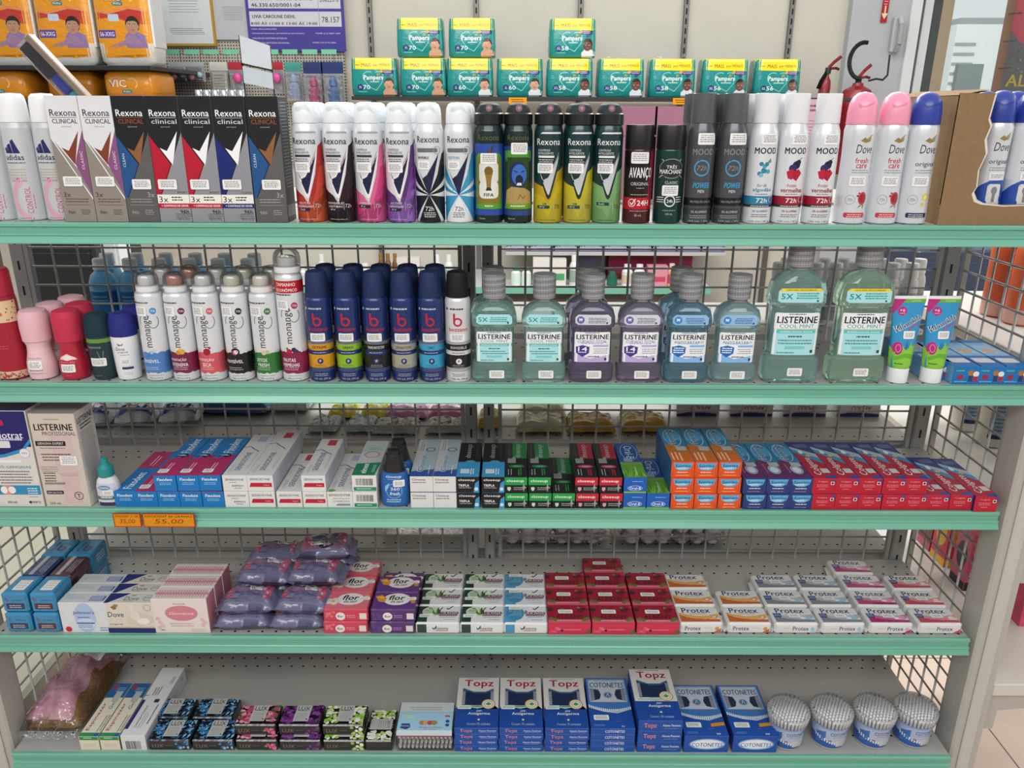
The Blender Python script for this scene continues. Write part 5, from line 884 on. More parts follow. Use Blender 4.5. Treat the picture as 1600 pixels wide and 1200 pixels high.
for k_, c_, px, n, l in PX: column('px'+k_, protex(*c_) if c_ else None, px, n, .0565, l, 'white wrapped soap packs', wob=.0015)
def flor(kind):
    m = 'c83850' if kind == 'pink' else '4a2868'; m2 = 'd8707c' if kind == 'pink' else '5c3480'
    q = A(); q.r(-45, 0, 90, 56, m2).c(4, 32, 26, 'e6e2e0', 20).t('flor', 4, 37, 30, 16, '1f2026', bold=.05, shear=.2).t('de ypê', 5, 24, 24, 8, '1f2026', bold=.03, shear=.2).g(4, 20, 26, 1, 1, 'a83048', 1.6)
    if kind == 'pink': [q.c(-28+9*math.cos(a_), 24+7*math.sin(a_), 6, 'e4d0c8', 5) for a_ in (0, 1.26, 2.5, 3.8, 5)]; q.c(-28, 24, 3, 'c8a860').c(34, 40, 5, 'd8c090')
    else: q.p([(-38, 42), (-26, 46), (-16, 36), (-18, 22), (-30, 24)], 'd8952c').p([(-34, 38), (-26, 42), (-20, 34)], 'e8c050').c(36, 30, 6, 'c88a34', 12)
    f_ = A(); f_.c(-10, 9, 9, 'e6e2e0', 8.5).t('flor', -10, 9, 11, 5, '1f2026', bold=.05).g(10, 10, 18, 2, 4, 'e08aa0' if kind == 'pink' else 'b06ac8', 2).r(26, 3, 13, 13, 'dcd4d4')
    for a_ in range(5):
        for b_ in range(5):
            if random.random() < .0: pass
    for _ in range(8): f_.c(random.uniform(-40, -20), random.uniform(1, 18), 3, m2)
    return bar('fl', .084, SD, .0265, {'*': m, 'right': 'b8505e' if kind == 'pink' else '6a3a80'}, q, f_, 'film', .0022, stick=(30, 34, 22, 9))
for kind, px in (('pink', 540.5), ('purple', 613.5)):
    for z in range(2):
        X = XF(px, 1.256, ZS[3])
        for k in range(3 if kind == 'pink' else 2):
            inst('fl'+kind, flor(kind), (X+(.002 if z else 0), 1.256+SD/2+k*(SD+.001)+z*.001, ZS[3]+.0003+z*.0268), '%s floral soap pack, %s layer, %s' % (kind, ('bottom', 'top')[z], ROWN[k]), kind+' floral soap packs')
inst('flpurple', None, (XF(613.5, 1.256, ZS[3])+.002, 1.256+SD/2+2*(SD+.001), ZS[3]+.0003), 'purple floral soap pack, lying low at the back', 'purple floral soap packs')
# wipes / cotton packs in lilac film
def lilac():
    g, mp = pillow(.098, .066, .032, '6a6988', 'film', .012, seed=3, flat=.45, p=5); q = A(84, 66)
    q.r(-44, 8, 88, 56, '77759a').p([(-42, 18), (-28, 14), (-24, 60), (-42, 60)], 'b45a74').p([(42, 14), (28, 18), (24, 60), (42, 60)], 'b45a74').r(-30, 36, 60, 24, '8c6478')
    for _ in range(16): q.c(random.choice((-1, 1))*random.uniform(24, 40), random.uniform(16, 56), random.uniform(2.5, 4.5), random.choice(['d48c9c', 'c0607a', 'e0b4bc', '9c3c58']))
    q.c(-4, 54, 14, '232440', 6).t('NIVEA', -4, 54, 18, 6, 'd8dce8', bold=.03).t('Pele de Seda', 0, 28, 40, 7, '565a80', shear=.2).g(0, 18, 50, 2, 4, '6a6c90', 1.4)
    g.art(q, mp, 'film', 6, [10, 20, 30, 40, 50]); o = g.build('wipes_pack'); tag(o, None, 'wipes pack')
    s_ = sticker(12, 47, 26, 11); G().art(s_, mp, 'paper', 5).build('price_sticker', o); return o
GL = 'lilac floral wipes packs'
LW = [(376, 0, 0, 'bottom layer front left'), (462, 0, 0, 'bottom layer front right'), (383, 1, .004, 'second layer front left'), (470, 1, .004, 'second layer front right'), (385, 0, .07, 'bottom layer behind left'), (470, 0, .07, 'bottom layer behind right'), (392, 1, .072, 'second layer behind left'), (478, 1, .074, 'second layer behind right'),
      (399, 2, .05, 'third layer left'), (478, 2, .052, 'third layer right'), (400, 2, .118, 'third layer back left'), (483, 2, .12, 'third layer back right'), (399, 1, .14, 'second layer deepest left'), (483, 1, .142, 'second layer deepest right'), (487, 3, .092, 'topmost plain one crowning the pile')]
for i, (px, z, dy, l) in enumerate(LW):
    inst('ll', lilac, (XF(px, 1.256, ZS[3]+z*.03), 1.256+.034+dy, ZS[3]+.0005+z*.0325), 'lilac floral wipes pack, '+l, GL, random.uniform(-.05, .05) if i != 14 else math.pi+.1)
# boxed soaps at left
def tri(kind):
    w, h, d = {'j': (.09, .0665, .032), 'd': (.0905, .0665, .032), 'g': (.104, .075, .04)}[kind]; f_ = A(w*1000-1, h*1000-1); u = A(w*1000-1)
    if kind == 'j':
        f_.c(2, 33, 20, 'a9c0dc', 33).c(2, 20, 19, 'c4d4e6', 12).t("Johnson's", 0, 44, 40, 9, '24408a', bold=.03, shear=.15).g(0, 33, 26, 1, 1, '4a68a8', 2.5).r(-16, 20, 34, 3, '3f62a8').g(0, 16, 30, 2, 4, '5a78b0', 1.6).c(-33, 8, 6, 'c42a3a').g(34, 10, 18, 2, 5, '5a78b0', 2)
        u.r(-40, 14, 40, 1, 'a8a8a8').g(-20, 22, 40, 3, 4, 'a0a4aa', 1).rr(10, 6, 28, 16, '4a62a0', 1); [u.r(12+k*3, 7, 1.4, 14, 'd0d4e0') for k in range(8)]
    elif kind == 'd':
        f_.r(-46, 0, 92, 11, '1f2f6a').r(-46, 11, 92, 3, 'c8b898').c(18, 30, 26, 'd2c6b8', 15).c(10, 38, 9, 'ded6cc', 9).p([(0, 62), (10, 64), (8, 50), (20, 40), (8, 44), (2, 52)], 'ded6cc').c(24, 26, 12, 'e8e4de', 7).p([(-34, 58), (-26, 60), (-22, 54), (-28, 51)], '8a6c40').p([(-30, 60), (-24, 64), (-18, 62), (-22, 56)], '9c7c4c').t('Dove', -26, 41, 30, 11, '26304c', shear=.1).t('original', -28, 19, 24, 4, '5a5048', bold=.03).o(35, 56, 7, 1, '9a948c')
        u.p([(-46, 0), (-38, 0), (-6, 31), (-46, 31)], '1f2f6a').t('Dove', 2, 14, 28, 12, '3a4258', shear=.15).c(2, 24, 5, '9a8a60', 2).o(32, 15, 9, 1, '5a6480', 8).g(32, 15, 12, 1, 1, '5a6480', 2).g(0, 5, 20, 1, 1, '8a8a8c', 1.5)
    else:
        f_.c(2, 44, 31, 'c08a92', 17).c(2, 44, 29, 'cf7f8c', 15.5).t('Giovanna', 2, 44, 46, 6, 'f0dcdc', bold=.0, shear=.2).t('ÁGUA', 0, 65, 24, 4, '7a6a6c').g(2, 20, 50, 2, 5, 'c89aa0', 2); [f_.c(x, y, 4, 'dfb4ba') for x, y in ((-40, 24), (-36, 16), (-42, 12), (40, 30), (44, 24), (40, 18), (-44, 32))]; f_.g(-36, 6, 8, 1, 1, '6a6a6a', 2).g(30, 8, 30, 3, 4, 'b0a0a0', 1)
        for k in range(18): u.r(-46+k*5.2, 6, 2.6, 24, 'd49aa4')
        u.r(-50, 15, 104, 5, 'cc8894').r(-50, 22, 104, 2, 'd8a4ac')
    c = {'j': 'd4d8dc', 'd': 'd6cfc5', 'g': 'e0d6d2'}[kind]
    return carton('soap_box', 'soap box', w, d, h, {'*': c, 'top': {'j': 'c3cacc', 'd': 'ccc9c2', 'g': 'ddd5d2'}[kind], 'right': {'j': c, 'd': c, 'g': 'cf8794'}[kind]}, f_, u, ch=.0008)
for kind, px, d, l in (('j', 136.5, .032, 'white and blue soap box with round drop emblem'), ('d', 207.5, .032, 'beige and navy soap box with cream swirl'), ('g', 286.5, .04, 'white and pink soap box with oval medallion')):
    for k in range(3): inst('tri'+kind, tri(kind), (XF(px, 1.256, ZS[3])+k*.0008, 1.256+d/2+k*(d+.0006), ZS[3]+.0003), l+', '+ROWN[k], l.split(' with')[0].replace('box', 'boxes'))
def bzpack(sd):
    def b():
        t = empty('soap_multipack'); tag(t, None, 'soap pack'); w, d, h = .0485, .2, .042; c = '2b86b4'
        g = G().box(-w/2, w/2, -d/2, -d/2+.062, 0, h, c, 'film', .004); q = A(44, 34)
        q.o(-13, 28, 3.2, 1.3, '7c2440').r(-16.2, 28, 1.3, 8, '7c2440').t('bozzano', 6, 28, 20, 3.6, '25406c').r(-16, 8, 34, 13, sd).g(1, 15, 24, 2, 4, 'c4c4cc', 1.6); g.art(q, on_front(d), 'film'); g.build('front_wrap', t)
        G().box(-w/2+.001, w/2-.001, -d/2+.062, -d/2+.135, .0005, h-.001, sd if sd != '1d2c54' else '1d3c6c', 'film', .004).art(A(44, 140).r(-9, 66, 8, 66, 'a8aeb2').g(8, 98, 50, 3, 5, '8a94a4', 2, 90), on_top(d, h-.001), 'film').build('film_window', t)
        g = G().box(-w/2, w/2, -d/2+.135, d/2, 0, h, c, 'film', .003); q = A(44, 198); q.o(6, 160, 8, 3, '5c2a50', 9).r(-2, 160, 3, 16, '5c2a50').t('bozzano', -11, 165, 42, 6, '5c2a50', 90, bold=.03)
        g.art(q, on_top(d, h), 'film').art(A(190, 40).g(70, 26, 34, 3, 6, 'b0d4e8', 3), on_right(w, d), 'film'); g.build('rear_wrap', t)
        if h: G().art(sticker(4, 27, 24, 34), on_top(d, h), 'paper').build('price_sticker', t)
        return t
    return b
for i, (px, s_) in enumerate(((32, '1d2c54'), (75.5, '4a1c30'))):
    for z in range(2): inst('bp%d' % i, bzpack(s_), (XF(px, 1.256, ZS[3])+.0005*z, 1.356+z*.002, ZS[3]+.0003+z*.0425), 'light blue soap multipack with %s label, %s of its pile' % (('navy', 'maroon')[i], ('bottom', 'top')[z]), 'light blue soap multipacks')
# ================================================================ row 5: bottom shelf
SY5 = 1.233
def place5(key, b, px, dep, l, grp=None, sb=0., z=0, rz=0, pxY=None): return inst(key, b, (XF(px, SY5+sb, ZS[4]), SY5+sb+dep/2, ZS[4]+.0004+z), l, grp, rz)
def espi():
    w, d, h = .0385, .152, .034; f = A(37, 33); f.r(-18, 25, 37, 8, '2c8a50').g(-2, 29, 18, 1, 1, 'c8e0c0', 2).g(0, 14, 26, 2, 4, 'b8aea0', 1.4)
    u = A(37.6); u.r(-19, 0, 38, 10, '2c8a50').p([(6, 0), (19, 0), (19, 10), (10, 6)], '1f5c9c').t('Espinazer', -9, 54, 76, 9, 'a82234', 90, bold=.035).t('Gel', 6, 86, 22, 8, '2f5a78', 90, bold=.0, shear=.3).g(12, 38, 52, 2, 5, '6a6a60', 2, 90).r(-19, 108, 38, 46, '1c5e98').rr(-2, 96, 14, 30, 'b0b8b8', 1).rr(-16, 134, 10, 12, 'a03040', 1).g(4, 136, 20, 3, 5, '8cb4d0', 2)
    s = A(150, 33); s.r(-76, 0, 16, 33, '2c8a50').r(-60, 0, 140, 8, '1c5e98'); return carton('ointment_box', 'box', w, d, h, {'*': 'dcd6c2', 'right': 'b9bcae'}, f, u, s)()
for i, px in enumerate((142, 174)): place5('es', espi, px, .152, 'cream and blue ointment box with dark red lettering, %s of two' % PL[2][i], 'cream and blue ointment boxes')
def clot():
    w, d, h = .0485, .2, .036; f = A(47, 35)
    for k in range(14): f.r(-16+k*2.2, 3, random.choice([.8, 1.4]), 20, '33343a')
    u = A(47.6); u.r(-24, 18, 7, 82, '33306c').t('Clotrimazol Control', -6, 52, 60, 5, '3a3c48', 90, bold=.02).g(2, 40, 46, 2, 5, '8a8c90', 1.4, 90).g(16, 60, 60, 1, 1, '3a3c48', 2.2, 90).rr(2, 92, 10, 10, '33343c', 1.5).g(-8, 126, 26, 3, 5, '4a4c54', 2, 90).r(-24, 112, 8, 1.6, '2c2c34').g(14, 160, 26, 2, 4, '6a6c70', 1.6, 90)
    s = A(196, 35); s.g(-10, 10, 150, 1, 1, '8a8c94', 2).g(80, 20, 10, 1, 1, '6a6a70', 3); return carton('cream_box', 'box', w, d, h, {'*': 'd9dadb', 'right': 'cfd3dc'}, f, u, s)()
place5('cz', clot, 211, .2, 'long white cream box with navy bar and barcode end')
LUX = {'blue': ('10151d', ('2c6a9c', '4a8cc0', '1c3c64', '8cc0e0')), 'pink': ('17120f', ('d4708c', 'e8a0b4', 'b84868', '3c6a34')), 'purple': ('190f1c', ('5c2468', '7c3a88', '8a4a9c', '3f1648')), 'green': ('10140f', ('e4e8dc', '8cb83c', 'b4d06a', 'f0f0e8'))}
def lux(kind, w=.083, rot=False):
    b_, cs = LUX[kind]; q = A(); rnd = random.Random(len(kind))
    for _ in range(90):
        s_ = rnd.choice((-1, 1)); x = s_*rnd.uniform(14, 42) if not rot else rnd.uniform(-26, 26); y = rnd.uniform(2, 54) if not rot else rnd.choice((rnd.uniform(0, 22), rnd.uniform(60, 84))); c_ = rnd.choice(cs); a_ = rnd.uniform(0, 6.28)
        if kind == 'blue': q.p([(x, y), (x+6*math.cos(a_-.4), y+6*math.sin(a_-.4)), (x+14*math.cos(a_), y+14*math.sin(a_)), (x+6*math.cos(a_+.4), y+6*math.sin(a_+.4))], c_)
        else: q.c(x, y, rnd.uniform(3, 6.5), c_, rnd.uniform(2.5, 5), n=9)
    if kind in ('green',): [q.p([(cx+9*math.cos(k*1.257), cy+7*math.sin(k*1.257)), (cx+4*math.cos(k*1.257+.6), cy+3*math.sin(k*1.257+.6)), (cx, cy), (cx+4*math.cos(k*1.257-.6), cy+3*math.sin(k*1.257-.6))], 'eef0ea') for cx, cy in ((-30, 30), (30, 36), (28, 12)) for k in range(5)]
    if not rot: q.rr(-14, 6, 30, 46, 'b9bab6', 1).t('LUX', 1, 43, 24, 11, '23241f', bold=.0).g(1, 36, 18, 1, 1, '4a4a48', 1.4).g(1, 28, 24, 5, 4.4, '7e7f7c', 1.2).c(12, 12, 1.6, '23241f')
    else: q.rr(-22, 26, 44, 30, 'b9bab6', 1).t('LUX', 14, 42, 20, 7, '23241f', 90).g(-4, 42, 24, 4, 4, '7e7f7c', 1.2, 90)
    f_ = A(); f_.t('LUX', -22 if not rot else 0, 9, 22, 8, '8a7448', bold=.0).g(0, 9, 14, 1, 1, '6a5c44', 1.4)
    for _ in range(14): f_.c(rnd.uniform(14, 40), rnd.uniform(0, 20), rnd.uniform(2, 4.5), rnd.choice(cs), n=8)
    if rot: f_ = None
    return bar('lx', w, .0555 if not rot else .085, .0255, {'*': b_}, q, f_, 'film', .0025)
for k in range(2):
    for i, px in enumerate((265.5, 334)): place5('lxblue', lux('blue'), px, .0555, 'black soap pack with blue petals, %s, %s' % (ROWN[k], PL[2][i]), 'black and blue floral soap packs', k*.057, k*.004)
for i, (kd, px) in enumerate((('pink', 402), ('purple', 470), ('green', 538))):
    for k in range(2): place5('lx'+kd, lux(kd), px, .0555, 'black soap pack with %s flowers, %s of the pile' % (('pink', 'purple', 'white')[i], ('bottom', 'top')[k]), 'black soap packs with %s flowers' % ('pink', 'purple', 'white')[i], k*.013, k*.0262)
place5('lxg2', lux('green', .054, True), 592, .085, 'black soap pack with white flowers, turned end-on, single')
def ball_r(g, c, r, col, mat='cotton', sz=1.): return g.ball(c, r, col, mat, sz, 8)
def swabbox():
    t = empty('cotton_swab_box'); tag(t, None, 'swab box'); w, d, h = .112, .078, .052
    G().box(-w/2, w/2, -d/2, d/2, 0, h, 'ffffff', 'clear', .002).build('clear_case', t)
    for z in range(4):
        for k in range(13):
            x = -w/2+.007+k*.0082+(z % 2)*.002; g = G(); g.ball((x, 0, 0), .0034, 'e8e8e8', 'cotton', 1., 8); g = G()
            rr_ = [(.0001, -.004), (.0026, -.003), (.0036, .001), (.003, .008), (.0012, .0105), (.0011, .045)]
            g.loft([(r, r, l) for r, l in rr_], 'f6f6f6', 'paper', 8, cap=(False, False)); o = g.build('cotton_swab', t, (x, -d/2+.0065, .007+z*.0115)); o.rotation_euler = (-math.pi/2, 0, 0)
    q = A(w*1000-4, d*1000-2); q.r(-56, 0, 112, 50, '9cc8dc').g(-34, 38, 24, 2, 5, 'c8d8a0', 3).p([(-48, 6), (-36, 2), (-28, 8), (-30, 18), (-46, 18)], '33457c').t('PATROL', -38, 11, 16, 3, 'd8dce8', bold=.03)
    for x, c_ in ((-6, 'b08058'), (2, 'c8a070'), (10, 'b84a50'), (18, 'a87850')): q.c(x, 20, 6, c_)
    q.t('Hastes com Pontas', 12, 8, 44, 4, 'a03848', bold=.02).t('de Algodão', 12, 2.8, 26, 3, 'a03848').c(44, 24, 4, '35508c').c(44, 14, 4, '35508c').r(38, 36, 10, 4, 'c03040').r(-56, 50, 112, 26, 'c4ccce').g(0, 60, 70, 2, 6, '9aa4a8', 3)
    G().art(q, on_top(d, h), 'paper').build('printed_label', t); G().art(A(w*1000-4, 60).r(-56, h*1000-14, 112, 13, 'c8dde4').r(-56, h*1000-15, 112, 2, 'b04050'), on_front(d), 'paper').build('front_label', t)
    return t
place5('sw', swabbox, 664, .078, 'clear box of white cotton swabs with light blue lid label')
def topz(h, n_, d=.145, w=.0862):
    f = A(w*1000-1, h*1000-.5); H = h*1000; f.t('Topz', -20, H/2, 24, min(H*.55, 11), 'b03048', bold=.05).t('Topz', -20, H/2, 22, min(H*.5, 10), 'd4a8b4', bold=.0) if False else f.t('Topz', -20, H/2, 23, min(H*.6, 12), 'e0b8c4', bold=.09).t('Topz', -20, H/2, 22, min(H*.5, 10), 'b02840', bold=.03)
    f.t('Hastes Flexíveis', 22, H*.56, 34, min(H*.26, 5), 'd4dcf0', bold=.03).g(22, H*.25, 30, 1, 1, '8aa4dc', .9)
    u = A(w*1000-.8); D = d*1000; u.p([(-43, D*.36), (-40, D*.42), (36, D*.42), (43, D*.36), (43, D), (-43, D)], 'dcd9d4').t('Topz', 1, D*.86, 60, 25, 'aa1e30', bold=.045).g(0, D*.965, 50, 1, 1, '6a6a70', 1.4)
    u.p([(-32, D*.43), (32, D*.43), (32, D*.74), (14, D*.68), (-8, D*.68), (-32, D*.75)], '1c2c50').p([(-32, D*.74), (-8, D*.67), (14, D*.67), (32, D*.73), (32, D*.77), (14, D*.7), (-8, D*.7), (-32, D*.78)], '3a6c98')
    for k in range(12): u.r(-34, D*(.45+.022*k), 8, 1.6, 'c4ccd4').r(26, D*(.45+.022*k), 8, 1.6, 'c4ccd4').r(-26, D*(.45+.022*k), 52, .7, '2c426c')
    u.p([(-40, D*.42), (0, D*.36), (30, D*.42), (0, D*.4)], '9cd4c0').c(22, D*.45, 14, 'c8a030').c(22, D*.45, 12, 'ece8dc').p([(16, D*.45), (22, D*.49), (28, D*.45), (22, D*.42)], '4f9a4a').o(22, D*.45, 9, .8, '3a6a5a')
    u.t('sem', 4, D*.315, 10, 4, 'd8e0f0', bold=.03).t('Antigerme', 4, D*.26, 44, 9, 'e8ecf6', bold=.04).t('Contém %s unidades' % n_, 4, D*.07, 46, 6, 'b4c4e4').c(4, D*.15, 2.5, 'd8d0a0')
    return carton('cotton_swab_carton', 'box', w, d, h, {'*': '1c4fa4', 'top': '1c4a9c'}, f, u, stick=(-26, D*.39, 28, 11))
for i, px in enumerate((744.5, 814, 885)):
    for k in range(4): place5('tz75', topz(.0142, 75), px+(0, -1, .6, 0)[k], .145, 'flat blue and white swab box with red lettering, %s pile, %s' % (PL[3][i], ('bottom', 'second', 'third', 'top')[k]), 'flat swab boxes with red lettering', .001*(k == 1), k*.0145)
for k in range(3): place5('tz150', topz(.0255, 150, .15, .0865), 1029, .15, 'thicker blue and white swab box with red lettering, %s of pile' % ('bottom', 'middle', 'top')[k], 'thick swab boxes with red lettering', 0, k*.0258)
def coto(h, big):
    w, d = .0875, .145; H = h*1000; f = A(w*1000-1, H-.5)
    if big: f.c(2, H*.5, 36, '6a94cc', H*.34).c(2, H*.5, 33, 'c8d8ea', H*.29).c(2, H*.5, 29, 'e4ebf4', H*.24).t('COTONETES', 2, H*.46, 60, 9, '1c3f86', bold=.02, shear=.08)
    else: f.t('COTONETES', 4, H/2, 38, 6.2, 'dfe6f4', bold=.02).g(4, H*.88, 26, 1, 1, '7a9ad4', .8)
    u = A(w*1000-.8); D = d*1000
    for k in range(8): u.p([(-43+k*1.2, D*.28), (43-k*1.2, D*.28), (43-k*1.2, D-k*1.4), (-43+k*1.2, D-k*1.4)], ['1f56a8', '3468b2', '4e7cba', '6c92c4', '8aa8cc', 'a8bdd4', 'bccad8', 'c4ced8'][k])
    u.t('COTONETES', 0, D*.85, 70, 15, '203a6c', bold=.025, shear=.08).g(0, D*.93, 50, 1, 1, '7a8aa4', 1)
    for s_ in (-1, 1):
        u.p([(s_*36, D*.78), (s_*18, D*.75), (s_*14, D*.65), (s_*18, D*.56), (s_*36, D*.52)], '22324e')
        for k in range(9): u.r(min(s_*36, s_*28), D*(.535+.026*k), 8, 2, 'b4bcc4')
    u.c(0, D*.64, 9, '7c9cc0').c(0, D*.64, 6.4, '3c6494').l([(-3, D*.61), (0, D*.68), (3, D*.61)], 1.4, 'c8d4e0').p([(-43, D*.5), (43, D*.5), (43, D*.36), (14, D*.3), (-14, D*.34), (-43, D*.42)], '3f78ba').g(8, D*.48, 26, 1, 1, 'a05a70', 2)
    u.p([(-43, D*.4), (-14, D*.31), (14, D*.28), (43, D*.36), (43, 0), (-43, 0)], '1c4fa4')
    for k in range(22): x = -41+k*3.9; y = D*(.33+.00004*(x-6)**2+.0); u.p([(x-1.3, y-4), (x+1.3, y-4), (x+1.5, y+4), (x-1.2, y+4)], 'dfe4e8')
    if big: u.p([(14, D*.16), (42, D*.19), (42, D*.25), (14, D*.22)], 'd4902c').t('300', 24, D*.03, 8, 4, 'e8ecf4', bold=.03)
    u.g(-26, D*.06, 24, 2, 3, '8aa8dc', .9).g(12, D*.12, 12, 1, 1, 'b04860', 1.4).t('75' if not big else ' ', 20, D*.03, 6, 3.6, 'e8ecf4')
    return carton('cotton_swab_carton', 'box', w, d, h, {'*': '1c4fa4', 'left': '143c84'}, f, u, stick=(-20, D*.2, 30, 14))
for k in range(4): place5('ct75', coto(.0142, False), 956, .145, 'flat blue swab box with cotton row print, %s of pile' % ('bottom', 'second', 'third', 'top')[k], 'flat blue swab boxes', 0, k*.0145)
for i, px in enumerate((1102, 1178)): place5('ct300', coto(.0405, True), px, .145, 'deep blue swab carton with white oval logo front, %s of two' % PL[2][i], 'deep blue swab cartons')
# swab jars
def jar():
    t = empty('cotton_swab_jar'); tag(t, None, 'jar'); R_ = rings((28, 0), (31, 2), (32.5, 8), (35, 50), (35.5, 53)); C_ = rings((38.5, 55), (40, 58), (41, 66), (41, 76), (38, 82), (31, 85))
    G().loft([(r, r, z) for r, z in R_], 'b4bccc', 'plastic', 44).build('jar_body', t)
    q = A(190, 50); q.r(-95, 5, 190, 44, 'a9bad8').p([(-95, 30), (-30, 28), (-8, 18), (20, 10), (95, 8), (95, 5), (-95, 5)], '2a5aa8').p([(-40, 36), (-20, 44), (-20, 20), (-40, 10)], '3a6cb4').t('COTONETES', 12, 40, 46, 8, '24407c', bold=.03).g(8, 32, 30, 1, 1, 'b06a80', 1.6)
    for k in range(14): q.rr(-42+k*5, 24-k*1.3, 2.6, 8, 'e4e6ea', 1)
    q.rr(2, 10, 28, 14, 'd0cfcd', 1).g(16, 20, 22, 3, 4, '8a8a8c', 1.2).c(-26, 26, 4, '4c7cc0').p([(-18, 24), (-6, 20), (-8, 25)], 'c04848')
    for k in range(60): q.rr(-95+k*3.2, 2.2, 1.8, 3.4, 'd8dade', .6)
    G().art(q, on_can(R_, .035), 'plastic', 3.5, [8]).build('jar_label', t)
    g = G()
    pts = [((i+(j % 2)*.5)*.0066, j*.0058) for i in range(-6, 7) for j in range(-6, 7) if math.hypot((i+(j % 2)*.5)*.0066, j*.0058) < .036]
    for x, y in pts: g.ball((x, y, .079-.25*(x*x+y*y)/.04), .0031, 'f4f4f4', 'paper', 1.2, 7)
    o = g.build('cotton_tips', t); o['kind'] = 'stuff'
    g = G()
    for k in range(34):
        a = 2*math.pi*k/34; g.tube((.0365*math.cos(a), .0365*math.sin(a), .056), (.0385*math.cos(a), .0385*math.sin(a), .074), .0022, 'f4f4f4', 'paper', 7, .003)
    o = g.build('rim_swabs', t); o['kind'] = 'stuff'
    g = G().loft([(r, r, z) for r, z in C_]+[(.0001, .0001, .0862)], 'ffffff', 'clear', 44, cap=(False, False)); g.loft([(r, r, z) for r, z in rings((36, 50), (37.5, 51), (37.5, 54), (36, 55))], '8fa4cc', 'plastic', 44); g.build('clear_lid', t)
    return t
for i, px in enumerate((1234, 1302, 1370, 1434)): place5('jar', jar, px, .064, 'round clear-lidded cotton swab jar, %s of four' % PL[4][i], 'round cotton swab jars', .004+.002*i)
# bath sponge in a clear bag
def spongebag():
    t = empty('bath_sponge_bag'); tag(t, None, 'sponge pack')
    g, mp = pillow(.104, .2, .05, '8a6a46', 'sponge', 0, 18, 22, 2.4, .003, 5, flat=.3); g.build('brown_sponge', t)
    g, mp = pillow(.092, .19, .034, 'd4a0ae', 'matte', 0, 16, 20, 2.6, .002, 6, z0=.028, flat=.1); o = g
    q = A(90, 190); q.o(4, 120, 20, 2, 'd4a4ae', 24); [q.l([(-34+k*5, 30), (-30+k*5, 170)], 1, 'a06c80') for k in range(5)]; o.art(q, mp, 'matte', 8, [k*16 for k in range(1, 12)]); o.build('pink_cloth', t, (-.012, 0, 0))
    g, mp = pillow(.118, .235, .078, 'ffffff', 'clearfilm', .01, 20, 24, 2.4, .004, 8, finaxis='y', flat=.3); g.build('plastic_bag', t)
    g = G(); g.add([(-.034, .115, .05), (.034, .115, .05), (.034, .145, .085), (-.034, .145, .085)], [(0, 1, 2, 3)], '8a1838', 'carton').add([(-.036, .1, .032), (.036, .1, .032), (.034, .115, .05), (-.034, .115, .05)], [(0, 1, 2, 3)], 'c8c8cc', 'paper').build('header_card', t)
    G().art(sticker(14, 176, 34, 26), mp, 'paper', 6).build('price_sticker', t)
    return t
o = inst('sb', spongebag, (-.924, 1.375, ZS[4]+.001), 'pink and brown bath sponge in a clear bag at the left end', None, 0)
# ================================================================ rear side of the unit, seen through the mesh
def XZ(px, Y, Z): return XF(px, Y, Z)
def bottle(name, P, col, mat, capP, capcol, q=None, cat='bottle'):
    def b():
        t = empty(name); tag(t, None, cat); R = max(a for a, b in P)/1000; Q = rings(*P); G().loft([(r, r, z) for r, z in Q], col, mat, 36).build('bottle_body', t)
        if q: G().art(q, on_can(Q, R), 'paper', 3, [z*1000 for r, z in Q]).build('bottle_label', t)
        G().loft([(r, r, z) for r, z in rings(*capP)], capcol, 'plastic', 20).build('cap', t); return t
    return b
P_bl = ((24, 0), (27, 3), (27, 92), (22, 106), (13, 114), (12.5, 117)); C_bl = ((14.5, 117), (15, 119), (14, 138), (12.5, 140), (.01, 140.5))
bl = bottle('mouthwash_bottle', P_bl, '2596dc', 'aqua_liquid', C_bl, 'dff0f8', A(80, 100).r(-40, 30, 80, 44, '2a78b8').g(0, 62, 36, 2, 8, '8ac0e4', 3))
n_ = 'first second third fourth fifth sixth seventh eighth ninth tenth'.split()
for r_ in range(2):
    for i, px in enumerate((172, 211, 246, 281, 316, 351, 386, 421)[:8-r_]):
        Y = 1.635+.062*r_; inst('bl', bl, (XZ(172+45*i+10*r_, Y, ZS[1]), Y, ZS[1]+.0003), 'blue liquid bottle behind the mesh, %s from left, %s' % (n_[i], ('nearer row', 'farther row')[r_]), 'blue liquid bottles behind the mesh') if i < 6 else None
P_w = ((15, 0), (17, 3), (17, 88), (15, 98), (12, 104)); wb = bottle('lotion_bottle', P_w, 'e8e8e6', 'plastic', ((13.5, 104.5), (14, 106), (13.5, 132), (12, 135), (.01, 136)), 'f0f0ee', A(50, 90).r(-25, 14, 50, 60, 'bdbfc0').g(0, 60, 24, 4, 9, '8a8c90', 2.4))
for r_ in range(2):
    for i in range(8): Y = 1.64+.05*r_; inst('wb', wb, (XZ(1207+29*i+r_*12, Y, ZS[1]), Y, ZS[1]+.0003), 'white bottle behind the mesh at right, %s from left, %s' % (n_[i], ('nearer row', 'farther row')[r_]), 'white bottles behind the mesh at right')
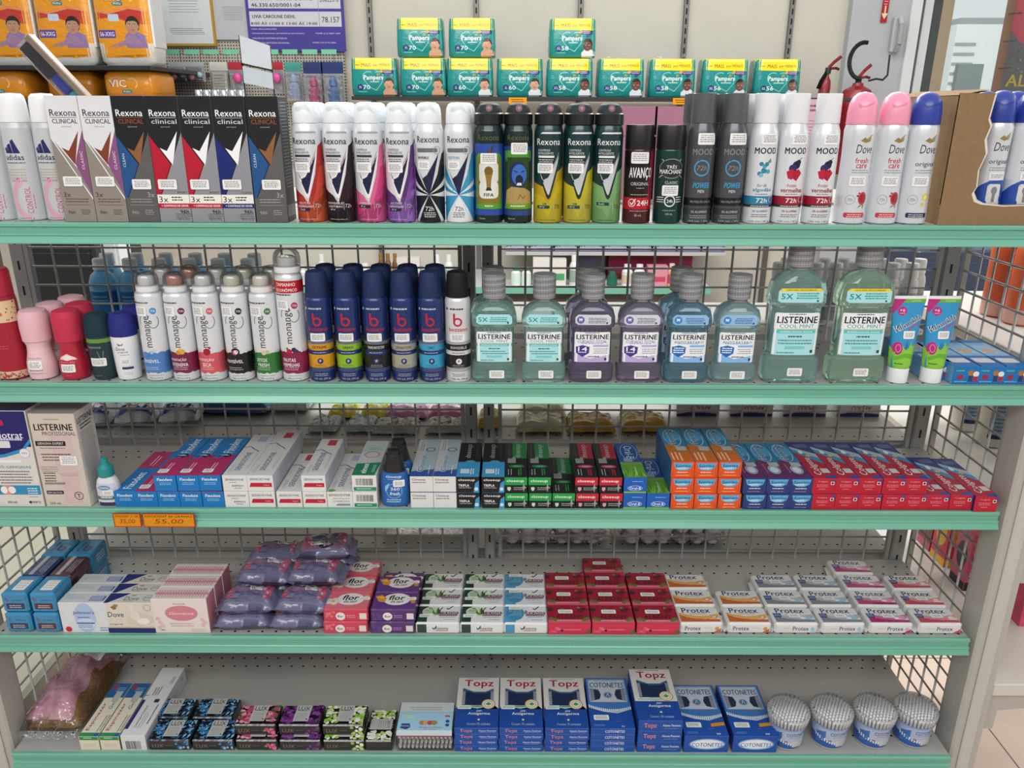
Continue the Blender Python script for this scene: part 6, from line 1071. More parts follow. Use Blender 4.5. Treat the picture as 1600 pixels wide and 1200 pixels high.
def pouch(c1, c2, txt=None, w=.125, d=.09, mat='film', h=.022, mirror=False, letters=None):
    def b():
        g, mp = pillow(w, d, h, c1, mat, 0, p=6, noise=.002, seed=len(c1+c2)+int(w*999), flat=.3); W = w*1000-6; q = A(W, d*1000-4)
        q.p([(-W/2, d*550), (-W*.2, d*640), (W*.2, d*520), (W/2, d*600), (W/2, d*1000), (-W/2, d*1000)], c2)
        if txt: q.t(txt, 0, d*300, W*.78, d*200, letters or '4a4a4a', 180 if mirror else 0, bold=.01, shear=.0)
        q.g(0, d*800, W*.5, 2, 8, letters or '6a6a6a', 2.5)
        if h > .04 and mat == 'film' and txt: q.p([(-W/2, d*20), (0, d*60), (W/2, d*30), (W/2, d*160), (0, d*200), (-W/2, d*140)], c2).t('FLEX', W*.1, d*310, W*.5, d*140, 'c04040', 14, bold=.03)
        g.art(q, mp, mat, 8, [d*250, d*500, d*750]); o = g.build('wipes_pouch'); return tag(o, None, 'pouch')
    return b
def putf(key, b, px, row, Y, l, grp=None, z=0, rz=0, rx=0): return inst(key, b, (XZ(px, Y, ZS[row]), Y, ZS[row]+.0005+z), l, grp, rz, rx)
BG = pouch('e8ebf2', '23489a', 'FRALDAS', .084, .1, 'film', .05, letters='c04848')
for i, px in enumerate((155, 222, 289)): putf('bgd', BG, px, 2, 1.66+.008*i, 'white and blue plastic pack with red print behind mesh, %s of three' % PL[3][i], 'white and blue plastic packs', 0, .12, 0)
putf('nvp', pouch('1f4a8c', 'd0c060', None, .17, .1, 'film', .035), 372, 2, 1.74, 'navy plastic pack lying behind the mesh'); putf('whp', pouch('d4d4d8', 'b8b8c0', None, .09, .1, 'film', .04), 462, 2, 1.76, 'white glossy plastic pack lying behind the mesh')
for i, (px, c1, c2, tx, Y, z, l) in enumerate(((509, 'b8d4d4', 'c8dcd8', 'ANTI', 1.63, 0, 'pale teal pouch in front of the yellow one, left'), (566, 'b0ccd0', 'c8dcd8', None, 1.63, 0, 'pale teal pouch in front of the yellow one, right'), (538, 'e8d42c', 'd8d8c4', None, 1.714, 0, 'yellow and white pouch, left'), (588, 'e8d838', 'd8d8c4', None, 1.716, 0, 'yellow and white pouch, right'),
        (620, 'b4b4b0', 'c8c8c4', 'BIO IODO', 1.62, 0, 'silver pouch with mirrored lettering, left'), (702, 'b4b4b0', 'c4c4c0', 'BIO IODO', 1.625, 0, 'silver pouch with mirrored lettering, right'), (636, 'd48ac0', 'e8d4e0', None, 1.712, 0, 'pink pouch, left'), (704, 'dc7aa8', 'e8d4e0', None, 1.712, 0, 'pink pouch, right'))):
    putf('po%d' % i, pouch(c1, c2, tx, .098 if px > 600 else .064, .078, 'film', .018, tx == 'BIO IODO'), px, 2, Y, l+', behind the mesh', 'wipes pouches behind the mesh', z)
for i, (px, c1, c2, Y, z, l) in enumerate(((842, 'cfcaa4', 'dcd8c0', 1.63, 0, 'cream crinkled pouch behind mesh'), (922, 'c09a2c', 'd8d2b4', 1.63, 0, 'gold crinkled pouch behind mesh, left'), (1004, 'c09a2c', 'd8d2b4', 1.635, 0, 'gold crinkled pouch behind mesh, right'), (848, 'd8d2b8', 'e0dcc8', 1.72, 0, 'cream pouch lying farther back'), (765, 'c8a840', 'd8d2b4', 1.65, 0, 'gold pouch beside the middle upright'))):
    putf('go%d' % i, pouch(c1, c2, '' or None, .105 if i < 4 else .05, .085, 'film', .028), px, 2, Y, l, 'cream and gold pouches', z)
def apolo():
    w, d, h = .1, .11, .045; f = A(98, 44); f.p([(-50, 0), (50, 0), (50, 5), (10, 9), (-20, 9), (-50, 4)], '2a3f86').l([(-50, 5), (-20, 10), (10, 10), (50, 6)], 1.4, 'b84858').t('APOLO', 6, 20, 46, 11, 'b02c44', 180, bold=.035).g(6, 11.5, 44, 1, 1, '9a9aa0', 1.2); return carton('gauze_box', 'box', w, d, h, {'*': 'd4d4d2'}, f)()
for i, px in enumerate((1082, 1163, 1244, 1325)): putf('ap', apolo, px, 2, 1.76, 'white gauze box with upside-down red lettering, %s' % PL[4][i], 'white gauze boxes behind mesh')
def cottonbag():
    t = empty('cotton_ball_bag'); tag(t, None, 'cotton bag')
    g = G(); rnd = random.Random(4)
    k = 0
    for z in range(2):
        for i in range(6):
            for j in range(2): g = G(); g.ball((0, 0, 0), .019, 'f4f4f6', 'paper', .9, 12); g.build('cotton_ball', t, (-.09+i*.036+rnd.uniform(-.004, .004), -.03+j*.038, .0195+z*.026))
    g, mp = pillow(.25, .1, .07, 'ffffff', 'clearfilm', .01, 16, 10, 3, .003, 9, flat=.3); g.build('plastic_bag', t)
    q = A(236, 106); q.p([(-118, 60), (-40, 66), (60, 62), (118, 40), (118, 106), (-118, 106)], '26386c').p([(60, 58), (118, 30), (118, 42), (70, 64)], 'b04050').g(0, 84, 120, 2, 10, '8a94b8', 3); G().art(q, lambda u, v, o: tuple(Vector(mp(u, v, o))+Vector((0, 0, .001))), 'film', 8, [20, 40, 60, 80]).build('printed_film', t)
    return t
putf('cbg', cottonbag, 862, 3, 1.618, 'clear bag of white cotton balls with navy film, left', 'cotton ball bags'); putf('cbg', None, 1045, 3, 1.619, 'clear bag of white cotton balls with navy and red film, right', 'cotton ball bags')
putf('gbg', pouch('a8a8aa', 'b8b8ba', None, .2, .11, 'clearfilm', .05), 668, 3, 1.66, 'grey translucent bag lying behind the mesh')
shelf('rear bottom shelf, seen only through the slit behind the soaps', ZS[4], 1.565, 1.85, XL, XR, False)
for i, (px, c) in enumerate(((268, 'd0b428'), (345, 'b89434'), (425, '24489a'))):
    o = putf('pk'+c, carton('polka_dot_pack', 'pack', .1, .12, .16, {'*': c}, None, A(98).r(0, 0, .1, .1, c)), px, 4, 1.66, ('yellow', 'mustard', 'blue')[i]+' dotted pack glimpsed below the soaps'); 
    g = G().art((lambda q: [q.c(-44+k*15+(j % 2)*7, 10+j*15, 4, 'd8d4c8') for j in range(8) for k in range(7)] and q)(A(98, 118)), on_top(.12, .16), 'paper').build('dots', o)
# pink cartons and a price-card stand on the rear top shelf
pinkc = carton('pink_carton', 'box', .07, .05, .176, {'*': 'b0758c', 'top': 'c89aac'}, A(68, 174).r(-34, 120, 68, 3, '9c5c78'))
for i, px in enumerate((1000, 1052)): inst('pkc', pinkc, (XF(px, 1.62, 1.5), 1.645, ZS[0]+.0003), 'dusky pink carton behind the short cans, %s of two' % PL[2][i], 'dusky pink cartons')
inst('pkn', carton('letter_carton', 'box', .05, .05, .19, {'*': 'd8b4ba'}, A(48, 188).g(0, 176, 34, 2, 8, '8a3c50', 4).g(0, 150, 34, 6, 6, 'a86a78', 1.6)), (XF(1276, 1.62, 1.5), 1.645, ZS[0]+.0003), 'pale pink carton with red print behind the white flat-capped cans')
def stand():
    t = empty('wire_stand'); tag(t, None, 'card holder'); g = G()
    for x in (-.026, .03): g.tube((x, 0, 0), (x-.002, 0, .3 if x < 0 else .285), .0016, '1c1c1e', 'steel')
    g.tube((-.03, 0, .003), (.034, 0, .003), .0016, '1c1c1e').tube((-.026, 0, .003), (-.026, .06, .003), .0016, '1c1c1e').tube((.03, 0, .003), (.03, .06, .003), .0016, '1c1c1e').tube((-.03, 0, .25), (.03, 0, .238), .0014, '1c1c1e'); g.build('wire_frame', t)
    G().add([(-.027, -.003, .3), (-.027, -.003, .252), (.029, -.003, .24), (.029, -.003, .282)], [(0, 1, 2, 3)], 'd4dade', 'paper').add([(-.027, -.0025, .246), (-.027, -.0025, .216), (.029, -.0025, .205), (.029, -.0025, .234)], [(0, 1, 2, 3)], 'c9d0d4', 'paper').build('white_card', t); return t
P0 = at(404, 130, 1.62); inst('stand', stand, (P0.x, 1.62, ZS[0]+.0003), 'black wire card holder with a tilted white card behind cartons')
def tubes():
    t = empty('lip_balm_rack'); tag(t, None, 'rack'); G().box(-.045, .045, -.015, .015, 0, .168, '3c3e40', 'matte', .002).build('rack_body', t)
    for k in range(6): G().loft([(r, r, z) for r, z in rings((6, 0), (6.4, 1), (6.4, 30), (5.4, 32), (.01, 32.2))], 'b9bcbe', 'chrome', 16).build('metal_tube', t, (-.037+k*.0148, -.004, .1683))
    G().path([(-.045, -.018, .172), (.04, -.018, .172), (.046, -.018, .184)], .0014, '18181a').build('wire_rail', t); return t
P0 = at(352, 140, 1.5); inst('lbr', tubes, (P0.x, 1.475, ZS[0]+.0003), 'small rack of silver tubes behind the black cartons')
def lean():
    t = empty('clear_case'); tag(t, None, 'clear case'); W, L, D = .038, .375, .02
    G().box(-W/2, W/2, -D/2, D/2, 0, L, 'ffffff', 'clear', .004).build('clear_shell', t)
    G().box(W/2-.012, W/2+.001, -D/2-.001, D/2+.001, .03, L, 'c4b0a4', 'chrome', .002).build('metal_edge', t)
    G().box(-W/2+.004, W/2-.014, -D/2+.004, D/2-.004, .3, L-.006, '202430', 'plastic').build('dark_panel', t); G().box(-W/2+.006, W/2-.016, -D/2+.003, D/2-.004, .26, .298, '2c3c9c', 'plastic', .002).box(-W/2+.006, W/2-.016, -D/2+.003, D/2-.004, .16, .258, '2a9cb4', 'plastic', .002).build('coloured_tube', t)
    G().box(W/2-.018, W/2+.008, -.012, .012, 0, .03, 'c8b49c', 'plastic', .003).build('hinge', t); return t
P0 = at(116, 147, 1.6); P0.x += (P0.z-ZS[0])*math.tan(.7); inst('lean', lean, (P0.x, 1.6, ZS[0]+.001), 'tilted clear case with metal edge and blue contents above the silver cans', None, 0, 0, -.7)
# ================================================================ back of the shop
def pegmat():
    m = bpy.data.materials.new('pegboard'); m.use_nodes = True; nt = m.node_tree; N = nt.nodes; L = nt.links; b = N['Principled BSDF']; tc = N.new('ShaderNodeTexCoord'); sp = N.new('ShaderNodeSeparateXYZ'); L.new(tc.outputs['Object'], sp.inputs[0])
    def M(op, *a):
        n = N.new('ShaderNodeMath'); n.operation = op
        for i, x in enumerate(a):
            if hasattr(x, 'links'): L.new(x, n.inputs[i])
            else: n.inputs[i].default_value = x
        return n.outputs[0]
    d = [M('SUBTRACT', M('FRACT', M('MULTIPLY', sp.outputs[i], 1/.016)), .5) for i in (0, 2)]; k = M('LESS_THAN', M('SQRT', M('ADD', M('MULTIPLY', d[0], d[0]), M('MULTIPLY', d[1], d[1]))), .26)
    mx = N.new('ShaderNodeMix'); mx.data_type = 'RGBA'; L.new(k, mx.inputs['Factor']); mx.inputs['A'].default_value = S('b9b3a6'); mx.inputs['B'].default_value = S('3c3a36'); L.new(mx.outputs['Result'], b.inputs['Base Color']); MAT['peg'] = m
pegmat()
XA = XF(1312, WY, 1.7)
st(G().box(-6, XA, WY, WY+.1, 0, 3.0, 'cdc8bb', 'wall').build('wall_back')); st(G().box(-6.1, -6, -2.5, 5.2, 0, 3.0, 'cfcabd', 'wall').build('wall_left')); st(G().box(3.4, 3.5, -2.5, 5.2, 0, 3.0, 'cfccc4', 'wall').build('wall_right'))
X1 = XF(1418, WY, 1.75); X2 = XF(1700, WY, 1.75)
st(G().box(XA, X1-.06, WY-.06, WY+.1, 0, 3.0, 'b4b8ba', 'wall').build('wall_panel')); st(G().box(X1-.06, 3.4, WY, WY+.1, 0, .9, 'c8c4ba', 'wall').build('wall_sill'))
fr = st(G().box(X1-.06, X1, WY-.08, WY+.1, .9, 3, 'd9dadb', 'paint', .004).box(X1+.03, X1+.075, WY-.04, WY+.06, .9, 3, 'd4d6d6', 'paint').box(X1+.075, X1+.13, WY-.03, WY+.06, .9, 3, '3c4446', 'paint').box(X1-.06, 3.4, WY-.03, WY+.06, .88, .93, '9a9ea0', 'paint').build('window_1'))
st(G().box(X1+.002, X1+.03, WY-.02, WY+.04, .9, 3, '1d2022', 'matte').build('trim_1')); G().box(X1+.13, 3.38, WY, WY+.008, .93, 2.95, 'ffffff', 'pane').build('window_pane', fr)
# slotted wall uprights
for i, px in enumerate((581, 745, 905, 1067, 1229)):
    t = empty('wall_upright', (XF(px, WY-.02, 1.75), WY-.014, 0)); tag(t, 'dark slotted wall upright above the diaper packs, %s from left' % n_[i], 'wall rail', 'slotted wall uprights'); g = G().box(-.014, .014, -.012, .012, .2, 2.9, '77756f', 'steel', .002); z = 1.55
    while z < 2.4: g.box(-.004, .004, -.0135, -.0115, z, z+.03, '1a1a1a', 'matte'); z += .05
    g.build('channel', t)
# wall shelves
def wshelf(x0, x1, z, lbl, yf=4.2, col='26282a', th=.018, rail=None):
    t = empty('wall_shelf', ((x0+x1)/2, yf, z)); tag(t, lbl, 'shelf'); w = x1-x0; G().box(-w/2, w/2, 0, WY-.03-yf, -th, 0, col, 'paint', .002).build('board', t)
    if rail: G().box(-w/2, w/2, -.006, 0, -.035, .004, rail, 'paint', .002).build('price_rail', t)
    return t
zp = at(800, 151, 4.2).z; xa = XF(549, 4.2, zp); xb = XF(1336, 4.2, zp)
wshelf(xa, xb, zp, 'black wall shelf carrying the teal diaper packs')
zl = at(100, 102, 4.0).z; wshelf(XF(-200, 4., zl), XF(236, 4., zl), zl, 'black wall shelf carrying the large orange diaper packs', 4.0, th=.02)
zl2 = 1.536; wshelf(XF(-200, 4., zl2), XF(262, 4., zl2), zl2, 'lower black wall shelf carrying the orange diaper packs', 4.0)
zm = at(800, 449, 4.25).z; wshelf(XF(400, 4.25, zm), XF(1112, 4.25, zm), zm, 'mint-railed wall shelf seen through the mesh', 4.25, 'd0d2cc', rail=MINT)
zm2 = at(800, 394, 4.35).z; wshelf(XF(790, 4.35, zm2), XF(1135, 4.35, zm2), zm2, 'upper wall shelf with violet boxes seen through the mesh', 4.35, 'b8b8b4')
zm3 = at(800, 505, 4.25).z; wshelf(XF(400, 4.25, zm3), XF(1160, 4.25, zm3), zm3, 'lowest wall shelf seen through the mesh', 4.25, 'b0b0ac')
# diaper packs
def baby(q, x, y, s, skin, shirt, hair, girl=False):
    q.p([(x-9*s, y-16*s), (x+13*s, y-16*s), (x+12*s, y-4*s), (x+5*s, y), (x-5*s, y), (x-10*s, y-5*s)], shirt).c(x, y+7*s, 7.6*s, hair, 8.6*s).c(x-.5*s, y+5*s, 6.6*s, skin, 7.4*s).p([(x-6.5*s, y+10*s), (x-2*s, y+13.5*s), (x+4*s, y+13*s), (x+6*s, y+9.5*s), (x+1*s, y+10.8*s), (x-3*s, y+10.5*s)], hair).c(x-3.2*s, y+6*s, 1.1*s, 'e8e0dc', .7*s).c(x+2.2*s, y+6*s, 1.1*s, 'e8e0dc', .7*s).c(x-3.1*s, y+6*s, .6*s, '2c1c18').c(x+2.3*s, y+6*s, .6*s, '2c1c18').r(x-4.4*s, y+7.5*s, 2.4*s, .4*s, hair).r(x+1*s, y+7.5*s, 2.4*s, .4*s, hair).p([(x-.9*s, y+3.8*s), (x+.1*s, y+3.8*s), (x-.4*s, y+4.8*s)], 'a8745c').c(x-.4*s, y+1.8*s, 1.9*s, 'b0606a', .8*s).c(x-7*s, y+5*s, 1*s, skin, 1.6*s).c(x+6*s, y+5*s, 1*s, skin, 1.6*s)
    return q
def pamp(sz, n_un, skin, shirt, hair, handle=False):
    def b():
        t = empty('diaper_pack'); tag(t, None, 'diaper pack'); w, d, h = .236, .16, .183
        R_ = [(w/2-.008, d/2-.01, 0), (w/2-.001, d/2-.002, .008), (w/2, d/2, .06), (w/2-.002, d/2-.001, .13), (w/2-.004, d/2-.003, .168), (w/2-.006, d/2-.006, .178), (w/2-.012, d/2-.03, h)]
        g = G().loft(R_, ['178a86']*5+['cfc818'], 'film', 56, 7, ang=70); m = on_oval(R_, 7); vc = [z*1000 for _, _, z in R_]
        q = A(230, 179); q.r(-115, 128, 230, 54, 'e6dc1c').p([(-110, 128), (110, 124), (110, 132), (-110, 132)], 'e6dc1c').t('MAIS', -36, 147, 46, 17, 'b85a1c', bold=.04).t('por MENOS', 42, 146, 84, 16, 'b85a1c', bold=.04).g(-80, 145, 22, 1, 1, 'b85a1c', 4)
        q.o(-26, 92, 30, 3.4, '8ed0cc', 26, 60, 215).o(22, 96, 26, 3.4, '8ed0cc', 22, 0, 130).l([(-50, 78), (-24, 44), (10, 28)], 3, '8ed0cc').l([(48, 92), (40, 64), (10, 28)], 3, '8ed0cc')
        q.t('Pampers', -2, 86, 96, 27, 'eef2f0', bold=.045).g(4, 66, 54, 1, 1, 'c4e0dc', 5).p([(14, 98), (20, 112), (24, 102), (30, 110), (28, 97)], 'a8a04a')
        q.c(-70, 42, 15, '1c3470').t(sz, -70, 42, 17 if len(sz) > 1 else 10, 12, 'c4d4ec', bold=.03).t(n_un, -38, 43, 34, 19, 'dfeef0', bold=.04).g(-58, 20, 50, 1, 1, '8ed0cc', 3).rr(38, 106, 62, 18, '2a2f66', 6).g(70, 118, 44, 2, 7, 'c8c8dc', 3).c(40, 118, 8, 'd89a50').p([(62, 106), (86, 106), (80, 94), (68, 94)], '33407a')
        baby(q, 76, 38, 3.2, skin, shirt, hair); g.art(q, m, 'film', 10, vc)
        s_ = A(130, 160); s_.g(0, 130, 60, 2, 10, 'b8dcd8', 5).c(0, 90, 16, '1c3470').c(0, 40, 14, '1c3470'); g.art(s_, lambda u, v, o: (-radius_at(R_, v)[0]-o-.0005, -u, v), 'film', 10, vc)
        g.build('pack_body', t)
        if handle: G().add([(-w/2+.01, -.02, h-.006), (w/2-.02, -.02, h-.006), (w/2-.05, .0, h+.022), (0, .01, h+.03), (-w/2+.04, 0, h+.024)], [(0, 1, 2, 3, 4)], 'ffffff', 'clearfilm').build('film_handle', t)
        return t
    return b
SK = {'M': ('c89878', 'c89878', '4c342c'), 'G': ('c89a80', 'd8dcdc', '3c2820'), 'XG': ('6a4434', 'd8dce0', '2a1c18'), 'XXG': ('70483a', 'd4d8e0', '241814')}
for i, (px, s_, n2) in enumerate(((585, 'M', '70'), (661, 'M', '70'), (734, 'G', '60'), (812, 'G', '60'), (890, 'XG', '58'), (970, 'XG', '58'), (1050, 'XG', '58'), (1132, 'XXG', '56'), (1214, 'XXG', '56'))):
    hd = px in (970, 1050); inst('pa'+s_+'h'*hd, pamp(s_, n2, *SK[s_], hd), (XF(px, 4.24, zp), 4.33, zp+.0006), 'teal diaper pack with yellow top on the shelf, %s from the left' % n_[i], 'teal diaper packs')
for i, (px, s_, ) in enumerate(((658, 'M'), (738, 'M'), (893, 'XG'))): inst('pa'+s_, None, (XF(px, 4.24, zp), 4.34, zp+.1845+.0306*0+.001), 'teal diaper pack stacked on top, %s of the upper three' % PL[3][i], 'teal diaper packs')
def vic(short=False):
    def b():
        t = empty('diaper_pack'); tag(t, None, 'diaper pack'); w, d, h = (.268, .18, .4) if not short else (.25, .3, .13)
        R_ = [(w/2-.03, d/2-.02, 0), (w/2-.004, d/2-.004, .02), (w/2, d/2, .1), (w/2-.002, d/2, h-.04), (w/2-.02, d/2-.02, h)] if not short else [(w/2-.02, d/2-.02, 0), (w/2, d/2, .02), (w/2, d/2, .11), (w/2-.015, d/2-.015, .13)]
        cols = ['d8d8d4', 'd8d8d4', 'e09a1c', 'e09a1c'] if not short else 'd88a20'
        g = G().loft(R_, cols, 'film', 48, 6, ang=70); q = A(w*1000-16, h*1000-20); m = on_oval(R_, 6)
        if not short:
            q.r(-140, 40, 280, 340, 'dd921a').p([(-140, 40), (140, 40), (140, 52), (40, 34), (-60, 46), (-140, 36)], 'dd921a').p([(-140, 240), (-60, 225), (40, 248), (140, 236), (140, 180), (60, 186), (-40, 214), (-140, 200)], 'b8342c').p([(-140, 262), (-60, 236), (40, 262), (140, 250), (140, 236), (40, 248), (-60, 225), (-140, 240)], 'd8884c')
            q.rr(-60, 196, 50, 30, 'b8c8d8', 6).rr(-118, 122, 84, 36, '5c4a90', 6).t('56-XXG', -76, 140, 70, 18, 'dcd4ec', bold=.04); baby(q, 50, 150, 4.4, 'b08468', '8a74a4', '241c1c'); q.p([(-60, 92), (0, 110), (30, 140), (60, 130), (90, 92), (60, 84), (20, 96), (-20, 84)], '9a7a98').p([(-76, 84), (-40, 96), (-16, 110), (-30, 82)], 'b08468').t('VIC', -34, 304, 96, 44, '8a4a1c', bold=.1).t('VIC', -34, 304, 92, 40, 'e4dccc', bold=.05).o(38, 304, 32, 8, 'e8c070', 30, -60, 120).rr(-32, 262, 50, 18, '4c7c74', 8).t('Baby', -7, 271, 36, 11, 'c8dcd4', bold=.03)
        else: q.p([(-120, 0), (120, 0), (120, 20), (0, 34), (-120, 16)], 'c86a40').t('VIC', -46, 76, 86, 38, '8a4a1c', bold=.1).t('VIC', -46, 76, 82, 34, 'e4dccc', bold=.05).o(24, 76, 26, 6, 'e8c070', 26, -60, 120).rr(-30, 30, 50, 18, '4c7c74', 8).t('Baby', -5, 39, 34, 10, 'c8dcd4')
        g.art(q, m, 'film', 12, [z*1000 for _, _, z in R_]); g.build('pack_body', t)
        if not short: G().box(w/2-.012, w/2+.003, -d/2+.02, d/2-.02, .08, h-.03, 'd4d4d0', 'film', .006).build('white_side', t)
        return t
    return b
for i, px in enumerate((-75, 14, 106, 198)): inst('vic', vic(), (XF(px, 4.05, zl), 4.15, zl+.0006), 'large orange diaper pack with crawling baby print, %s' % (PL[4][i]), 'large orange diaper packs')
for i, (px, dy) in enumerate(((6, 0), (104, .06), (204, 0))): inst('vis', vic(True), (XF(px, 4.05, zl2), 4.19+dy, zl2+.0006), 'orange diaper pack on the lower black shelf, %s of three' % PL[3][i], 'orange diaper packs on the lower shelf')
# pegboard with notices and hanging goods
xp0 = XF(262, 4.74, 1.6); xp1 = XF(540, 4.74, 1.6); pg = G().box(0, xp1-xp0, 0, .02, 1.2, 2.3, 'b9b3a6', 'peg').build('pegboard'); pg.location = (xp0, 4.76, 0); tag(pg, 'beige perforated pegboard behind the hanging goods', 'pegboard')
def panel(name, x0, y0, x1, y1, Y, col, lbl, cat, art=None, frame=None, th=.006):
    a = at(x0, y1, Y); b = at(x1, y0, Y); w = b.x-a.x; h = b.z-a.z; g = G().box(-w/2, w/2, -th, 0, 0, h, frame or col, 'paper')
    q = A(w*1000, h*1000)
    if frame: q.r(-w*500+12, 12, w*1000-24, h*1000-24, col)
    if art: art(q, w*1000, h*1000)
    g.art(q, lambda u, v, o: (u, -th-o*3, v), 'paper'); o = g.build(name); o.location = ((a.x+b.x)/2, Y, a.z); return tag(o, lbl, cat)
panel('framed_notice', 258, -40, 328, 72, 4.75, 'ccd4d4', 'gold-framed certificate on the pegboard', 'frame', lambda q, w, h: q.g(-8, h*.9, w*.6, 12, 14, '7a8284', 3).g(-4, h*.24, w*.68, 4, 9, '6a7274', 3), 'b08a34', .02)
panel('paper_notice', 333, -40, 391, 62, 4.75, 'b9bcc0', 'plastic-covered printed sheet beside the gold frame', 'notice', lambda q, w, h: q.g(-10, h*.9, w*.66, 5, 12, '84888c', 3).g(10, h*.5, w*.5, 8, 9, '94989c', 3))
def sign(q, w, h):
    R = lambda x0, y0, x1, y1, c: q.r((x0-.5)*w, y0*h, (x1-x0)*w, (y1-y0)*h, c)
    T = lambda t, x0, x1, y, hh, c='24262c', b=.035: q.t(t, ((x0+x1)/2-.5)*w, y*h, (x1-x0)*w, hh*h, c, bold=b)
    R(0, 0, 1, 1, '4c4694'); R(.03, .645, .97, .99, 'c9c9d0'); R(.03, .375, .97, .6, 'c9c9d0'); R(.74, .375, .745, .99, '8a8a98'); T('DROGARIA VIDE BULA LTDA ME', .06, .68, .79, .05); T('46.330.650/0001-04', .06, .56, .695, .055); T('206225-5', .76, .95, .77, .05, b=.01)
    T('LIVIA CAROLINE DIEHL', .06, .5, .525, .05); T('8:00 ÀS 11:00 E 13:00 ÀS 19:00', .04, .72, .425, .05); T('78.157', .77, .95, .48, .085, b=.01); T('PARA RECLAMAÇÕES:', .04, .3, .335, .03, 'c8c4e0'); T('CONSELHO REGIONAL DE FARMÁCIA (UF ESTADO)', .04, .58, .27, .03, 'c8c4e0'); T('FONE (11) 3067-1450', .7, .95, .27, .03, 'c8c4e0'); T('VIGILÂNCIA SANITÁRIA ESTADUAL', .04, .4, .2, .03, 'c8c4e0'); T('VIGILÂNCIA SANITÁRIA MUNICIPAL', .04, .42, .13, .03, 'c8c4e0'); T('FONE (19) 3175-2006', .66, .9, .13, .03, 'c8c4e0')
panel('shop_sign', 391, -24, 535, 80, 4.74, '4c4694', 'violet notice sign with white panels and printed hours', 'sign', sign)
def blister(kind):
    def b():
        t = empty('hanging_pack'); tag(t, None, 'hanging pack'); hc = {'pac': 'b0b8bc', 'pink': '2c3c78', 'blue': '2c3c78', 'bot': '4aa49c', 'soft': 'd4d4cc', 'clip': 'b8303c'}[kind]; h = {'pac': .1, 'pink': .24, 'blue': .24, 'bot': .2, 'soft': .18, 'clip': .16}[kind]; w = {'pac': .1, 'pink': .105, 'blue': .12, 'bot': .09, 'soft': .1, 'clip': .09}[kind]
        G().box(-w/2, w/2, .004, .006, -h, 0, 'b4b8ba', 'paper').box(-w/2, w/2, .001, .004, -h*.24, 0, hc, 'carton').build('backing_card', t)
        g = G(); c = {'pac': 'd8a0b0', 'pink': 'c8588c', 'blue': '5c84c0', 'bot': 'a8bcd8', 'soft': 'c8c8c0', 'clip': 'd85098'}[kind]
        if kind == 'pac': g.ball((-.02, -.012, -h*.7), .021, 'd8a0b0').ball((.026, -.012, -h*.65), .017, '9cb8c8')
        elif kind in ('pink', 'blue', 'bot'): g.loft([(r, r, z) for r, z in ((.026, -h*.98), (.03, -h*.9), (.03, -h*.6), (.018, -h*.52), (.022, -h*.5), (.02, -h*.38), (.008, -h*.3), (.0001, -h*.29))], c, 'plastic', 18)
        elif kind == 'clip': g.ball((.01, -.01, -h*.5), .024, c, sz=1.2)
        else: g.box(-w/2+.01, w/2-.01, -.014, .001, -h*.95, -h*.3, c, 'carton', .003).art(A().g(0, 0, 60, 6, 14, '8a8a7c', 4), lambda u, v, o: (u, -.0145-o, v-.07), 'carton')
        g.build('contents', t); g = G().box(-w/2+.002, w/2-.002, -.034 if kind in ('pink', 'blue', 'bot') else -.02, .0, -h*.99, -h*.25, 'ffffff', 'clearfilm', .006); g.build('clear_blister', t); return t
    return b
for i, (px, kd, l) in enumerate(((270, 'pac', 'blister of pink and blue pacifiers, left'), (298, 'pac', 'blister of pink and blue pacifiers, right'), (336, 'soft', 'pale boxed set hanging on the pegboard'), (362, 'clip', 'pack with magenta pacifier clip'), (424, 'clip', 'pack with magenta clip beside the white card'), (453, 'bot', 'hanging clear baby bottle with teal header'), (484, 'pink', 'hanging pink baby bottle with navy header'), (515, 'blue', 'hanging blue baby bottle with navy header'))):
    p_ = at(px, 96, 4.55); inst('bls'+kd, blister(kd), (p_.x, 4.6, p_.z), l, 'hanging packs on the pegboard')
for i, px in enumerate((268, 300, 329, 360, 423, 453, 484, 514)):
    p_ = at(px, 81, 4.5); t = empty('display_hook', (p_.x, 4.5, p_.z)); tag(t, 'pegboard hook with mint price tag, %s from left' % n_[i], 'hook', 'hooks with mint tags'); G().box(-.04, .04, -.002, 0, -.012, .012, '6fbf9c', 'plastic').build('price_tag', t); G().tube((0, 0, 0), (0, .26, 0), .002, '7a7a78').tube((0, .11, -.0), (0, .11, -.05), .0016, '4c4c4a').build('hook_wire', t)
# things on the mint wall shelf
sm = lambda k, h, r, bc, cc, lab=None: bottle('small_bottle', ((r*.95, 0), (r, 2), (r, h*.66), (r*.6, h*.78)), bc, 'plastic', ((r*.62, h*.785), (r*.62, h*.98), (.01, h)), cc, A(200, h).r(-100, h*.12, 200, h*.4, lab) if lab else None)
WB = [(475, 'a'), (492, 'a'), (505, 'c'), (520, 'a'), (535, 'a'), (556, 'a'), (572, 'b'), (597, 'br'), (608, 'br'), (619, 'br'), (665, 'a'), (684, 'c'), (702, 'c'), (806, 'g'), (822, 'g'), (896, 'c'), (956, 'gs'), (979, 'b'), (998, 'b'), (1048, 'o')]
KD = {'a': (105, 22, 'd8d8d6', 'e0e0de', 'b8c4bc'), 'b': (120, 30, 'dcdcd8', 'e4e4e2', 'd0b8a0'), 'c': (170, 24, 'd8dadc', 'e0e0e0', '8aa094'), 'br': (175, 17, '6a4a20', '8a6a34', 'a08448'), 'g': (105, 27, 'd8dcd8', '1e7a50', 'd0e0d4'), 'gs': (80, 28, '1c5a44', '2c6a50', '286a50'), 'o': (125, 24, 'd89a6c', 'd8c8bc', 'b04858')}
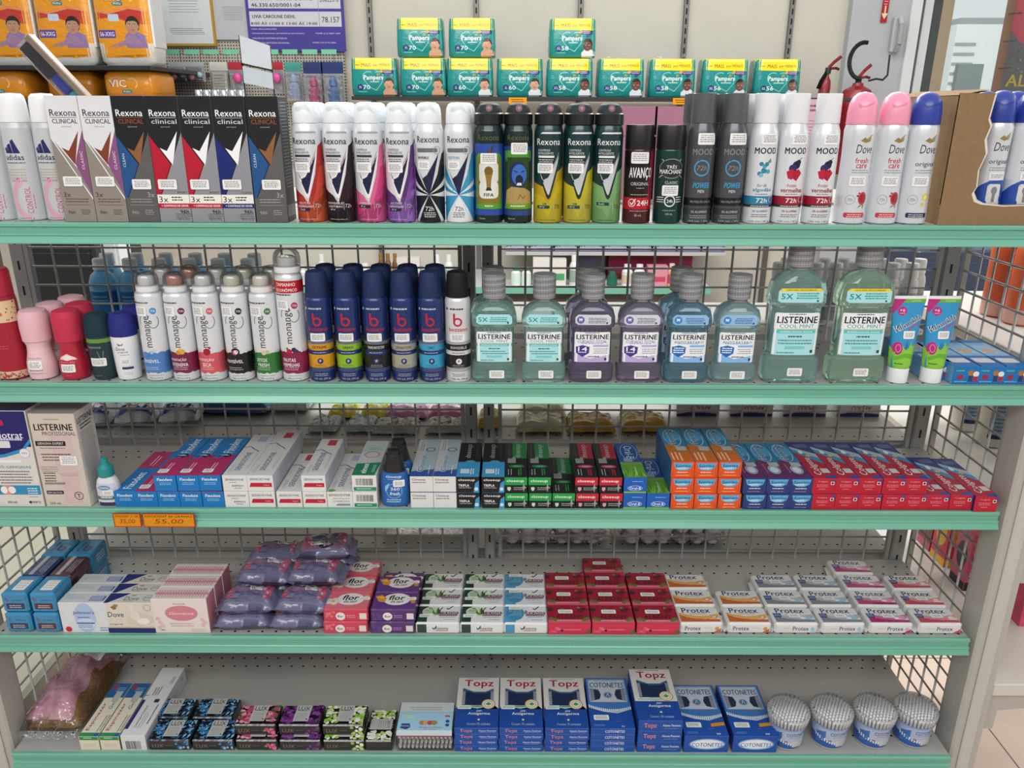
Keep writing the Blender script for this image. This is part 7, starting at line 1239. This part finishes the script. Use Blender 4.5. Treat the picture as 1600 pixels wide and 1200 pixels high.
DS = {'a': 'small white bottle', 'b': 'white tub bottle with tan label', 'c': 'tall white bottle', 'br': 'amber narrow bottle', 'g': 'white bottle with green cap', 'gs': 'short dark green bottle', 'o': 'peach and red bottle'}
cnt = {}
for i, (px, k) in enumerate(WB): cnt[k] = cnt.get(k, 0)+1; inst('sm'+k, sm(k, *KD[k]), (XF(px, 4.31, zm), 4.31, zm+.0005), DS[k]+' on the mint wall shelf, %s from left' % n_[cnt[k]-1], 'bottles on the mint wall shelf')
for i, (px, w, h, d, c, c2, Y, l) in enumerate(((631, .062, .15, .06, 'd4d0cc', 'b04a60', 4.33, 'white and red carton, left of two'), (649, .062, .15, .06, 'd8d4d0', 'b04a60', 4.33, 'white and red carton, right of two'), (845, .09, .15, .06, 'd8d4ce', '6aa884', 4.33, 'white carton with green print, left'), (871, .09, .145, .06, 'd8d4ce', '4f9a6a', 4.33, 'white carton with green print, right'), (922, .15, .16, .1, '4a4560', '5a5470', 4.5, 'slate violet box'), (1012, .48, .15, .12, '86203c', '9a3450', 4.55, 'wide maroon box at the back'), (1025, .11, .11, .06, 'cf8c9c', 'c04860', 4.33, 'pink carton'))):
    inst('wbx%d' % i, carton('carton', 'box', w, d, h, {'*': c}, A(w*1000-2, h*1000-2).r(-w*400, h*200, w*800, h*260, c2)), (XF(px, Y, zm), Y, zm+.0005), l+' on the mint wall shelf', 'cartons on the mint wall shelf')
for i in range(9): inst('vb', carton('violet_box', 'box', .125, .2, .12, {'*': '4a4078'}, A(123, 118).r(-62, 4, 124, 22, 'b4b0c4').t('Mimmo', 0, 34, 90, 22, 'b4b0cc', bold=.04)), (XF(808+38.5*i, 4.36, zm2), 4.48, zm2+.0005), 'violet and white box on the upper wall shelf, %s from left' % n_[i], 'violet boxes on the upper wall shelf')
for i in range(14): inst('lb%d' % (i % 4), carton('low_carton', 'box', .13, .1, .09, {'*': ('6c6e72', 'c4c4c2', '4a8ab0', 'b8a0a8')[i % 4]}, A(128, 88).g(0, 60, 90, 3, 16, ('b4b4b8', '7a8a94', 'c8dce8', '8a4c60')[i % 4], 6)), (XF(424+52*i, 4.3, zm3), 4.32, zm3+.0005), 'small carton on the lowest wall shelf, seen between the bottle necks', 'small cartons on the lowest wall shelf')
# orange tags on the black shelf
for i, px in enumerate((809, 1066)): inst('otg', lambda: tag(G().box(-.045, .045, -.002, 0, -.03, 0, 'd8901c', 'paper').art(A().g(0, -12, 70, 2, 10, '6a3c10', 4), lambda u, v, o: (u, -.002-o, v), 'paper').build('shelf_price_tag'), None, 'price card'), (XF(px, 4.19, zp), 4.195, zp-.004), 'small orange price tag under the teal diaper packs, %s of two' % PL[2][i], 'orange tags on the black shelf')
# fire extinguishers, sign, intercom
def ext(full=True):
    def b():
        t = empty('fire_extinguisher'); tag(t, None, 'fire extinguisher'); r = .085 if full else .03
        G().loft([(r*.9, r*.9, -.45), (r, r, -.44), (r, r, -.05), (r*.8, r*.8, -.015), (r*.35, r*.35, .005), (r*.3, r*.3, .02)], '8c1a22', 'plastic', 32).build('cylinder', t)
        g = G().loft([(.016, .016, .02), (.016, .016, .05)], '3c3c3e', 'steel', 16); g.build('valve', t); g = G(); g.path([(0, 0, .05), (.02, -.01, .08), (.05, -.015, .11)], .009, '8a1a24', 'plastic').path([(.0, 0, .045), (.03, -.02, .05), (.05, -.02, .045)], .007, '7c1820', 'plastic'); g.build('handle', t)
        pts = [(-.02+.0-.07*math.sin(a)*1.0+.02, -.02, .04+.085*(1-math.cos(a))*1.05) for a in [k*math.pi*1.06/12 for k in range(13)]]
        G().path(pts if full else [(0, 0, .04), (-.03, -.01, -.02), (-.04, -.01, -.06)], .011 if full else .01, '1e2021', 'matte', 10).build('hose', t)
        if full: G().path([(.04, -.03, .03), (.08, -.03, .04), (.12, -.02, .035), (.15, .0, .06), (.155, .02, .16)], .005, '3c4042', 'steel').build('bracket', t)
        return t
    return b
p_ = at(1340, 136, 4.5); inst('ext', ext(), (p_.x, 4.5, p_.z), 'red fire extinguisher with black hose on the grey wall panel'); p_ = at(1293, 112, 4.6); inst('ext2', ext(False), (p_.x, 4.6, p_.z-.03), 'slim red and black extinguisher in the wall corner', None, 0, 0, .08)
panel('arrow_sign', 1375, -24, 1393, 35, 4.735, 'b02834', 'red safety sign with a pale downward arrow', 'sign', lambda q, w, h: q.g(0, h*.62, w*.7, 3, 14, 'e0b0b0', 5).r(-4, h*.2, 8, h*.24, 'e0d8b0').p([(-18, h*.24), (18, h*.24), (0, h*.08)], 'e0d8b0'))
def icom():
    t = empty('intercom'); tag(t, None, 'intercom'); G().box(-.026, .026, -.03, 0, -.09, .09, 'b8babc', 'plastic', .006).build('base', t); G().path([(0, -.04, .085), (.004, -.055, .05), (.004, -.055, -.05), (0, -.04, -.085)], .014, 'd4d6d8', 'plastic').build('handset', t); return t
p_ = at(1403, 54, 4.7); inst('icom', icom, (p_.x, 4.735, p_.z), 'white wall intercom handset beside the window frame')
# outside
OB = lambda px, py, Y: at(px, py, Y)
def blk(name, x0, y0, x1, y1, Y, D, col, lbl, cat, mat='wall', art=None, zb=None):
    a = at(x0, y1, Y); b = at(x1, y0, Y); w = b.x-a.x; zb = a.z if zb is None else zb; h = b.z-zb; g = G().box(-w/2, w/2, 0, D, 0, h, col, mat)
    if art: q = A(); art(q, w, h); g.add(*q.mesh(lambda u, v, o: (u*1000, -o*200, v*1000)), mat=mat)
    o = g.build(name); o.location = ((a.x+b.x)/2, Y, zb); return tag(o, lbl, cat)
blk('pillar', 1452, -60, 1503, 130, 5.6, .3, 'dcbc9c', 'beige pillar just outside the window', 'pillar', zb=-1)  # solid block standing in for a beige reflection in the glass
def bld(q, w, h):
    for k in range(6): q.r(-w/2, h*(.5+.07*k), w*.45, h*.02, '9aa4a8')
    q.r(-w*.45, h*.05, w*.36, h*.36, '6a7880').t('S', -w*.36, h*.62, w*.1, h*.14, 'c02c3c', bold=.05).r(w*.0, h*.04, w*.14, h*.3, '8a98a0').r(w*.22, 0, w*.12, h*.42, '7c8890').r(-w/2, h*.42, w, h*.03, '8a9094')
blk('building', 1480, 38, 1570, 132, 26, 6, 'e6eaea', 'pale commercial building across the street', 'building', art=bld, zb=0); G().box(2, 40, 5.3, 60, -.05, -.01, 'a8a49c', 'wall').build('street'); st(bpy.data.objects['street'])
blk('roof_block', 1500, 28, 1600, 42, 30, 8, 'a8b0b0', 'grey roofline of the building across the street', 'roof')
blk('street_fence', 1492, 100, 1538, 136, 14, .1, '5a6466', 'dark fence panel across the street', 'fence', zb=0)
def palm():
    t = empty('palm_plant'); tag(t, None, 'plant'); G().tube((0, 0, 0), (0, 0, 1.3), .06, '6a6a4a', 'matte', 8).build('trunk', t); g = G()
    for k in range(16): a = k*.7; l = .5; g.add([(0, 0, 1.25), (l*.5*math.cos(a)+.04, l*.5*math.sin(a), 1.6), (l*math.cos(a), l*math.sin(a), 1.35+.03*k), (l*.5*math.cos(a)-.04, l*.5*math.sin(a), 1.56)], [(0, 1, 2, 3)], '8fb45a', 'matte')
    g.build('fronds', t); return t
p_ = at(1512, 125, 12); inst('palm', palm, (p_.x, 12, 0), 'green leafy plant across the street')
a_ = at(1556, 135, 5.5); b_ = at(1571, -60, 5.5); t = empty('banner_pole', (0, 0, 0)); tag(t, 'brown wooden banner pole outside the window', 'pole'); G().tube((a_.x, 5.5, 0), (a_.x, 5.5, 3), .026, '9a6040', 'matte', 12).build('pole', t)
for k in range(6): z = 1.6+.16*k; g = G().path([(a_.x-.03, 5.46, z), (a_.x+.05, 5.46, z+.006)], .004, '3a3030'); g.build('tie', t)
a2 = at(1566, 142, 5.5); w_ = .8; q = A(800, 1400); q.r(-400, 0, 800, 1400, '6a6a6e'); q.c(-60, 880, 480, 'e04860', 500).c(60, 1060, 420, 'e85a80', 420)
for k in range(30): q.c(random.uniform(-390, 200), random.uniform(280, 420), random.uniform(3, 9), random.choice(['8a4a3c', '9a9a9c', '4a4a50']), n=7)
q.t('ALMOÇO', -130, 225, 480, 90, 'e0c040', bold=.04); g = G().box(-.4, .4, 0, .01, 0, 1.4, '6a6a6e', 'paper').art(q, lambda u, v, o: (u, -o*4-.001, v), 'paper'); o = g.build('banner'); o.location = (a_.x+.44, 5.52, a2.z-.17); tag(o, 'pink and grey banner with yellow lettering outside the window', 'banner')
# ---------------------------------------------------------------- end-of-aisle shelves at the right end
def eshelf(z, lbl):
    t = empty('end_shelf', (.935, 1.3, z)); tag(t, lbl, 'shelf'); G().box(0, .42, -.05, .62, -.028, 0, 'd4d0c8', 'paint', .002).build('deck', t)
    for y in (-.035, .6): G().add([(-.002, y, -.028), (.36, y, -.028), (.36, y, -.04), (.03, y, -.075), (.03, y, -.12), (-.002, y, -.12), (-.002, y+.004, -.028), (.36, y+.004, -.028), (.36, y+.004, -.04), (.03, y+.004, -.075), (.03, y+.004, -.12), (-.002, y+.004, -.12)], [(5, 4, 3, 2, 1, 0), (6, 7, 8, 9, 10, 11)]+[(k, (k+1) % 6, 6+(k+1) % 6, 6+k) for k in range(6)], 'b8b6ae', 'paint').build('bracket', t)
for z, l in ((1.08, 'upper pale shelf on the right end of the unit'), (.79, 'middle pale shelf on the right end of the unit'), (.452, 'lowest pale shelf on the right end of the unit')): eshelf(z, l)
ob = bottle('shampoo_bottle', ((30, 0), (33, 4), (33, 40), (33, 150), (26, 165)), 'c4552c', 'plastic', ((24, 165.5), (25, 168), (24, 200), (.01, 202)), 'b8502c', A(200, 160).r(-100, 3, 200, 30, 'd0a090').r(-12, 100, 12, 34, '3c2420').r(-10, 104, 8, 26, 'd0a890').g(-6, 86, 10, 2, 6, '5a2a20', 2))
for i, (px, py) in enumerate(((1556, 492), (1592, 505))): p_ = atz(px, py, 1.08); inst('ob_', ob, (p_.x, p_.y, 1.0805), 'orange shampoo bottle on the upper end shelf, %s of two' % PL[2][i], 'orange shampoo bottles')
pb = bottle('body_lotion_bottle', ((30, 0), (34, 4), (34, 120), (30, 138)), 'd2cfc4', 'plastic', ((14, 138.5), (14, 160), (6, 162), (6, 172), (.01, 173)), 'd8d8d4', A(200, 130).rr(-26, 30, 52, 90, '8aa0b4', 8).g(0, 104, 34, 8, 9, '4a6484', 3).r(-26, 22, 52, 10, '2a3c64'))
for i, (px, py) in enumerate(((1506, 668), (1545, 692), (1586, 716))): p_ = atz(px, py, .79); inst('pb_', pb, (p_.x, p_.y, .7905), 'cream lotion bottle with blue label, %s of three' % PL[3][i], 'cream lotion bottles')
def kid(c1, c2, c3, tx=None):
    q = A(68, 140); q.c(-6, 80, 22, c2, 30).c(-6, 80, 12, c3).r(-34, 0, 68, 22, c2 if c2 != c1 else c3)
    for k in range(12): q.p([(x_ := random.uniform(-30, 30), y_ := random.uniform(20, 130)), (x_+3, y_+1), (x_+1, y_+4)], 'e8d8dc')
    if tx: q.rr(-8, 20, 14, 50, '2c3450', 4).t(tx, -1, 45, 34, 9, 'd8dce4', 90)
    return carton('childrens_gift_box', 'box', .07, .06, .145, {'*': c1}, q, None, None, A(58, 140).c(0, 80, 20, c2, 34).r(-30, 0, 60, 20, c2))
for i, (px, py, c, l) in enumerate(((1462, 852, ('7a3c3c', 'b85868', 'c87888', None), 'brown and pink childrens box'), (1484, 876, ('c03c50', 'd8a82c', 'a83058', None), 'red and yellow childrens box'), (1516, 912, ('c4506c', '26222c', 'd8d0d4', None), 'pink childrens box with black figure'), (1604, 966, ('cc4468', 'd85070', 'e898a8', 'KIDS'), 'pink childrens box with dark KIDS tab'))): p_ = atz(px, py, .452); inst('kid%d' % i, kid(*c), (p_.x, p_.y, .4525), l+' on the lowest end shelf', 'childrens boxes on the end shelf', random.uniform(-.1, .1))
# dark furniture glimpsed beyond
def cab(name, x0, x1, Y, D, h, col, lbl, cat):
    o = G().box(-(x1-x0)/2, (x1-x0)/2, 0, D, 0, h, col, 'plastic', .01).box(-(x1-x0)/2+.02, (x1-x0)/2-.02, -.004, 0, .05, h-.05, col, 'plastic', .002).build(name); o.location = ((x0+x1)/2, Y, 0); tag(o, lbl, cat)
cab('black_cabinet', -1.95, -1.62, 3.05, .4, 1.02, '1c1e20', 'black cabinet seen through the left mesh', 'cabinet'); cab('navy_counter', 1.7, 2.15, 3.3, .5, .95, '2c3a50', 'dark blue counter seen through the right mesh', 'counter')
cab('beige_counter', -2.1, -1.09, 1.15, 1.8, .26, 'a8a492', 'low beige counter beyond the left mesh', 'counter')
cab('white_column', -1.52, -1.44, 2.9, .08, 2.2*.68, 'd4d6d6', 'white post seen through the left mesh', 'post')
